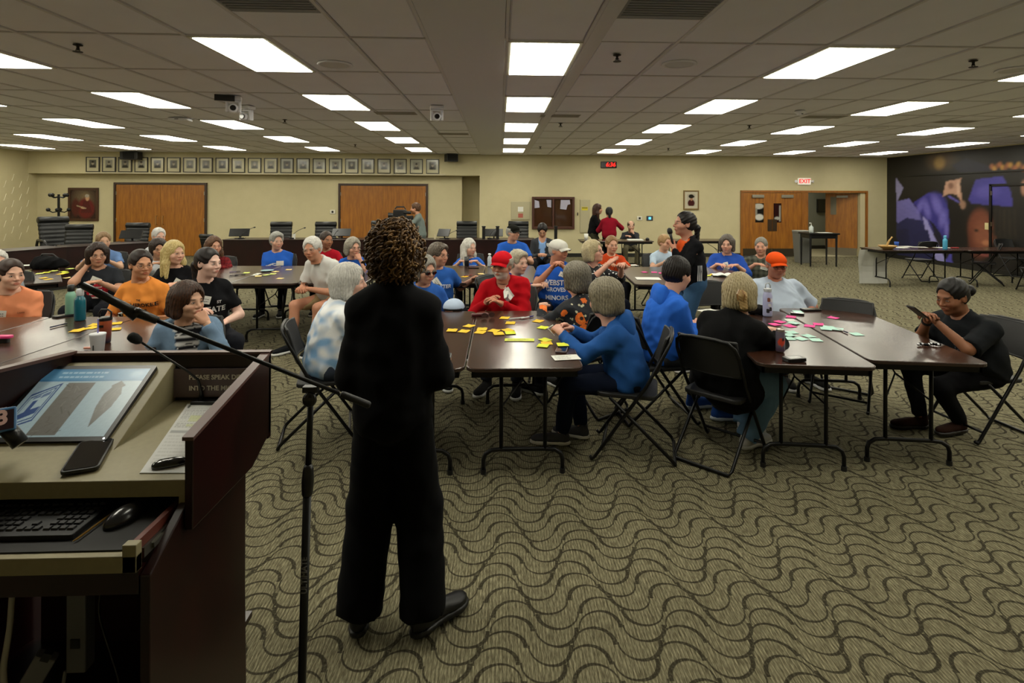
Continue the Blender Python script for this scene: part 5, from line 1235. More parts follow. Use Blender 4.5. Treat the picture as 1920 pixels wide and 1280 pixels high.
# screen
mo = empty('touch_monitor', (0, 0, 0), 0, 'black-framed touch monitor showing a blue slide, set in the lectern', 'monitor')
yb, yt = 1.745, 2.0; cxm = -1.352; wm = .360; dm = Vector((0, yt-yb, wz(yt)-wz(yb))); hm = dm.length; mxm = Matrix.Translation((cxm, yb, wz(yb)+.004)) @ Matrix.Rotation(math.atan2(dm.z, dm.y), 4, 'X')
MB().prism(rrect(wm, hm, .008, 3, 0, hm/2), 0, .012, mx=mxm).obj('bezel', M('bezel', '17181a', .35), mo)
p = Paint(wm-.028, hm-.030, 220, 180, '8fa3ac'); p.rect(0, .80, 1, 1, '3f6f92'); p.rect(0, .83, 1, .97, '4a7c9e')
p.text_lines(.16, .905, .72, .965, 1, '8fb0c4', 3, .8); p.text_lines(.16, .84, .60, .90, 1, '8fb0c4', 4, .8); p.ell(.90, .91, .06, .05, '7ba0b8', .9, .6)
p.poly([(.30, .02), (.52, .02), (.74, .78), (.48, .78)] and [(.30, .02), (.56, .02), (.56, .78), (.30, .78)], '5f5d58'); 
rs = random.Random(2)
for i in range(26): x_, y_ = rs.uniform(.33, .53), rs.uniform(.06, .74); p.line(x_, y_, x_+rs.uniform(-.06, .06), y_+rs.uniform(-.09, .09), .004, rs.choice(['4a4742', '716e66', '56524c']), .8)
p.poly([(.80, .12), (.875, .40), (.885, .60), (.85, .70), (.87, .73), (.80, .80), (.735, .73), (.75, .70), (.72, .60), (.735, .40)], '5a5a55'); 
for i in range(10): p.line(.76+rs.random()*.08, .3+rs.random()*.4, .76+rs.random()*.08, .3+rs.random()*.4, .004, '6d6c66', .6)
p.poly([(.04, .08), (.25, .22), (.25, .78), (.04, .60)], '2f4570'); p.poly([(.052, .115), (.238, .24), (.238, .745), (.052, .575)], '8fa3ac'); p.poly([(.062, .145), (.228, .26), (.228, .72), (.062, .555)], '2f4570'); p.poly([(.07, .17), (.22, .275), (.22, .695), (.07, .54)], '93a6ae')
p.poly([(.075, .30), (.11, .34), (.11, .50), (.145, .52), (.145, .38), (.215, .43), (.215, .33), (.075, .2)], '2f4570'); p.poly([(.15, .54), (.21, .60), (.21, .66), (.15, .60)], '3a4f78', .8); p.poly([(.09, .52), (.14, .56), (.14, .60), (.09, .555)], '3a4f78', .8)
p.noise(.04, 50); o = obj('screen', p.mesh('screen', 'XY'), M('screen_emit', rough=.25, attr=True, emit=.12), mo); o.matrix_world = mxm @ Matrix.Translation((0, hm/2, .0125))
MB().prism(rrect(.075, .014, .003, 2, wm/2-.055, hm-.009), .012, .0145, mx=mxm).obj('sticker', PAPER, mo); obj('lettering', text_mesh('DELL', .008, .0002, .0002), M('grey_letter', '8d8f92', .4), mo); bpy.data.objects[-1 if 0 else len(bpy.data.objects)-1]
mo.children[-1].matrix_world = mxm @ Matrix.Translation((0, .007, .0125)); MB().ell((wm/2-.010, .008, .012), (.003, .003, .0015), 8, 4, mx=mxm).obj('power_led', M('led_white', 'ffffff', emit=3), mo)
# gooseneck mic on the lectern
x, y = G(388, 752, 1.045); gm = empty('gooseneck_microphone', (x, y, 1.037), R(-3), 'black gooseneck microphone on the lectern desktop', 'microphone'); mb = MB(); mb.prism(rrect(.095, .045, .006, 3), 0, .014); mb.obj('base', PLAST, gm, bev=.003)
pr = [W(377, 748, y), W(377, 735, y), W(372, 712, y-.02), W(350, 694, y-.06), W(300, 662, y-.14), W(268, 642, y-.19)]; yy = [y, y, y-.02, y-.06, y-.14, y-.19]
Pg = [(q[0]-x, yy[i]-y, q[1]-1.037) for i, q in enumerate(pr)]; Pg[0] = (Pg[0][0], 0, .012)
mb = MB(); mb.tube(Pg, [.008, .006, .0042, .0038, .0036, .0036], 10); mb.obj('gooseneck', PLAST, gm, smooth=True)
h0, h1 = Vector(Pg[-1]), Vector(Pg[-1])+(Vector(Pg[-1])-Vector(Pg[-2])).normalized()*.045; mb = MB(); mb.tube([h0, h0.lerp(h1, .2), h0.lerp(h1, .6), h0.lerp(h1, .9), h1], [.006, .013, .016, .013, .006], 14); mb.obj('foam_windscreen', M('foam', '0d0d0e', .95, bumps=(600, .8, .002)), gm, smooth=True)
zd = lambda y: zf+(y-1.565)*(zb_-zf)/.475
def on_desk(px, py):
    y = 1.8
    for _ in range(8): x, y = G(px, py, zd(y))
    return x, y, zd(y)
slope = math.atan2(zb_-zf, .475)
# programme sheets
c4 = [on_desk(*q) for q in ((262, 888), (374, 888), (414, 760), (352, 758))]
mb = MB(); mb.add([(*q[:2], q[2]+.002) for q in c4]+[(*q[:2], q[2]+.0005) for q in c4], [(0, 1, 2, 3), (7, 6, 5, 4), (0, 4, 5, 1), (1, 5, 6, 2), (2, 6, 7, 3), (3, 7, 4, 0)])
pp = Paint(.20, .27, 110, 150, 'c9c9c6'); pp.text_lines(.06, .60, .92, .93, 12, '6a6a68', 2, .6); pp.text_lines(.06, .10, .92, .50, 9, '9a9a96', 5, .35); pp.rect(.05, .52, .95, .56, '77787a', .6); pp.rect(.3, .7, .6, .80, 'b9bf7a', .6); pp.rect(.32, .62, .7, .66, 'b9bf7a', .5); pp.ell(.1, .95, .04, .03, '555550')
me = pp.mesh('paper', 'XY'); V = np.array([v.co for v in me.vertices]); u = V[:, 0]/.20+.5; v = V[:, 1]/.27+.5; C4 = np.array(c4)
Pp = (C4[0][None]*((1-u)*(1-v))[:, None]+C4[1][None]*(u*(1-v))[:, None]+C4[2][None]*(u*v)[:, None]+C4[3][None]*((1-u)*v)[:, None])+np.array((0, 0, .003))
me.vertices.foreach_set('co', Pp.astype(np.float32).ravel()); ps = tag(obj('printed_sheet', me, M('print_paper', rough=.8, attr=True)), 'printed white agenda sheet with yellow highlighting on the lectern', 'paper'); mb.obj('lower_sheet', PAPER, ps)
def phone(px0, py0, px1, py1, w_, z, lab, h_=.15, T=.009, col='0b0b0c', zfun=None):
    a = G(px0, py0, z); b = G(px1, py1, z); an = math.atan2(b[1]-a[1], b[0]-a[0])-math.pi/2
    e_ = empty('smartphone', ((a[0]+b[0])/2, (a[1]+b[1])/2, z), an, lab, 'phone'); MB().prism(rrect(w_, h_, .012, 4), 0, T).obj('case', M('phone_'+col, col, .35), e_, bev=.002); MB().prism(rrect(w_-.010, h_-.012, .008, 4), T, T+.0012).obj('screen', LENS, e_); return e_
a = on_desk(148, 882); b = on_desk(184, 818); e_ = phone(142, 889, 188, 828, .088, (a[2]+b[2])/2+.002, 'large black smartphone lying on the lectern desktop', .168, .010); e_.rotation_euler[0] = slope
# presenter clicker
x, y, z = on_desk(316, 874); ck2 = empty('remote_clicker', (x, y, z+.003), R(-70), 'glossy black presentation remote on the agenda sheet', 'remote'); F = Fd((-.04, -.06, -.01), (.04, .06, .03), .003); F.ell((0, .01, .004), (.020, .042, .016), .01); F.ell((0, -.02, .004), (.018, .022, .013), .01); F.plane((0, 0, 0), (0, 0, -1)); V, Q = F.mesh(); obj('body', mesh_np('body', V, Q, None, True), M('gloss_black', '070708', .12, coat=.6), ck2)
for k in range(4): MB().ell((.006*(-1)**k, .002-.008*(k//2)*2, .0175), (.004, .003, .002), 8, 4).obj('button', M('silver', 'b8b8b8', .3), ck2)
# keyboard tray
tr = empty('keyboard_tray', (0, 0, 0), 0, 'pulled-out keyboard tray with beige front edge under the lectern desktop', 'drawer'); zt_ = .905
MB().b2((-1.78, 1.405, zt_-.012), (-.885, 1.90, zt_)).obj('tray_board', M('tray_black', '141312', .7), tr); mb = MB(); mb.b2((-1.78, 1.385, zt_-.045), (-.862, 1.408, zt_-.004)); mb.b2((-.895, 1.385, zt_-.045), (-.862, 1.408, zt_+.022)); mb.obj('front_edge', LMAT, tr, bev=.002)
MB().b2((-.886, 1.408, zt_-.035), (-.872, 1.88, zt_+.018)).obj('side_rail', M('rail_red', '5c2a20', .4), tr); mb = MB(); mb.b2((-.871, 1.42, zt_-.030), (-.864, 1.88, zt_-.006)); mb.b2((-.864, 1.45, zt_-.024), (-.858, 1.88, zt_-.012)); mb.obj('slide', M('slide_steel', '77766e', .35, .9), tr)
kb = empty('keyboard', (-1.285, 1.53, zt_), 0, 'black full-size keyboard on the pulled-out tray', 'keyboard'); MB().prism(rrect(.46, .165, .008, 3), 0, .014).obj('case', M('kb_black', '101012', .5), kb, bev=.002)
km = MB().add([(sx*a_, sy*b_, z) for z, a_, b_ in ((0, .0078, .0078), (.005, .0066, .0066)) for sx, sy in ((-1, -1), (1, -1), (1, 1), (-1, 1))], [(4, 5, 6, 7), (0, 1, 5, 4), (1, 2, 6, 5), (2, 3, 7, 6), (3, 0, 4, 7)]).mesh('key'); km.materials.append(M('key_black', '1c1c1f', .45))
for r_ in range(6):
    for c_ in range(22):
        x = -.212+c_*.0195+(.012 if c_ > 14 else 0)*0+(.006 if c_ > 14 else 0)+(.006 if c_ > 17 else 0); y = .062-r_*.0225-(.004 if r_ else 0)
        if c_ in (15, 16, 17) and r_ in (3, ): continue
        if c_ in (15, 17) and r_ == 4: continue
        if r_ == 5 and 4 <= c_ <= 8: continue
        if x > .222: continue
        obj('key', km, [], kb, (x, y, .014))
obj('space_bar', MB().box((-.095, .062-5*.0225-.004, .0165), (.095, .0155, .005)).mesh('space'), M('key_black', '1c1c1f', .45), kb)
ms = empty('computer_mouse', (-.985, 1.535, zt_), R(-18), 'black computer mouse on the keyboard tray', 'mouse'); F = Fd((-.045, -.07, -.01), (.045, .07, .05), .004); F.ell((0, 0, .004), (.030, .055, .032), .01); F.plane((0, 0, 0), (0, 0, -1)); V, Q = F.mesh(); obj('shell', mesh_np('shell', V, Q, None, True), M('mouse_grey', '1e1e20', .25, coat=.3), ms); MB().ell((0, .03, .030), (.004, .010, .004), 8, 6).obj('scroll_wheel', PLAST, ms)
mb = MB(); mb.tube([(-1.045, 1.435, .91), (-1.040, 1.445, .911), (-1.03, 1.57, .911)], [.001, .0028, .0028], 8); pn = tag(mb.obj('pen', M('pen_gold', '8a6a30', .3, .6)), 'slim gold pen on the keyboard tray between keyboard and mouse', 'pen')
# inside of the lectern: rail, shelf, cables
lec('cross_rail', MB().b2((-1.76, 1.40, .80), (XR_-.05, 1.43, .858)), MAHO); lec('inner_shelf', MB().b2((-1.76, 1.40, .28), (XR_-.05, 2.03, .30)), MAHO)
ps_ = empty('power_strip', (0, 0, 0), 0, 'grey power strip mounted upright inside the lectern', 'power strip'); ps_.location = (W(152, 1100, 1.62)[0], 1.62, 0); MB().b2((-.026, -.02, .45), (.026, .02, .78)).obj('housing', M('strip_grey', '6a6a6e', .5), ps_, bev=.004)
for k in range(1): MB().b2((-.012, -.023, .52), (.012, -.02, .545)).obj('socket', PLAST, ps_)
mb = MB(); mb.tube([(-1.19, 1.61, .45), (-1.20, 1.60, .34), (-1.25, 1.58, .15), (-1.30, 1.56, .02)], .0045, 8); tag(mb.obj('cable', M('cord_grey', '8b8b8b', .6), smooth=True), 'grey cord hanging from the power strip', 'cable')
for k, (pts, lab) in enumerate((([(-1.24, 1.50, .76), (-1.23, 1.48, .66), (-1.24, 1.47, .56), (-1.19, 1.45, .42), (-1.14, 1.44, .2), (-1.15, 1.44, .02)], 'thick white cable looping down inside the lectern, right strand'), ([(-1.26, 1.52, .66), (-1.26, 1.49, .53), (-1.28, 1.46, .35), (-1.27, 1.46, .02)], 'white cable inside the lectern, left strand'), ([(-1.12, 1.7, .8), (-1.10, 1.6, .62), (-1.00, 1.55, .45), (-1.02, 1.55, .1)], 'thin dark cable hanging near the lectern side wall'))):
    mb = MB(); P_ = np.array(pts); t = np.linspace(0, len(P_)-1, 30); P2 = np.stack([np.interp(t, np.arange(len(P_)), P_[:, i]) for i in range(3)], 1)
    for _ in range(3): P2[1:-1] = (P2[:-2]+P2[1:-1]*2+P2[2:])/4
    mb.tube(P2, .0065 if k < 2 else .003, 8); tag(mb.obj('cable', M('cable_white', 'a9a59a', .6) if k < 2 else PLAST, smooth=True), lab, 'cable')
x_, y_ = -1.20, 1.50; pl = tag(MB().prism(rrect(.05, .03, .006), 0, .085).obj('power_adapter', M('strip_grey', '6a6a6e', .5), None, (x_, y_, .50), (0, .5, .3), bev=.004), 'grey power adapter tied into the lectern cables', 'adapter'); MB().b2((-.01, -.02, .08), (.01, .0, .1)).obj('plug', PLAST, pl)
# news microphone with cube flag
nm = empty('news_microphone', (-1.425, 1.63, 1.05), 0, 'broadcast microphone with a blue numbered cube flag at the left edge', 'microphone')
mxn = Matrix.Translation((.055, -.01, .085)) @ Matrix.Rotation(R(38), 4, 'Z') @ Matrix.Rotation(R(-24), 4, 'X')
MB().box((0, 0, 0), (.062, .062, .062), mx=mxn).obj('cube_flag', M('flag_blue', '3f6f9e', .4), nm, bev=.004)
MB().b2((-.026, -.0325, -.027), (.026, -.0315, .024), mx=mxn).obj('flag_panel', M('flag_maroon', '2a1620', .4), nm); MB().b2((-.027, -.026, .0312), (.024, .026, .0322), mx=mxn).obj('flag_panel', M('flag_maroon', '2a1620', .4), nm)
o = obj('lettering', text_mesh('8', .052, .002, .0005), M('flag_pink', 'e0b8b4', .5), nm); o.matrix_basis = mxn @ Matrix.Translation((0, -.0335, .004)) @ Matrix.Rotation(R(90), 4, 'X')
o = obj('lettering', text_mesh('2', .044, .002, .0005), M('flag_white', 'e0e0e0', .5), nm); o.matrix_basis = mxn @ Matrix.Translation((-.006, 0, .033))
o = obj('lettering', text_mesh('abc', .016, .0006, .0005), M('flag_white', 'e0e0e0', .5), nm); o.matrix_basis = mxn @ Matrix.Translation((.0, -.018, .033))
mb = MB(); mb.tube([(0, 0, -.01), (0, 0, -.08)], .02, 12, mx=mxn @ Matrix.Rotation(R(-30), 4, 'Y')); mb.tube([(0, .03, .0), (0, .062, .012)], [.018, .022], 12, mx=mxn); mb.obj('handle', PLAST, nm, smooth=True); MB().ell((0, .075, .016), (.024, .022, .024), mx=mxn).obj('mic_head', M('foam', '0d0d0e', .95), nm, smooth=True)
# ------------------------------------------------------------------ boom microphone stand
Ys = 1.60; tp = W(583, 738, Ys); bt_ = W(566, 1300, Ys); 
st_ = empty('microphone_stand', (bt_[0], Ys, 0), 0, 'black boom microphone stand in front of the lectern', 'microphone stand'); o0 = Vector((bt_[0], Ys, 0))
def S_(px, py, Y): x, z = W(px, py, Y); return Vector((x, Y, z))-o0
dirv = (S_(583, 738, Ys)-S_(566, 1300, Ys)).normalized(); top_ = S_(583, 738, Ys); low = top_-dirv*(top_.z/dirv.z)
g1, g2 = S_(578, 878, Ys), S_(576, 925, Ys)
mb = MB(); mb.tube([g1, top_], .0085, 12); mb.obj('upper_tube', BLK, st_, smooth=True); mb = MB(); mb.tube([low+dirv*.05, g2], .0115, 12); lt_ = mb.obj('lower_tube', BLK, st_, smooth=True)
mb = MB(); mb.tube([g1+dirv*.012, g1, g1.lerp(g2, .5), g2, g2-dirv*.006], [.0095, .014, .0165, .015, .012], 14); mb.obj('height_clutch', PLAST, st_, smooth=True)
obj('lettering', text_mesh('ULTIMATE', .022, .0004, .0003), M('grey_print', '77777a', .5), lt_, g2-dirv*.22+Vector((.003, -.0125, 0)), (R(90), R(-90), 0))
mb = MB(); mb.lathe([(.13, 0), (.135, .01), (.12, .022), (.03, .035), (.014, .06)], c=tuple(low), seg=28); mb.obj('base', BLK, st_, smooth=True)
e0, e1 = S_(694, 760, Ys+.04), S_(288, 598, Ys-.13); mb = MB(); mb.tube([e0.lerp(e1, .16), e1], .0058, 12); bm = mb.obj('boom_arm', BLK, st_, smooth=True)
mb = MB(); mb.tube([e0, e0.lerp(e1, .01), e0.lerp(e1, .13), e0.lerp(e1, .15)], [.007, .0105, .010, .008], 12); mb.obj('counterweight_grip', BLKP, bm, smooth=True)
mb = MB(); mb.tube([top_-dirv*.004, top_+dirv*.012], .012, 12); mb.ell(tuple(top_-Vector((.0, .012, .012))), (.020, .012, .021)); mb.b2(tuple(top_+Vector((-.02, -.012, .006))), tuple(top_+Vector((.02, .012, .022)))); mb.obj('boom_clutch', PLAST, st_, smooth=False)
ed = (e1-e0).normalized(); mb = MB(); mb.tube([e1-ed*.01, e1+ed*.035, e1+ed*.045], [.010, .012, .013], 12); mb.tube([e1+ed*.04+Vector((0, 0, -.01)), e1+ed*.075], [.014, .010], 10); mb.obj('mic_clip', PLAST, st_, smooth=True)
wm_ = empty('handheld_microphone', tuple(o0+e1+ed*.05), 0, 'black wired microphone clipped at the end of the boom', 'microphone'); mb = MB(); mb.tube([ed*0, ed*.07+Vector((0, 0, .008)), ed*.12+Vector((0, 0, .014))], [.011, .010, .0085], 12); mb.obj('handle', PLAST, wm_, smooth=True)
mb = MB(); mb.tube([-ed*.035+Vector((0, 0, -.006)), ed*0], [.006, .011], 10); mb.obj('connector', PLAST, wm_)
# ------------------------------------------------------------------ the people in the room
BLUE = '2557b0'
def chair_for(i, label, dx=0., dy=0., rot=0):
    r = i['root']; a = r.rotation_euler.z; x, y = r.location.x, r.location.y
    v = Vector((dx, dy-.03, 0)); v.rotate(Matrix.Rotation(a, 3, 'Z'))
    c = copy_tree(PC); c.location = (x+v.x, y+v.y, 0); c.rotation_euler = (0, 0, a+R(rot)); c['label'] = label; return c
def tie_dye(V, J):
    n = np.sin(V[:, 0]*38+4*np.sin(V[:, 2]*21))+np.sin(V[:, 1]*33+3*np.sin(V[:, 0]*25)+V[:, 2]*17)+.7*np.sin(V[:, 2]*47+V[:, 0]*30)
    t = np.clip(.35*n+.10-(V[:, 2]-.95)*1.6, 0, 1)[:, None]; return rgb('e2e4e6')*(1-t)+rgb('7ea6cf')*t
def plaid(a, b, f=150):
    def g(V, J):
        t = (.5+.5*np.sign(np.sin(V[:, 0]*f))*.5+.25*np.sign(np.sin(V[:, 2]*f)))[:, None]; return rgb(a)*(1-t)+rgb(b)*t
    return g
def stripes(V): t = (np.sin(V[:, 2]*330) > .2)[:, None]; return np.where(t, rgb('c9c9c9'), rgb('1d1d22'))
def polka():
    m, nt, bs = new_mat('polka_dot_cloth'); v = node('ShaderNodeTexVoronoi'); v.inputs['Scale'].default_value = 24; v.inputs['Randomness'].default_value = .35; link(coords('Object'), v.inputs['Vector'])
    link(mixc(X(v.outputs['Distance']).lt(.27), srgb('0c0d14'), srgb('cfcfcf')), bs.inputs['Base Color']); bs.inputs['Roughness'].default_value = .85; return m
def floral():
    m, nt, bs = new_mat('sunflower_cloth'); co = coords('Object'); v = node('ShaderNodeTexVoronoi'); v.inputs['Scale'].default_value = 8.5; link(co, v.inputs['Vector']); d = X(v.outputs['Distance'])
    pet = noise(co, 60, 2); r = d+(pet-.5)*.16
    sp = node('ShaderNodeSeparateColor'); link(v.outputs['Color'], sp.inputs[0]); pick = X(sp.outputs[0])
    v2 = node('ShaderNodeTexVoronoi'); v2.inputs['Scale'].default_value = 26; link(co, v2.inputs['Vector']); l = X(v2.outputs['Distance'])
    c = mixc(l.lt(.28)*noise(co, 9, 2).gt(.50), srgb('10131c'), srgb('b9b496')); c = mixc(l.lt(.2)*noise(co, 7, 2).lt(.47), c, srgb('4d5a35'))
    on = pick.gt(.38); c = mixc(r.lt(.44)*on, c, srgb('dd6a1e')); c = mixc(r.lt(.30)*on*pet.gt(.52), c, srgb('f08a35')); c = mixc(d.lt(.13)*on, c, srgb('2a120c')); link(c, bs.inputs['Base Color']); bs.inputs['Roughness'].default_value = .85; return m
def flagp(n):
    C = np.zeros((n, n, 3)); K = np.zeros((n, n), bool); rs = np.random.RandomState(4)
    for i in range(n):
        for j in range(n):
            u, v = i/(n-1)*2-1, j/(n-1)*2-1
            star = abs(u)**.7+abs(v)**.9 < 1.15+.15*math.sin(9*math.atan2(v, u)); K[i, j] = star
            C[i, j] = rgb('b3202c') if (abs(u) > .45 or v > .5) and rs.rand() > .25 else (rgb('d8d4d0') if int((v+1)*5) % 2 else rgb('a82430'))
            if rs.rand() < .12: C[i, j] = rgb('23252c')
    return C, K
def blob(col, hole='', seed=1, dens=.75):
    def g(n):
        rs = np.random.RandomState(seed); C = np.tile(rgb(col), (n, n, 1)); u, v = np.meshgrid(np.linspace(-1, 1, n), np.linspace(-1, 1, n), indexing='ij')
        f = np.sin(u*7+rs.rand()*6+2*np.sin(v*5))+np.sin(v*9+rs.rand()*6+2*np.sin(u*6)); K = (f > -1.1+(1-dens)*2) & (u*u+v*v < 1.); return C, K
    return g
P_ = person
# ---- the presenter
i0 = P_('person in a black shirt and wide black trousers standing with back turned, curly hair', 742, 474, 2.34, 180, 180, pitch=2, s=.96, hs=.98, lod=0, sit=False, lean=2, skin='c79a80', hair=None, brow='2c1d12', female=True, pz=.90,
        top='0b0b0d', sleeve='long', neck='high', collar='0a0a0c', bottom=('08080a', .040), shoes='0e0e10', sole='0c0c0d', shoest='boot', hands=((.17, .25, 1.03), (-.15, .24, 1.0)), poles=(.12, -1, -.45), toes={1: .95, -1: .1}, hk=('grip', 'relaxed'), loose=.014, build=.86, wr=.004,
        legs={1: (.125, .0, .10), -1: (-.135, .02, .10)})
V_, Q_, C_ = make_hair('curly', 0, '3a2617', '6a4a2a', 5); V_ = V_*.95
hr0 = obj('hair', mesh_np('hair', xf(V_, i0['HR'], i0['Hc'], i0['hs']), Q_, C_*.8, True), HAIR, i0['root'])
mb = curl_locks(900, '352314', '8a683c'); V_, F_, C_ = mb.arrays(); co_ = obj('curls', mesh_np('curls', xf(V_*.95, i0['HR'], i0['Hc'], i0['hs']), F_, C_, True), HAIR, hr0); co_['kind'] = 'stuff'
wpt = to_world(i0, i0['arms'][1][2]); rc = empty('remote_clicker', tuple(wpt+Vector((.02, .07, -.01))), 0, 'black slide remote in the hand of the presenter in black', 'remote'); MB().prism(rrect(.03, .10, .01), -.01, .012).obj('body', PLAST, rc, bev=.003); MB().prism(rrect(.012, .02, .004), .012, .015).obj('button', M('silver', 'b8b8b8', .3), rc)
# ---- front left table
i = P_('person in a peach tee with folded arms at the far left edge', 20, 515, 5.15, 25, 62, lod=0, female=True, skin='d9ab94', hair=('bun', '2a1a14', '3a261c'), hlen=.3, top='e08e66', hands='cross', badge=(-.07, .15, 8), txt=[('CARES', .08, .15, .018, '9a5a3c')], bust=.8, lean=12); chair_for(i, 'black folding chair under the peach-tee sitter')
i = P_('person in an orange tee with lettering and glasses, smiling', 264, 496, 5.35, 5, 52, lod=0, female=True, skin='c68f6e', hair=('pony', '1c1210', '2a1a14'), hlen=.22, top='dd8a3e', hands='lap', glasses=('1a1412', False), badge=(-.10, .18, -2), txt=[('CHEROKEE', .04, .185, .048, '2a2018'), ('THE', .02, .14, .022, '2a2018'), ('PRIDE', .03, .24, .04, '2a2018')], bust=.8, lean=5); chair_for(i, 'black folding chair under the orange-tee sitter with glasses')
i = P_('pale dark-haired person in a black tee with white print, looking right', 390, 493, 5.2, 35, 72, lod=0, female=True, skin='d6b0a0', hair=('pony', '15100f', '241a18'), hlen=.25, top='131316', hands=('table', 'lap'), badge=(-.04, .14, 14), txt=[('STATE', .04, .24, .07, 'c9c9c9'), ('ST', .08, .17, .035, 'c9c9c9')], bust=.8, lean=6, s=1.02); chair_for(i, 'black folding chair under the pale black-tee sitter')
i = P_('brown-haired person in a denim jacket resting the chin on a hand', 352, 565, 3.95, 25, 68, pitch=2, lod=0, female=True, skin='cda086', hair=('bob', '24160f', '4a2c1a'), vol=1.15, top='687f98', topmat=DENIM, sleeve='long', hands=('lap', 'chin'), hk=('relaxed', 'fist'), open_front=(.06, stripes), collar='5f7690', loose=.008, bust=.8, lean=16, s=1.0, hs=1.02); chair_for(i, 'black folding chair under the denim-jacket sitter')
i = P_('person in a dark tee with a flag print holding a hand to the neck', 183, 478, 6.75, 12, 40, lod=1, female=True, skin='b98a70', hair=('bob', '1f130e', '35221a'), top='24262b', hands=('neck', 'table'), hk=('half', 'relaxed'), glasses=('1a1a1a', False), badge=(.02, .10, 25), prints=[(.02, .22, .26, .2, flagp)], belly=.04, bust=1.1, build=1.1); chair_for(i, 'black folding chair under the flag-print sitter')
i = P_('sandy-haired person in a slate blue polo behind the flag-print sitter', 194, 452, 9.0, 15, 45, lod=1, skin='c39a80', hair=('short', '7d6444', '95795a'), top='5f7ba8', collar='5f7ba8'); chair_for(i, 'black folding chair under the slate-blue-polo sitter')
i = P_('white-haired person in a white shirt in front of the first wooden door', 298, 443, 9.7, 10, 50, lod=1, skin='c79a86', hair=('short', 'c2c0bb', 'd5d3cd'), top='b9bcc0', belly=.05); chair_for(i, 'black folding chair under the white-haired sitter by the first door')
i = P_('dark-curly-haired person with glasses in a white top', 297, 467, 8.5, 10, 40, lod=1, female=True, skin='b08468', hair=('puffy', '1e1613', '3a2c26'), top='b9bcc2', glasses=('3a2a22', False), bust=1); chair_for(i, 'black folding chair under the curly dark-haired sitter in white')
i = P_('blonde long-haired person in a black tee with a badge', 327, 474, 6.6, 12, 62, lod=1, female=True, skin='cfa28c', hair=('long', 'b39c5e', 'd9c58a'), hlen=.24, top='111114', hands=('table', 'table'), badge=(.07, .15, 30), prints=[(0, .26, .12, .1, blob('6a6a66', seed=8))], bust=1, s=1.02); chair_for(i, 'black folding chair under the long-haired blonde sitter')
i = P_('brown-haired person in a dark red plaid shirt', 401, 461, 8.3, 10, 48, lod=1, female=True, skin='c08f76', hair=('long', '4a3222', '6b4a32'), hlen=.16, top=plaid('4a1418', '7a2226'), sleeve='long', hands='table', badge=(.04, .14, 10)); chair_for(i, 'black folding chair under the red-plaid sitter')
i = P_('white-haired person cut by the left picture edge behind the peach tee', -6, 492, 6.6, 20, 60, lod=1, skin='c79a86', hair=('short', 'bdbbb5', None), top='7c8288'); chair_for(i, 'black folding chair at the left picture edge')
# ---- middle left table
i = P_('grey-haired person in a blue tee with folded arms and orange collar', 519, 452, 8.75, 8, 38, lod=1, female=True, skin='c69a84', hair=('shortw', '8d8d86', 'a9a9a2'), top=BLUE, hands='cross', badge=(.07, .14, 0), prints=[(-.03, .19, .22, .10, blob('c4cbd8', seed=3))], bust=1.2, build=1.1, belly=.03); chair_for(i, 'black folding chair under the blue-tee sitter with folded arms')
i = P_('white-haired person in a white tee and khaki shorts leaning on the knees', 586, 467, 6.55, -28, -8, pitch=6, roll=8, lod=0, skin='bb8468', hair=('short', 'c9c6bf', 'dedbd4'), top='c9c9c6', bottom='a08a66', shorts=True, shoes='17191c', sole='cfcfcf', hands=((.05, .47, .72), (-.05, .47, .72)), hk=('half', 'half'), glasses=('8a8378', False), badge=(.0, .33, 5), lean=28, belly=.03, legs={1: (.15, .50, .085), -1: (-.15, .44, .085)}, loose=.008, s=1.08); chair_for(i, 'black folding chair under the sitter in khaki shorts')
i = P_('dark-haired person in a red tee with white print', 612, 450, 8.9, 12, 45, lod=1, female=True, skin='96664a', hair=('bun', '2b211d', '4a3c34'), top='961020', hands=('lap', 'table'), prints=[(-.02, .2, .2, .16, blob('c9b9b4', seed=6))]); chair_for(i, 'black folding chair under the red-tee sitter')
i = P_('grey-haired person with glasses in a blue tee, hand over mouth', 662, 464, 8.1, 10, 42, lod=1, female=True, skin='c2917a', hair=('bob', '7d7668', 'a09a8c'), top=BLUE, hands=('lap', 'chin'), hk=('relaxed', 'fist'), glasses=('2a2422', False), badge=(.04, .16, 0), prints=[(-.05, .19, .12, .07, blob('aeb9cf', seed=9))], bust=1, lean=14); chair_for(i, 'black folding chair under the blue-tee sitter covering the mouth')
i = P_('white-haired person in a white and blue tie-dye top, seen in profile', 655, 530, 4.3, 118, 96, pitch=-2, lod=0, female=True, skin='d2a592', hair=('bob', 'b9b6ae', 'dcdad4'), vol=1.25, top=tie_dye, sleeve='short', sleevecut=.85, hands='table', bottom='3a4250', txt=None, build=1.12, belly=.04, bust=1, lean=12, loose=.012); chair_for(i, 'black folding chair under the tie-dye sitter', rot=-14)
i = P_('grey-haired person in dark sunglasses behind the presenter', 797, 506, 5.55, 15, 42, pitch=10, lod=0, female=True, skin='bf9078', hair=('bob', '77746c', '9c9990'), top='2d5aa6', glasses=('0c0c0c', True), hands='lap', bust=.8); chair_for(i, 'black folding chair under the sunglasses sitter')
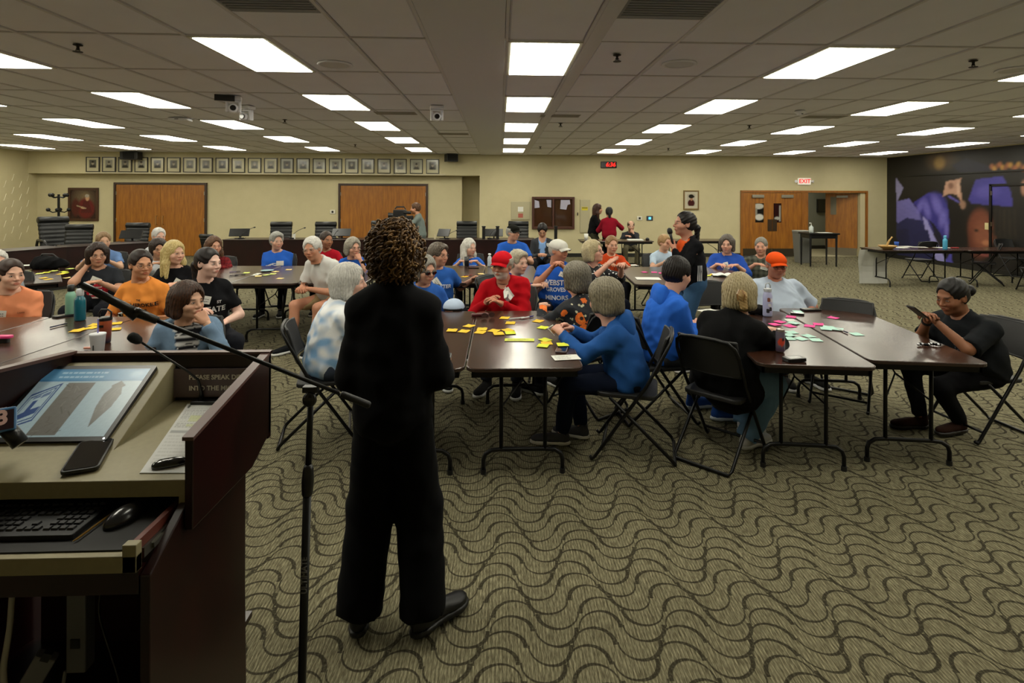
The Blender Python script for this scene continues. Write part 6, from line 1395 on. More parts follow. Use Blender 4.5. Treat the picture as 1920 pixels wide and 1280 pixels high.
i = P_('short-haired person in a printed blue tee with an arm on the table', 822, 478, 6.5, 22, 58, lod=0, female=True, skin='bd8a70', hair=('shortw', '3f342a', '7a6f62'), top='2856a0', hands=('lap', (-.42, .12, .79)), glasses=('1c1a18', False), badge=(-.04, .12, 55), txt=[('WEBSTER', .0, .17, .06, 'c9d2e2'), ('MINISTRY', .02, .34, .055, 'c9d2e2'), ('DAY', -.06, .25, .06, 'c9d2e2')], bust=.9, build=1.1, belly=.03); chair_for(i, 'black folding chair under the printed-blue-tee sitter')
i = P_('long white-haired person in a blue tee behind the middle table', 880, 464, 8.75, 0, 42, lod=1, female=True, skin='c79c88', hair=('long', 'bdbab0', 'dcdad2'), hlen=.28, top=BLUE, hands='table', badge=(.06, .12, 0), bust=1); chair_for(i, 'black folding chair under the long white-haired sitter')
# ---- centre
i = P_('bearded person in a red cap and red long-sleeved shirt', 941, 497, 5.35, -12, -22, pitch=6, roll=-3, lod=0, skin='b98068', hair=('short', 'a29c92', None), cap=('b3101c',), beard='bdb9b2', top='a80c18', sleeve='long', neck='v', hands=((.16, .36, .785), (.02, .42, .785)), badge=(.06, .075, 62), lean=20, side=6, build=1.08, belly=.05, bottom='2a2f3a', loose=.006); chair_for(i, 'black folding chair under the red-capped sitter')
i = P_('grey-blonde short-haired person in royal blue behind the red cap', 972, 492, 6.35, 60, 40, lod=0, female=True, skin='c89f8c', hair=('shortw', '9a917c', 'bdb59e'), top='1d3c88', hands='table', lean=14, bust=.9, s=1.02); chair_for(i, 'black folding chair under the royal-blue sitter')
i = P_('person in a black cap and blue tee near the notice board', 962, 436, 9.2, 5, 40, lod=1, skin='bd8e76', hair=('short', '9a9790', None), cap=('14140f',), top=BLUE, badge=(.04, .12, 10), hands='table', prints=[(-.02, .2, .2, .1, blob('aeb9cf', seed=2))], build=1.1); chair_for(i, 'black folding chair under the black-capped sitter')
i = P_('dark-haired person in a grey suit jacket and light blue shirt looking down', 1017, 432, 10.9, -5, -5, pitch=34, lod=1, skin='b98a70', hair=('short', '14100e', None), top='34363a', sleeve='long', open_front=(.055, '7ea2d4'), collar='34363a', hands=((.05, .30, .66), (-.05, .30, .66)), hk=('half', 'half'), bottom='1a1a1e', badge=(.13, .10, 0), neck='v', lean=10); chair_for(i, 'black folding chair under the suited sitter')
i = P_('person in a white cap and blue WEBSTER tee with raised hands', 1047, 470, 6.5, -12, 48, lod=0, skin='b27a60', hair=('crop', 'a7a39a', None), cap=('c9c8c0',), top='2354ae', badge=(.07, .10, 28), txt=[('WEBSTER', .0, .17, .075, 'd4dae6'), ('GROVES', -.01, .24, .06, 'd4dae6'), ('MINORS', .0, .33, .07, 'd4dae6')], hands=((.04, .36, .98), (-.10, .36, .98)), hk=('half', 'half'), build=1.18, belly=.09, lean=4, bottom='20242e'); chair_for(i, 'black folding chair under the white-capped sitter')
i = P_('blonde person with glasses in a polka-dot top, gesturing', 1113, 472, 6.75, 38, 58, pitch=-10, lod=0, female=True, skin='cb9a86', hair=('bob', 'a3946e', 'c9bb94'), vol=1.1, hlen=.2, top='0c0d14', topmat=polka(), sleeve='elbow', glasses=('151515', False), bottom='10131f', hands=((.10, .42, .98), (-.10, .46, .94)), hk=('flat', 'half'), badge=(.06, .15, 10), bust=1.1, build=1.12, belly=.04, legs={1: (.10, .40, .085), -1: (-.14, .52, .085)}); chair_for(i, 'black folding chair under the polka-dot sitter')
i = P_('person in an orange tee with a lanyard and hair tied back', 1147, 459, 8.4, 0, 8, lod=1, female=True, skin='c3937a', hair=('bun', '7d5c3a', '97744e'), top='b8401c', hands='table', badge=None, build=1.05); chair_for(i, 'black folding chair under the orange-tee sitter with a lanyard')
mb = MB(); N_, f_, rt_ = i['N'], i['fwd'], i['rt']; mb.tube([i['surf'](-.05, .02, .01), i['surf'](-.04, .12, .01), i['surf'](-.01, .24, .012), i['surf'](.01, .24, .012), i['surf'](.04, .12, .01), i['surf'](.05, .02, .01)], .006, 5); mb.obj('lanyard', M('lanyard', '3a2a20', .6), i['root'])
i = P_('person seen from behind in a sunflower-print top', 1079, 524, 4.85, -142, -150, lod=0, female=True, skin='c39a84', hair=('puffy', '5c554a', '8a8474'), top='10131c', topmat=floral(), sleeve='long', hands=('lap', 'table'), build=1.12, belly=.04, loose=.008, bottom='1a1c24'); chair_for(i, 'black folding chair under the sunflower-top sitter')
i = P_('person seen from behind in a blue hoodie, nearest at the centre table', 1133, 562, 3.95, -106, -148, pitch=8, lod=0, female=True, skin='cf9f8c', hair=('puffy', '6b6352', '9c937c'), vol=.95, top='24508f', sleeve='long', hood=True, hands=((.10, .42, .80), (-.06, .46, .80)), hk=('half', 'grip'), bottom='131a2c', shoes='4a4a4e', sole='d6d2c6', lean=14, loose=.014, build=1.04, legs={1: (.12, .34, .085), -1: (-.02, .46, .085)}, s=1.0); chair_for(i, 'black folding chair under the blue-hoodie sitter nearest the camera')
hw = to_world(i, i['arms'][-1][2]); fwdw = Vector((-math.sin(i['rz']), math.cos(i['rz']), 0)); mb = MB(); mb.tube([hw+fwdw*.05+Vector((0, 0, -.02)), hw+fwdw*.10+Vector((0, 0, .03)), hw+fwdw*.12+Vector((.06, 0, .05))], [.003, .005, .005], 8); tag(mb.obj('marker', M('white_pen', 'c9c9c9', .4)), 'white pen in the hand of the nearest blue-hoodie sitter', 'pen')
# ---- right
i = P_('dark-haired person in a bright blue zip hoodie turned right', 1270, 514, 4.5, 95, 112, pitch=10, lod=0, skin='cf9d86', hair=('short', '120d0b', '1e1613'), top='2a62c4', sleeve='long', hood=True, hands=((.02, .30, .72), (-.14, .26, .64)), bottom='35363a', shoes='2a4f9c', sole='b9c2d0', build=1.14, belly=.06, lean=10, loose=.014, legs={1: (.12, .44, .085), -1: (-.14, .34, .085)}); chair_for(i, 'black folding chair under the bright-blue-hoodie sitter')
i34 = P_('standing person with a ponytail speaking into a microphone', 1284, 420, 5.75, -82, -88, pitch=-4, lod=0, sit=False, female=True, skin='b5816a', hair=('pony', '0e0b0b', '1a1413'), hlen=.30, top='0f0f12', sleeve='long', open_front=(.06, 'c8501e'), collar='17171a', bottom='33506e', botmat=DENIM, hands=('side', (-.05, .22, 1.25)), hk=('relaxed', 'grip'), pz=.90, s=1.0, hs=1.05, build=1.1, belly=.03, lean=4, bust=.9)
mcw = to_world(i34, Vector(i34['arms'][-1][2])); tw = to_world(i34, Vector(i34['Hc']+i34['HR']@np.array((0, .16, -.06)))); dd = (tw-mcw).normalized(); hp = mcw+dd*.06
hm_ = empty('handheld_microphone', tuple(hp), 0, 'black handheld microphone held by the standing speaker', 'microphone'); mb = MB(); mb.tube([-dd*.10, dd*.06, dd*.09], [.011, .014, .018], 14); mb.obj('handle', PLAST, hm_, smooth=True); mb = MB(); mb.tube([dd*.085, dd*.095, dd*.12, dd*.14, dd*.15], [.018, .026, .028, .022, .008], 16); mb.obj('mic_head', M('mic_mesh', '222224', .5, .6, bumps=(700, .8, .001)), hm_, smooth=True)
for k in range(3):
    pts = [];
    q_ = 1 if 0 else -1
    A_, E_, B_ = i34['arms'][q_][:3]
    for t in np.linspace(0, 1, 6): 
        c = np.array(i34['P'])+np.array(i34['up'])*(i34['L']*(.42-.36*t)); d_ = unit(np.array((-1., -.12+.10*k+.06*t, 0))); pts.append(c+d_*(.185+.0*t)*1.06)
    mb = MB(); mb.tube(pts, .006, 5); mb.obj('white_stripe', M('stripe_white', 'c9c9c9', .8), i34['root'])
i = P_('fair-haired person in a light blue shirt partly hidden by the speaker', 1246, 455, 8.7, 10, 25, lod=1, skin='c79a80', hair=('short', '9a7a52', None), top='a9bccf', s=.95, hs=1.0); chair_for(i, 'black folding chair under the light-blue-shirt sitter')
i = P_('grey-brown-haired person in a blue shirt with clasped hands', 1363, 458, 8.25, -22, -28, lod=1, female=True, skin='c29480', hair=('bob', '3f3832', '6b625a'), top='25489a', sleeve='elbow', hands='table', badge=(-.01, .12, 75), build=1.15, belly=.05, bust=1, loose=.01); chair_for(i, 'black folding chair under the blue-shirt sitter with clasped hands')
i = P_('grey-haired person in a dark striped shirt behind the orange cap', 1427, 462, 8.3, -15, -32, lod=1, skin='c39078', hair=('crop', '77736a', '8d8980'), top=plaid('33352f', '5c5e54', 90), hands='table', badge=(.03, .12, 15), build=1.15, belly=.05); chair_for(i, 'black folding chair under the dark-striped-shirt sitter')
i = P_('heavyset person in an orange cap, glasses and pale grey tee', 1455, 497, 5.6, 4, -6, pitch=7, lod=0, skin='a86c56', hair=('crop', '8d8a84', None), cap=('cf4a14',), glasses=('1a1614', False), top='a4afbf', sleevecut=.92, hands=((.26, .22, .60), (-.26, .22, .60)), poles=(1, -.3, -.6), build=1.32, belly=.12, lean=4, bottom='2a2d36', loose=.012, s=1.08); chair_for(i, 'black folding chair under the orange-capped sitter')
i39 = P_('blonde-grey-haired person in a long black coat seen from behind', 1386, 550, 3.95, 126, 160, pitch=4, lod=0, female=True, skin='c99c88', hair=('bob', '8d7c58', 'bfb08a'), vol=1.05, top='0b0b0c', sleeve='long', sleevecut=None, hands=('table', 'table'), bottom=('6c90b4', .02), botmat=DENIM, shoes='c9cacc', sole='c4c4bf', build=1.16, belly=.03, lean=16, loose=.014, legs={1: (.06, .20, .085), -1: (-.02, .30, .15)}, extra=[('ell', (.04, .04, .44), (.22, .16, .16), .28)], neck='high'); chair_for(i39, 'black folding chair under the long-black-coat sitter', rot=8)
F_ = Fd((-.1, -.22, -.12), (.1, -.02, .1), .005)
for a_, b_ in (((0, -.105, .02), (.01, -.135, .0)), ((.01, -.13, .0), (.02, -.12, -.07))): F_.cone(a_, b_, .026, .024, .02)
F_.f += (.0018*np.sin((F_.pts((slice(None),)*3)[2])*330+(F_.pts((slice(None),)*3)[0])*160)).astype(np.float32)
V_, Q_ = F_.mesh(); obj('hair_twist', mesh_np('twist', xf(V_, i39['HR'], i39['Hc'], i39['hs']), Q_, np.tile(rgb('ad8f5e'), (len(V_), 1)), True), HAIR, i39['root'])
mb = MB(); 
for q in (-1, 1): mb.tube([(q*.008, -.150, .035), (q*.022, -.168, .01), (q*.016, -.160, -.03)], .0055, 6, mx=i39['HM'])
mb.obj('hair_clip', M('clip_tan', '8a6436', .35), i39['root'])
i = P_('dark-haired person in a black polo looking at a phone', 1786, 556, 4.1, -84, -78, pitch=16, lod=0, skin='84563c', hair=('bun', '0b0909', '151111'), top='15171a', sleevecut=.95, collar='121416', hands=((-.02, .44, .86), (-.10, .44, .86)), hk=('half', 'half'), badge=(.10, .13, 88), bottom='0f0f12', shoes='2c1a14', sole='16100e', build=1.22, belly=.07, lean=18, loose=.008, legs={1: (.12, .36, .085), -1: (-.02, .16, .10)}, s=1.08); chair_for(i, 'black folding chair under the black-polo sitter')
pm_ = to_world(i, Vector((-.06, .56, .93))); ph = empty('smartphone', tuple(pm_), i['rz'], 'black smartphone held up by the black-polo sitter', 'phone'); ph.rotation_euler = (R(35), 0, i['rz']); MB().prism(rrect(.078, .155, .012), -.005, .004).obj('case', PLAST, ph); MB().prism(rrect(.070, .145, .009), .004, .005).obj('screen', M('phone_lit', '39424a', .1), ph)
wr_ = i['arms'][-1]; 
for q, (t0, lab) in ((1, (.93, '')),): A_, E_, B_ = i['arms'][q][:3]; mb = MB(); mb.tube([E_*.12+B_*.88, E_*.06+B_*.94], [.036, .034], 14); mb.obj('wristwatch', PLAST, i['root'])
# ---- back of the room
i17 = P_('person in a grey button shirt operating a video camera', 779, 391, 13.9, -84, -86, lod=1, sit=False, skin='c08c70', hair=('short', '4a3222', '6b4a32'), beard='8a5a3c', top='717c78', sleeve='long', collar='717c78', pz=.84, bottom='26282c', hands=((.06, .42, 1.12), (-.06, .42, 1.15)), hk=('grip', 'grip'), loose=.012, build=1.05, s=.98, hs=1.1)
vx, vz = W(750, 404, 13.8); vc = empty('video_camera', (vx, 13.8, vz), 0, 'black shoulder video camera on a tripod by the second door', 'video camera')
vc.scale = (.82, .82, 1); MB().box((0, 0, .02), (.38, .20, .24)).obj('body', PLAST, vc, bev=.02); mb = MB(); mb.tube([(-.19, 0, .0), (-.34, 0, .0)], [.06, .075], 16); mb.obj('lens', PLAST, vc); MB().box((.10, -.02, -.13), (.22, .16, .14)).obj('battery', PLAST, vc, bev=.02); mb = MB(); mb.tube([(-.15, 0, .16), (-.1, 0, .21), (.12, 0, .21), (.16, 0, .14)], .018, 8); mb.obj('top_handle', PLAST, vc); mb = MB(); mb.tube([(.12, -.08, .08), (.34, -.09, .07)], .038, 10); mb.obj('viewfinder', PLAST, vc); MB().box((.30, -.06, -.05), (.2, .06, .10)).obj('side_monitor', PLAST, vc, bev=.01)
mb = MB(); mb.tube([(0, 0, -.2), (0, 0, -.5)], .05, 10); mb.obj('tripod_head', PLAST, vc)
for k in range(3): a = R(120*k+30); mb = MB(); mb.tube([(0, 0, -.42), (.42*math.cos(a), .42*math.sin(a), -vz+.01)], .02, 8); mb.obj('tripod_leg', BLK, vc)
P_('long brown-haired person in a black jacket standing at the back', 1121, 392, 14.3, 70, 80, lod=1, sit=False, female=True, skin='c29478', hair=('long', '2f1a12', '4a2a1c'), hlen=.3, top='0e0e10', sleeve='long', bottom='3a3a2c', pz=.86, s=1.0, hs=1.08, loose=.008)
P_('person in a dark red blazer standing with back turned, long black hair', 1142, 398, 14.0, 172, 176, lod=1, sit=False, female=True, skin='a8785e', hair=('longtied', '0c0909', '181212'), hlen=.34, top='7e1022', sleeve='long', bottom='0f0f12', pz=.84, s=.98, hs=1.08, loose=.012, hands=((.16, .3, 1.15), (-.1, .3, 1.05)))
i = P_('balding person in a charcoal shirt at the back table, hand to face', 1183, 424, 14.2, -10, -5, lod=1, skin='c39a84', hair=('bald', '5a4a3c', None), top='33343a', sleeve='long', hands=('table', 'chin'), hk=('relaxed', 'fist'), bottom='6a6450', beard='8a6a54', lean=12); chair_for(i, 'black folding chair under the balding sitter at the back table')
# ------------------------------------------------------------------ small things on the tables
NOTE = {}
def note_mesh(i):
    if i not in NOTE:
        rs = np.random.RandomState(i); n = 5; g = np.zeros((n, n, 3))
        for a in range(n):
            for b in range(n): g[a, b] = ((a/(n-1)-.5)*.076, (b/(n-1)-.5)*.076, .0015+.006*max(0, b/(n-1)-.55)**1.5*rs.uniform(.8, 3.0)*1.0)
        mb = MB(); mb.sheet(g); mb.sheet((g-np.array((0, 0, .001)))[::-1]); NOTE[i] = mb.mesh('note')
    return NOTE[i]
TCOL = {'y': ('e0b61c', 'yellow'), 'l': ('cfd62c', 'lime'), 'g': ('c9d46a', 'pale lime'), 'p': ('d8408c', 'pink'), 'm': ('a9d0c4', 'mint'), 'w': ('c9c9bf', 'white'), 'o': ('d9c07a', 'pale yellow')}
lift = {}
def note(px, py, c, ang, where, group, sz=1., z=.742, w_=1.):
    k = (round(px/26), round(py/12)); z += lift.get(k, 0)*.0022; lift[k] = lift.get(k, 0)+1
    x, y = G(px, py, z); i = random.randint(0, 5)
    o = obj('sticky_note', note_mesh(i).copy(), M('note_'+c, TCOL[c][0], .8), None, (x, y, z), (0, 0, R(ang))); o.scale = (sz*w_, sz, 1)
    tag(o, '%s sticky note %s' % (TCOL[c][1], where), 'sticky note', group); return o
def batch(ox, oy, sc, items, where, group):
    from collections import Counter
    for k, (X_, Y_, c) in enumerate(items):
        px, py = ox+X_/sc, oy+Y_/sc
        lr = [q[1] for q in sorted((q[0], j) for j, q in enumerate(items) if q[2] == c)].index(k); n = sum(1 for q in items if q[2] == c)
        nm = ('%s of its colour from the left, %s' % (ordn(lr), where)) if n > 1 else 'the only one of its colour, %s' % where
        note(px, py, c, random.uniform(-40, 40), nm, group)
batch(860, 400, 4, [(345, 784, 'y'), (388, 822, 'y'), (595, 808, 'y'), (632, 857, 'l'), (78, 845, 'y'), (40, 884, 'y'), (175, 868, 'y'), (160, 892, 'y'), (-50, 877, 'y'), (265, 880, 'y'), (300, 902, 'y'), (370, 876, 'y'), (388, 896, 'l'), (650, 948, 'l'), (660, 973, 'y'), (632, 992, 'l')], 'centre front tables', 'yellow notes on the centre front tables')
batch(440, 400, 4, [(88, 446, 'g'), (172, 453, 'w'), (305, 437, 'o'), (405, 422, 'o'), (150, 463, 'w'), (177, 471, 'o'), (235, 462, 'g'), (285, 454, 'g'), (340, 488, 'o')], 'middle left tables', 'pale notes on the middle left tables')
batch(0, 400, 4, [(197, 437, 'g'), (203, 469, 'l'), (297, 451, 'g'), (347, 443, 'l'), (402, 431, 'g'), (478, 437, 'l'), (486, 447, 'l'), (455, 455, 'y'), (325, 484, 'y'), (362, 494, 'y'), (507, 483, 'o'), (525, 415, 'g')], 'far left angled tables', 'lime notes on the far left tables')
batch(0, 400, 4, [(600, 872, 'y'), (575, 880, 'y'), (690, 857, 'y'), (715, 835, 'y'), (870, 825, 'y'), (862, 868, 'y'), (985, 756, 'y')], 'front left tables', 'yellow notes on the front left table')
batch(860, 400, 4, [(45, 474, 'y'), (168, 454, 'o'), (240, 489, 'w'), (265, 408, 'y')], 'middle centre tables', 'notes on the middle centre tables')
batch(1140, 400, 4, [(275, 441, 'p'), (347, 442, 'p'), (402, 448, 'p'), (722, 456, 'p'), (750, 466, 'l'), (785, 458, 'y')], 'middle right tables', 'notes on the middle right tables')
batch(1140, 400, 4, [(1425, 738, 'm'), (1372, 777, 'p'), (1370, 802, 'w'), (1395, 821, 'm'), (1290, 813, 'p'), (1252, 833, 'p'), (1366, 846, 'p'), (1690, 783, 'p'), (1512, 845, 'p'), (1580, 832, 'p'), (1650, 854, 'm'), (1635, 866, 'm'), (1720, 868, 'm'), (1866, 907, 'm'), (1380, 893, 'm'), (1358, 912, 'm'), (1240, 912, 'm'), (1503, 920, 'm'), (1358, 940, 'm'), (1448, 941, 'm'), (1560, 950, 'm')], 'front right tables', 'pink and mint notes on the front right tables')
TZ = .743
def sheet_(px, py, w_, h_, ang, lab, z=TZ, lines=8, name='paper_sheet', cat='paper', bg='cfcfc8', seed=1):
    x, y = G(px, py, z); p = Paint(w_, h_, 40, 50, bg); p.text_lines(.1, .1, .9, .9, lines, '55565c', seed, .7); o = obj(name, p.mesh('sheet', 'XY'), M('print_paper', rough=.8, attr=True), None, (x, y, z+.0015), (0, 0, R(ang)))
    MB().b2((-w_/2, -h_/2, -.0012), (w_/2, h_/2, -.0004)).obj('backing', PAPER, o); return tag(o, lab, cat)
def pen(px0, py0, px1, py1, lab, c1='d0d0d0', c2='2a2a6a', z=TZ):
    a = Vector((*G(px0, py0, z), z+.006)); b = Vector((*G(px1, py1, z), z+.006)); 
    e_ = empty('marker_pen', tuple(a), 0, lab, 'pen'); d = b-a; d *= .14/max(d.length, .01); mb = MB(); mb.tube([d*0, d*.62], .0055, 8); mb.obj('barrel', M('pen_'+c1, c1, .4), e_, smooth=True); mb = MB(); mb.tube([d*.62, d*.95, d], [.0062, .0058, .003], 8); mb.obj('cap', M('pen_'+c2, c2, .4), e_, smooth=True)
sheet_(1061, 670, .17, .11, 8, 'small white printed card beside the phone, centre table', lines=4, seed=3); sheet_(974, 637, .21, .075, -3, 'long yellow index strip on the centre table', bg='c9cf4a', lines=3, name='index_strip'); note(1055, 646, 'l', 4, 'lying over the phone, centre table', 'yellow notes on the centre front tables', z=.757)
phone(1050, 664, 1056, 650, .075, .742, 'smartphone under a lime note, centre table', .13, .010, '5a4a4e')
pen(955, 599, 975, 597, 'white capless marker near the red-sleeved hands, centre table', 'c9c9c9', 'c9c9c9'); pen(978, 598, 1003, 593, 'white and purple marker pen on the centre table', 'c9c9c9', '3a2a7c')
pen(94, 615, 111, 611, 'dark capped pen at the front left table edge', '2a2f4a', '1a1c2a'); pen(222, 589, 236, 586, 'white marker beside the tumbler handle', 'c9c9c9', '6a3a2a'); pen(870, 518, 878, 517, 'red pen on the middle centre table', '7a1c24', '7a1c24'); pen(1570, 617, 1587, 624, 'black and white marker near the mint notes', 'c4c4c4', '1a1c3a'); pen(430, 518, 442, 516, 'dark pen on the middle left table', '2a2030', '2a2030'); pen(430, 511, 441, 510, 'purple pen on the middle left table', '4a3a6a', '2a2030'); pen(440, 517, 449, 516, 'small dark pen beside the plum marker', '1a1a20', '1a1a20')
# glasses on the centre table
x, y = G(915, 596, TZ); gz = empty('sunglasses', (x, y, TZ+.025), R(200), 'pair of dark reading glasses lying on the centre table', 'glasses'); mb = MB()
for q in (-1, 1):
    mb.tube([(q*.033+.026*math.cos(a), .003*math.sin(a), .019*math.sin(a)) for a in np.linspace(0, 2*math.pi, 16, endpoint=False)], .002, 5, closed=True); mb.tube([(q*.059, 0, .01), (q*.062, -.06, .0), (q*.05, -.12, -.02)], .002, 5)
mb.tube([(-.008, 0, .006), (.008, 0, .006)], .002, 5); mb.obj('frame', M('specs_maroon', '3a1418', .3), gz); mb = MB()
for q in (-1, 1): mb.ell((q*.033, 0, 0), (.025, .0015, .018), 12, 6)
mb.obj('lens', M('tint_lens', '4a3430', .08), gz); x, y = G(900, 592, TZ); tag(MB().prism(rrect(.15, .055, .02), 0, .022).obj('glasses_case', M('case_maroon', '4a1216', .4), None, (x, y, TZ), (0, 0, R(12)), bev=.006), 'dark red glasses case beside the reading glasses', 'glasses case')
# front-left table things
def bottle(px, py, h_, r, prof, col, lab, name='water_bottle', cap='c9c9c4', z=TZ, cat='bottle', caph=.05, extra_=None, trans=0):
    x, y = G(px, py, z); e_ = empty(name, (x, y, z), 0, lab, cat); mb = MB(); mb.lathe([(r*a, h_*b) for a, b in prof], seg=22); mb.obj('body', M('bottle_'+col, col, .25, trans=trans), e_, smooth=True); mb = MB(); mb.lathe([(r*.62, h_*prof[-1][1]), (r*.66, h_*prof[-1][1]+.005), (r*.66, h_*prof[-1][1]+caph), (r*.5, h_*prof[-1][1]+caph+.006), (.002, h_*prof[-1][1]+caph+.006)], seg=20); mb.obj('cap', M('cap_'+cap, cap, .4), e_, smooth=True); return e_
BP = [(.9, 0), (1, .03), (1, .78), (.92, .88), (.62, .96), (.6, 1.)]
bottle(133, 590, .20, .040, BP, '79a892', 'mint green water bottle with a black lid, front left table', cap='0c0c0c'); e_ = bottle(150, 600, .20, .040, BP, '0f5c6e', 'dark teal water bottle with a white lid, front left table', cap='b9bcc0'); mb = MB(); mb.tube([(.0, 0, .23), (.03, 0, .262), (.055, 0, .25)], .012, 8); mb.obj('spout', M('cap_b9bcc0', 'b9bcc0', .4), e_)
phone(100, 596, 140, 589, .075, TZ, 'black phone lying left of the mint bottle', .15, .012)
x, y = G(197, 642, TZ); tb = empty('tumbler', (x, y, TZ), 0, 'orange patterned tumbler with a black looped handle', 'tumbler'); mb = MB(); mb.lathe([(.032, 0), (.034, .01), (.040, .15), (.040, .155)], seg=22, col=rgb('a8502a')); V_, F_, C_ = mb.arrays(); t = np.clip((V_[:, 2]-.03)/.03, 0, 1)[:, None]; obj('body', mesh_np('body', V_, F_, rgb('1a1a2c')*(1-t)+C_*t, True), M('tumbler_paint', rough=.35, attr=True), tb)
mb = MB(); mb.lathe([(.042, .155), (.043, .172), (.034, .178), (.002, .18)], seg=22); mb.obj('lid', PLAST, tb); mb = MB(); mb.tube([(-.034, 0, .172), (-.042, 0, .20), (-.025, 0, .228), (.02, 0, .228), (.042, 0, .21), (.04, 0, .175)], .006, 8); mb.obj('handle', PLAST, tb, smooth=True); MB().box((0, -.041, .12), (.03, .004, .016)).obj('dark_label', PLAST, tb)
x, y = G(183, 662, TZ); cp = empty('foam_cup', (x, y, TZ), 0, 'white foam cup with a lid and purple straw, behind the lectern', 'cup'); mb = MB(); mb.lathe([(.032, 0), (.034, .004), (.044, .115), (.046, .12), (.046, .128), (.03, .131), (.002, .131)], seg=26); mb.obj('body', M('foam_white', 'cfd0d4', .7), cp, smooth=True); mb = MB(); mb.tube([(0, 0, .02), (.002, 0, .22)], .0042, 8); mb.obj('straw', M('straw', '7a78b8', .4), cp); MB().b2((-.002, -.0425, .01), (.002, -.0385, .06)).obj('ink_mark', PLAST, cp)
x, y = G(158, 655, TZ); mb = MB(); mb.tube([(0, 0, .009), (.06, 0, .009)], .009, 10); tag(mb.obj('lip_balm', M('balm', 'c98a7c', .4), None, (x, y, TZ)), 'small pink lip balm tube beside the foam cup', 'lip balm')
x, y = G(3, 642, TZ); ps2 = tag(MB().prism(rrect(.14, .05, .02), .03, .05).obj('pink_pouch', M('pink_plastic', 'd03a78', .4), None, (x, y, TZ), bev=.006), 'bright pink flat case at the left picture edge', 'case'); MB().prism(rrect(.10, .04, .015), 0, .03).obj('dark_base', PLAST, ps2)
# far left bag
F_ = Fd((-.35, -.25, -.05), (.35, .25, .3), .014); F_.ell((0, 0, .06), (.24, .15, .11), .03); F_.ell((-.1, .02, .10), (.12, .1, .08), .04); F_.plane((0, 0, .0), (0, 0, -1)); F_.wrinkle(.008, 20, 2); V_, Q_ = F_.mesh(); x, y = G(82, 505, TZ); bg = tag(obj('handbag', mesh_np('bag', V_, Q_, np.tile(rgb('0b0b0d'), (len(V_), 1)), True), CLOTH, None, (x, y+.1, TZ)), 'slouched black bag on the far left angled table', 'bag')
mb = MB(); mb.tube([(-.15, 0, .12), (-.08, -.02, .20), (.06, -.02, .20), (.12, 0, .13)], .012, 6); mb.obj('strap', BLKP, bg); sheet_(56, 497, .22, .16, 20, 'crumpled white paper beside the black bag', z=.78, lines=0)
# takeout box, plate
x, y = G(355, 527, TZ); tk = empty('takeout_box', (x, y, TZ), R(8), 'white foam takeout box on the middle left table', 'takeout box'); MB().prism(rrect(.21, .20, .02), 0, .04).obj('tray', M('foam_cream', 'c4bfa8', .7), tk, bev=.006); MB().prism(rrect(.215, .205, .03), .042, .085).obj('lid', M('foam_cream', 'c4bfa8', .7), tk, bev=.012)
x, y = G(364, 501, TZ); 
x, y = G(501, 508, TZ); mb = MB(); mb.lathe([(.04, 0), (.06, .003), (.085, .012), (.082, .013), (.055, .006), (.002, .006)], seg=24); tag(mb.obj('small_plate', M('teal_plate', '7fa4a8', .4), None, (x, y, TZ)), 'pale teal plate on the middle left table', 'plate')
phone(895, 502, 880, 502, .08, TZ, 'black phone in front of the long white-haired sitter', .16, .010); x, y = G(875, 498, TZ); tc = tag(MB().lathe([(.032, 0), (.038, .13), (.036, .13), (.03, .01)], seg=18).obj('dark_tumbler', M('smoke', '14161c', .2), None, (x, y, TZ), smooth=True), 'dark drinking cup before the long white-haired sitter', 'cup')
bottle(918, 499, .165, .033, [(.9, 0), (1, .05), (.95, .3), (1, .45), (1, .68), (.7, .86), (.42, .94), (.4, 1.)], 'b4bcc2', 'clear plastic water bottle on the middle centre table', cap='d8d8d8', caph=.015)
sheet_(1215, 522, .30, .22, -6, 'white paper stack on the middle right table, left', lines=0); sheet_(1180, 497, .24, .15, 10, 'white sheet in front of the lanyard sitter', lines=3)
x, y = G(1360, 517, TZ); bk = empty('open_book', (x, y, TZ), R(-15), 'open book with white pages on the middle right table', 'book')
for q in (-1, 1):
    g_ = np.array([[(q*(a/6)*.16, (b-.5)*.22, .012+.020*math.sin(min(1, a/6*1.6)*math.pi)*.8+.002) for b in (0, .5, 1)] for a in range(7)]); mb = MB(); mb.sheet(g_ if q > 0 else g_[::-1]); mb.sheet((g_-np.array((0, 0, .010)))[::-1] if q > 0 else (g_-np.array((0, 0, .010)))); mb.obj('page_block', PAPER, bk)
MB().b2((-.165, -.115, 0), (.165, .115, .004)).obj('cover', M('book_cover', '3a3a34', .6), bk)
sheet_(1326, 582, .16, .10, 20, 'white slip at the rear corner of the front right table', lines=0)
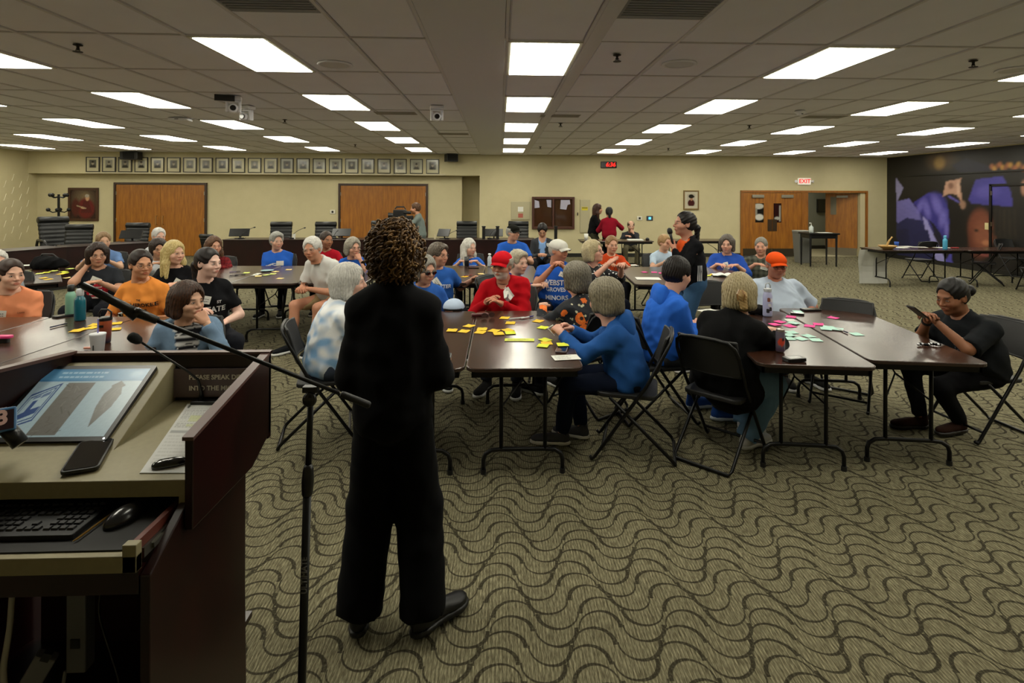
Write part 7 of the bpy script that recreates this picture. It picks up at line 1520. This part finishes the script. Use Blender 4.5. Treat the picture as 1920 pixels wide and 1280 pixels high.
# front right things
x, y = G(1439, 592, TZ); wb = empty('water_bottle', (x, y, TZ), 0, 'lavender sticker-covered water bottle with a loop lid', 'bottle'); mb = MB(); mb.lathe([(.036, 0), (.039, .01), (.039, .17), (.030, .20), (.028, .21)], seg=24); mb.obj('body', M('lavender', 'a8acce', .35), wb, smooth=True); mb = MB(); mb.lathe([(.032, .21), (.033, .235), (.02, .24), (.002, .24)], seg=20); mb.obj('lid', M('frost', 'b4b8bc', .3), wb); mb = MB(); mb.tube([(-.02, 0, .235), (-.018, 0, .275), (.01, 0, .285), (.024, 0, .26), (.022, 0, .235)], .006, 8); mb.obj('loop_handle', M('frost', 'b4b8bc', .3), wb, smooth=True)
for (a, z_, w_, h_, c) in ((-100, .145, .022, .03, '7c4a3a'), (-60, .14, .020, .028, 'd0d0d8'), (-110, .05, .02, .03, '16161c'), (-75, .065, .018, .028, '16161c'), (-90, .10, .02, .02, 'c9c9d0')):
    pts = [(.0398*math.cos(R(a+dx)), .0398*math.sin(R(a+dx)), z_+dz) for dx, dz in ((-18, -h_/2), (0, -h_/2-.004), (18, -h_/2), (20, 0), (14, h_/2), (-4, h_/2+.003), (-18, h_/2))]; MB().add(pts, [tuple(range(len(pts)))]).obj('sticker', M('stk_'+c, c, .5), wb)
x, y = G(1463, 659, TZ); dc = empty('drink_can', (x, y, TZ), 0, 'slim purple and orange drink can on the front right table', 'can'); mb = MB(); mb.lathe([(.024, 0), (.0285, .008), (.0285, .135), (.026, .146), (.0265, .150), (.023, .146), (.002, .145)], seg=26); V_, F_, C_ = mb.arrays(); seg_ = 26
mb2 = MB(); n_ = 14
P2 = [[(.0286*math.cos(a), .0286*math.sin(a), .008+.127*j/n_) for j in range(n_+1)] for a in np.linspace(0, 2*math.pi, 33)]; mb2.sheet(np.array(P2)); V2, F2, _ = mb2.arrays(); an = np.arctan2(V2[:, 1], V2[:, 0]); C2 = np.tile(rgb('6a6474'), (len(V2), 1)); t = np.clip((V2[:, 2]-.02)/.03, 0, 1)[:, None]; C2 = rgb('4a3a4e')*(1-t)+C2*t; m = np.hypot((an+1.7)*.028, V2[:, 2]-.07) < .026; C2[m] = rgb('c8442c'); m = np.hypot((an+1.3)*.028, V2[:, 2]-.085) < .009; C2[m] = rgb('1a1420')
obj('body', mesh_np('can', V_, F_, None, True), M('can_top', '9a8f8a', .3, .8), dc); obj('wrap', mesh_np('wrap', V2, F2, C2, True), M('can_wrap', rough=.3, attr=True), dc)
x, y = G(1489, 676, TZ); pb = tag(MB().prism(rrect(.075, .13, .012), 0, .022).obj('power_bank', M('pb_black', '0c0c0e', .3), None, (x, y, TZ), (0, 0, R(-80)), bev=.003), 'black power bank at the near edge, front right table', 'power bank'); MB().prism(rrect(.05, .09, .006), .022, .0228).obj('inset', LENS, pb)
phone(1500, 582, 1540, 581, .085, TZ, 'black phone before the orange-capped sitter', .17, .014); phone(1485, 588, 1505, 590, .05, TZ, 'dark folded sunglasses case near the mint note', .11, .012)
F_ = Fd((-.16, -.12, -.05), (.16, .12, .15), .008); F_.ell((0, 0, .03), (.11, .07, .05), .02); F_.plane((0, 0, 0), (0, 0, -1)); F_.wrinkle(.004, 40, 3); V_, Q_ = F_.mesh(); x, y = G(1422, 588, TZ); pu = tag(obj('pouch', mesh_np('pouch', V_, Q_, np.tile(rgb('0f0c0c'), (len(V_), 1)), True), CLOTH, None, (x, y, TZ)), 'small black pouch behind the lavender bottle', 'pouch'); mb = MB(); mb.tube([(-.08, 0, .06), (0, 0, .085), (.08, 0, .06)], .003, 5); mb.obj('zip', M('silver', 'b8b8b8', .3), pu)
x, y = G(1738, 648, TZ); kr = empty('key_ring', (x, y, TZ), 0, 'shiny beaded bracelet and keys beside the black-polo sitter', 'keys')
for k in range(14):
    a = k*.45; MB().ell((-.06+k*.011, .012*math.sin(a*2), .010), (.010, .010, .010), 10, 6).obj('bead', M('bead_dark' if k % 3 else 'bead_silver', '141416' if k % 3 else 'b4b4b8', .15, .8), kr, smooth=True)
# papers and items on the far right table
x, z = W(1664, 463, 11.0); wbz = empty('wooden_bowl', (x, 11.0, TZ), 0, 'pale wooden bowl with serving tongs on the right table', 'bowl'); mb = MB(); mb.lathe([(.08, 0), (.15, .05), (.17, .075), (.16, .075), (.14, .055), (.07, .015), (.002, .012)], seg=24); mb.obj('bowl', M('bowl_wood', 'b08a4c', .5), wbz, smooth=True)
for q, p_ in ((0, [(-.02, 0, .03), (.04, 0, .16), (.09, 0, .25)]), (1, [(-.04, 0, .04), (.02, 0, .17), (.10, 0, .24)])): mb = MB(); mb.tube(p_, [.02, .013, .018], 8, sq=.4); mb.obj('tong', M('bowl_wood', 'b08a4c', .5), wbz)
x, y = G(1681, 461, TZ); mb = MB(); mb.lathe([(.035, 0), (.045, .09), (.042, .09), (.033, .01)], seg=18); tag(mb.obj('paper_cup', M('cup_blue', '1c4aa0', .5), None, (x, y, TZ), smooth=True), 'blue cup beside the wooden bowl', 'cup')
for px, py, a_, lab in ((1700, 462, 10, 'white sheet beside the blue cup'), (1722, 463, -20, 'white sheet in the middle of the right table'), (1768, 464, 5, 'white sheet under the light blue bottle'), (1690, 464, 30, 'small white sheet nearest the wooden bowl')): sheet_(px, py, .30, .21, a_, lab, lines=5, seed=px)
bottle(1772, 467, .22, .042, BP, '4a9cc0', 'light blue water bottle on the right table before the mural', cap='4a9cc0'); x, y = G(1790, 465, TZ); tag(MB().prism(rrect(.16, .05, .015), 0, .02).obj('pencil_case', M('red_case', '8a2424', .5), None, (x, y, TZ), bev=.004), 'red flat case on the right table', 'case')
# white poster paper leaning behind the right table
x0, z0 = W(1614, 522, 11.25); x1, z1 = W(1668, 468, 11.25); g_ = np.array([[(x0+(x1-x0)*a/6+(.03*math.sin(b*.9) if a in (0, 6) else 0), 11.30+.05*math.sin(b*.7)+.012*math.sin(a*1.3), .01+(.70)*b/6) for b in range(7)] for a in range(7)]); mb = MB(); mb.sheet(g_); mb.sheet((g_+np.array((0, .003, 0)))[::-1]); tag(mb.obj('poster_paper', M('poster_white', 'b4b4ac', .8)), 'large white poster sheet hanging under the right table end', 'poster')
x, y = G(1099, 450, TZ); bx, bz = W(1099, 449, 13.3); cpz = empty('foam_cup', (bx, 13.3, TZ), 0, 'white cup on the back table beside the black-jacket stander', 'cup'); MB().lathe([(.04, 0), (.052, .15), (.05, .15), (.002, .152)], seg=18).obj('body', PAPER, cpz, smooth=True)
bx, _ = W(1190, 449, 13.35); o = MB().prism(rrect(.35, .25, .01), 0, .02).obj('paper_stack', PAPER, None, (bx, 13.3, TZ)); tag(o, 'stack of white papers before the balding sitter', 'paper'); bx, _ = W(1214, 449, 13.3); tag(MB().lathe([(.04, 0), (.05, .03), (.02, .06), (.002, .062)], seg=14).obj('desk_bell', PLAST, None, (bx, 13.3, TZ)), 'small black object at the right end of the back table', 'gadget')
bx, bz = W(1521, 440, 14.3); sb = empty('sanitizer_bottle', (bx, 14.3, .86), 0, 'clear pump sanitizer bottle on the small black table', 'bottle'); MB().lathe([(.05, 0), (.055, .02), (.055, .15), (.02, .18), (.018, .19)], seg=18).obj('body', M('bottle_clear', 'b4bcb8', .2), sb, smooth=True); mb = MB(); mb.tube([(0, 0, .19), (0, 0, .25), (-.05, 0, .25)], .010, 8); mb.obj('pump', PAPER, sb)
o = MB().prism(rrect(.34, .22, .01), 0, .006).obj('paper_sheet', PAPER, None, (W(1545, 440, 14.3)[0], 14.3, .861)); tag(o, 'white papers on the small black table by the doors', 'paper')
# white cap and orange paper among the sitters
F_ = Fd((-.14, -.16, -.03), (.14, .16, .12), .008); F_.ell((0, 0, 0), (.10, .11, .085), .02); F_.plane((0, 0, 0), (0, 0, -1)); V_, Q_ = F_.mesh(); x, y = G(850, 579, TZ); wc = tag(obj('sun_hat', mesh_np('hat', V_, Q_, np.tile(rgb('a9b9cf'), (len(V_), 1)), True), CLOTH, None, (x, y+.05, TZ)), 'pale blue-white cap lying at the rear of the centre table', 'hat'); MB().prism(rrect(.17, .09, .04), .0, .008).obj('brim', CLOTH, wc, (0, -.10, 0))
# red tag hanging from the folding chair seat under the blue hoodie
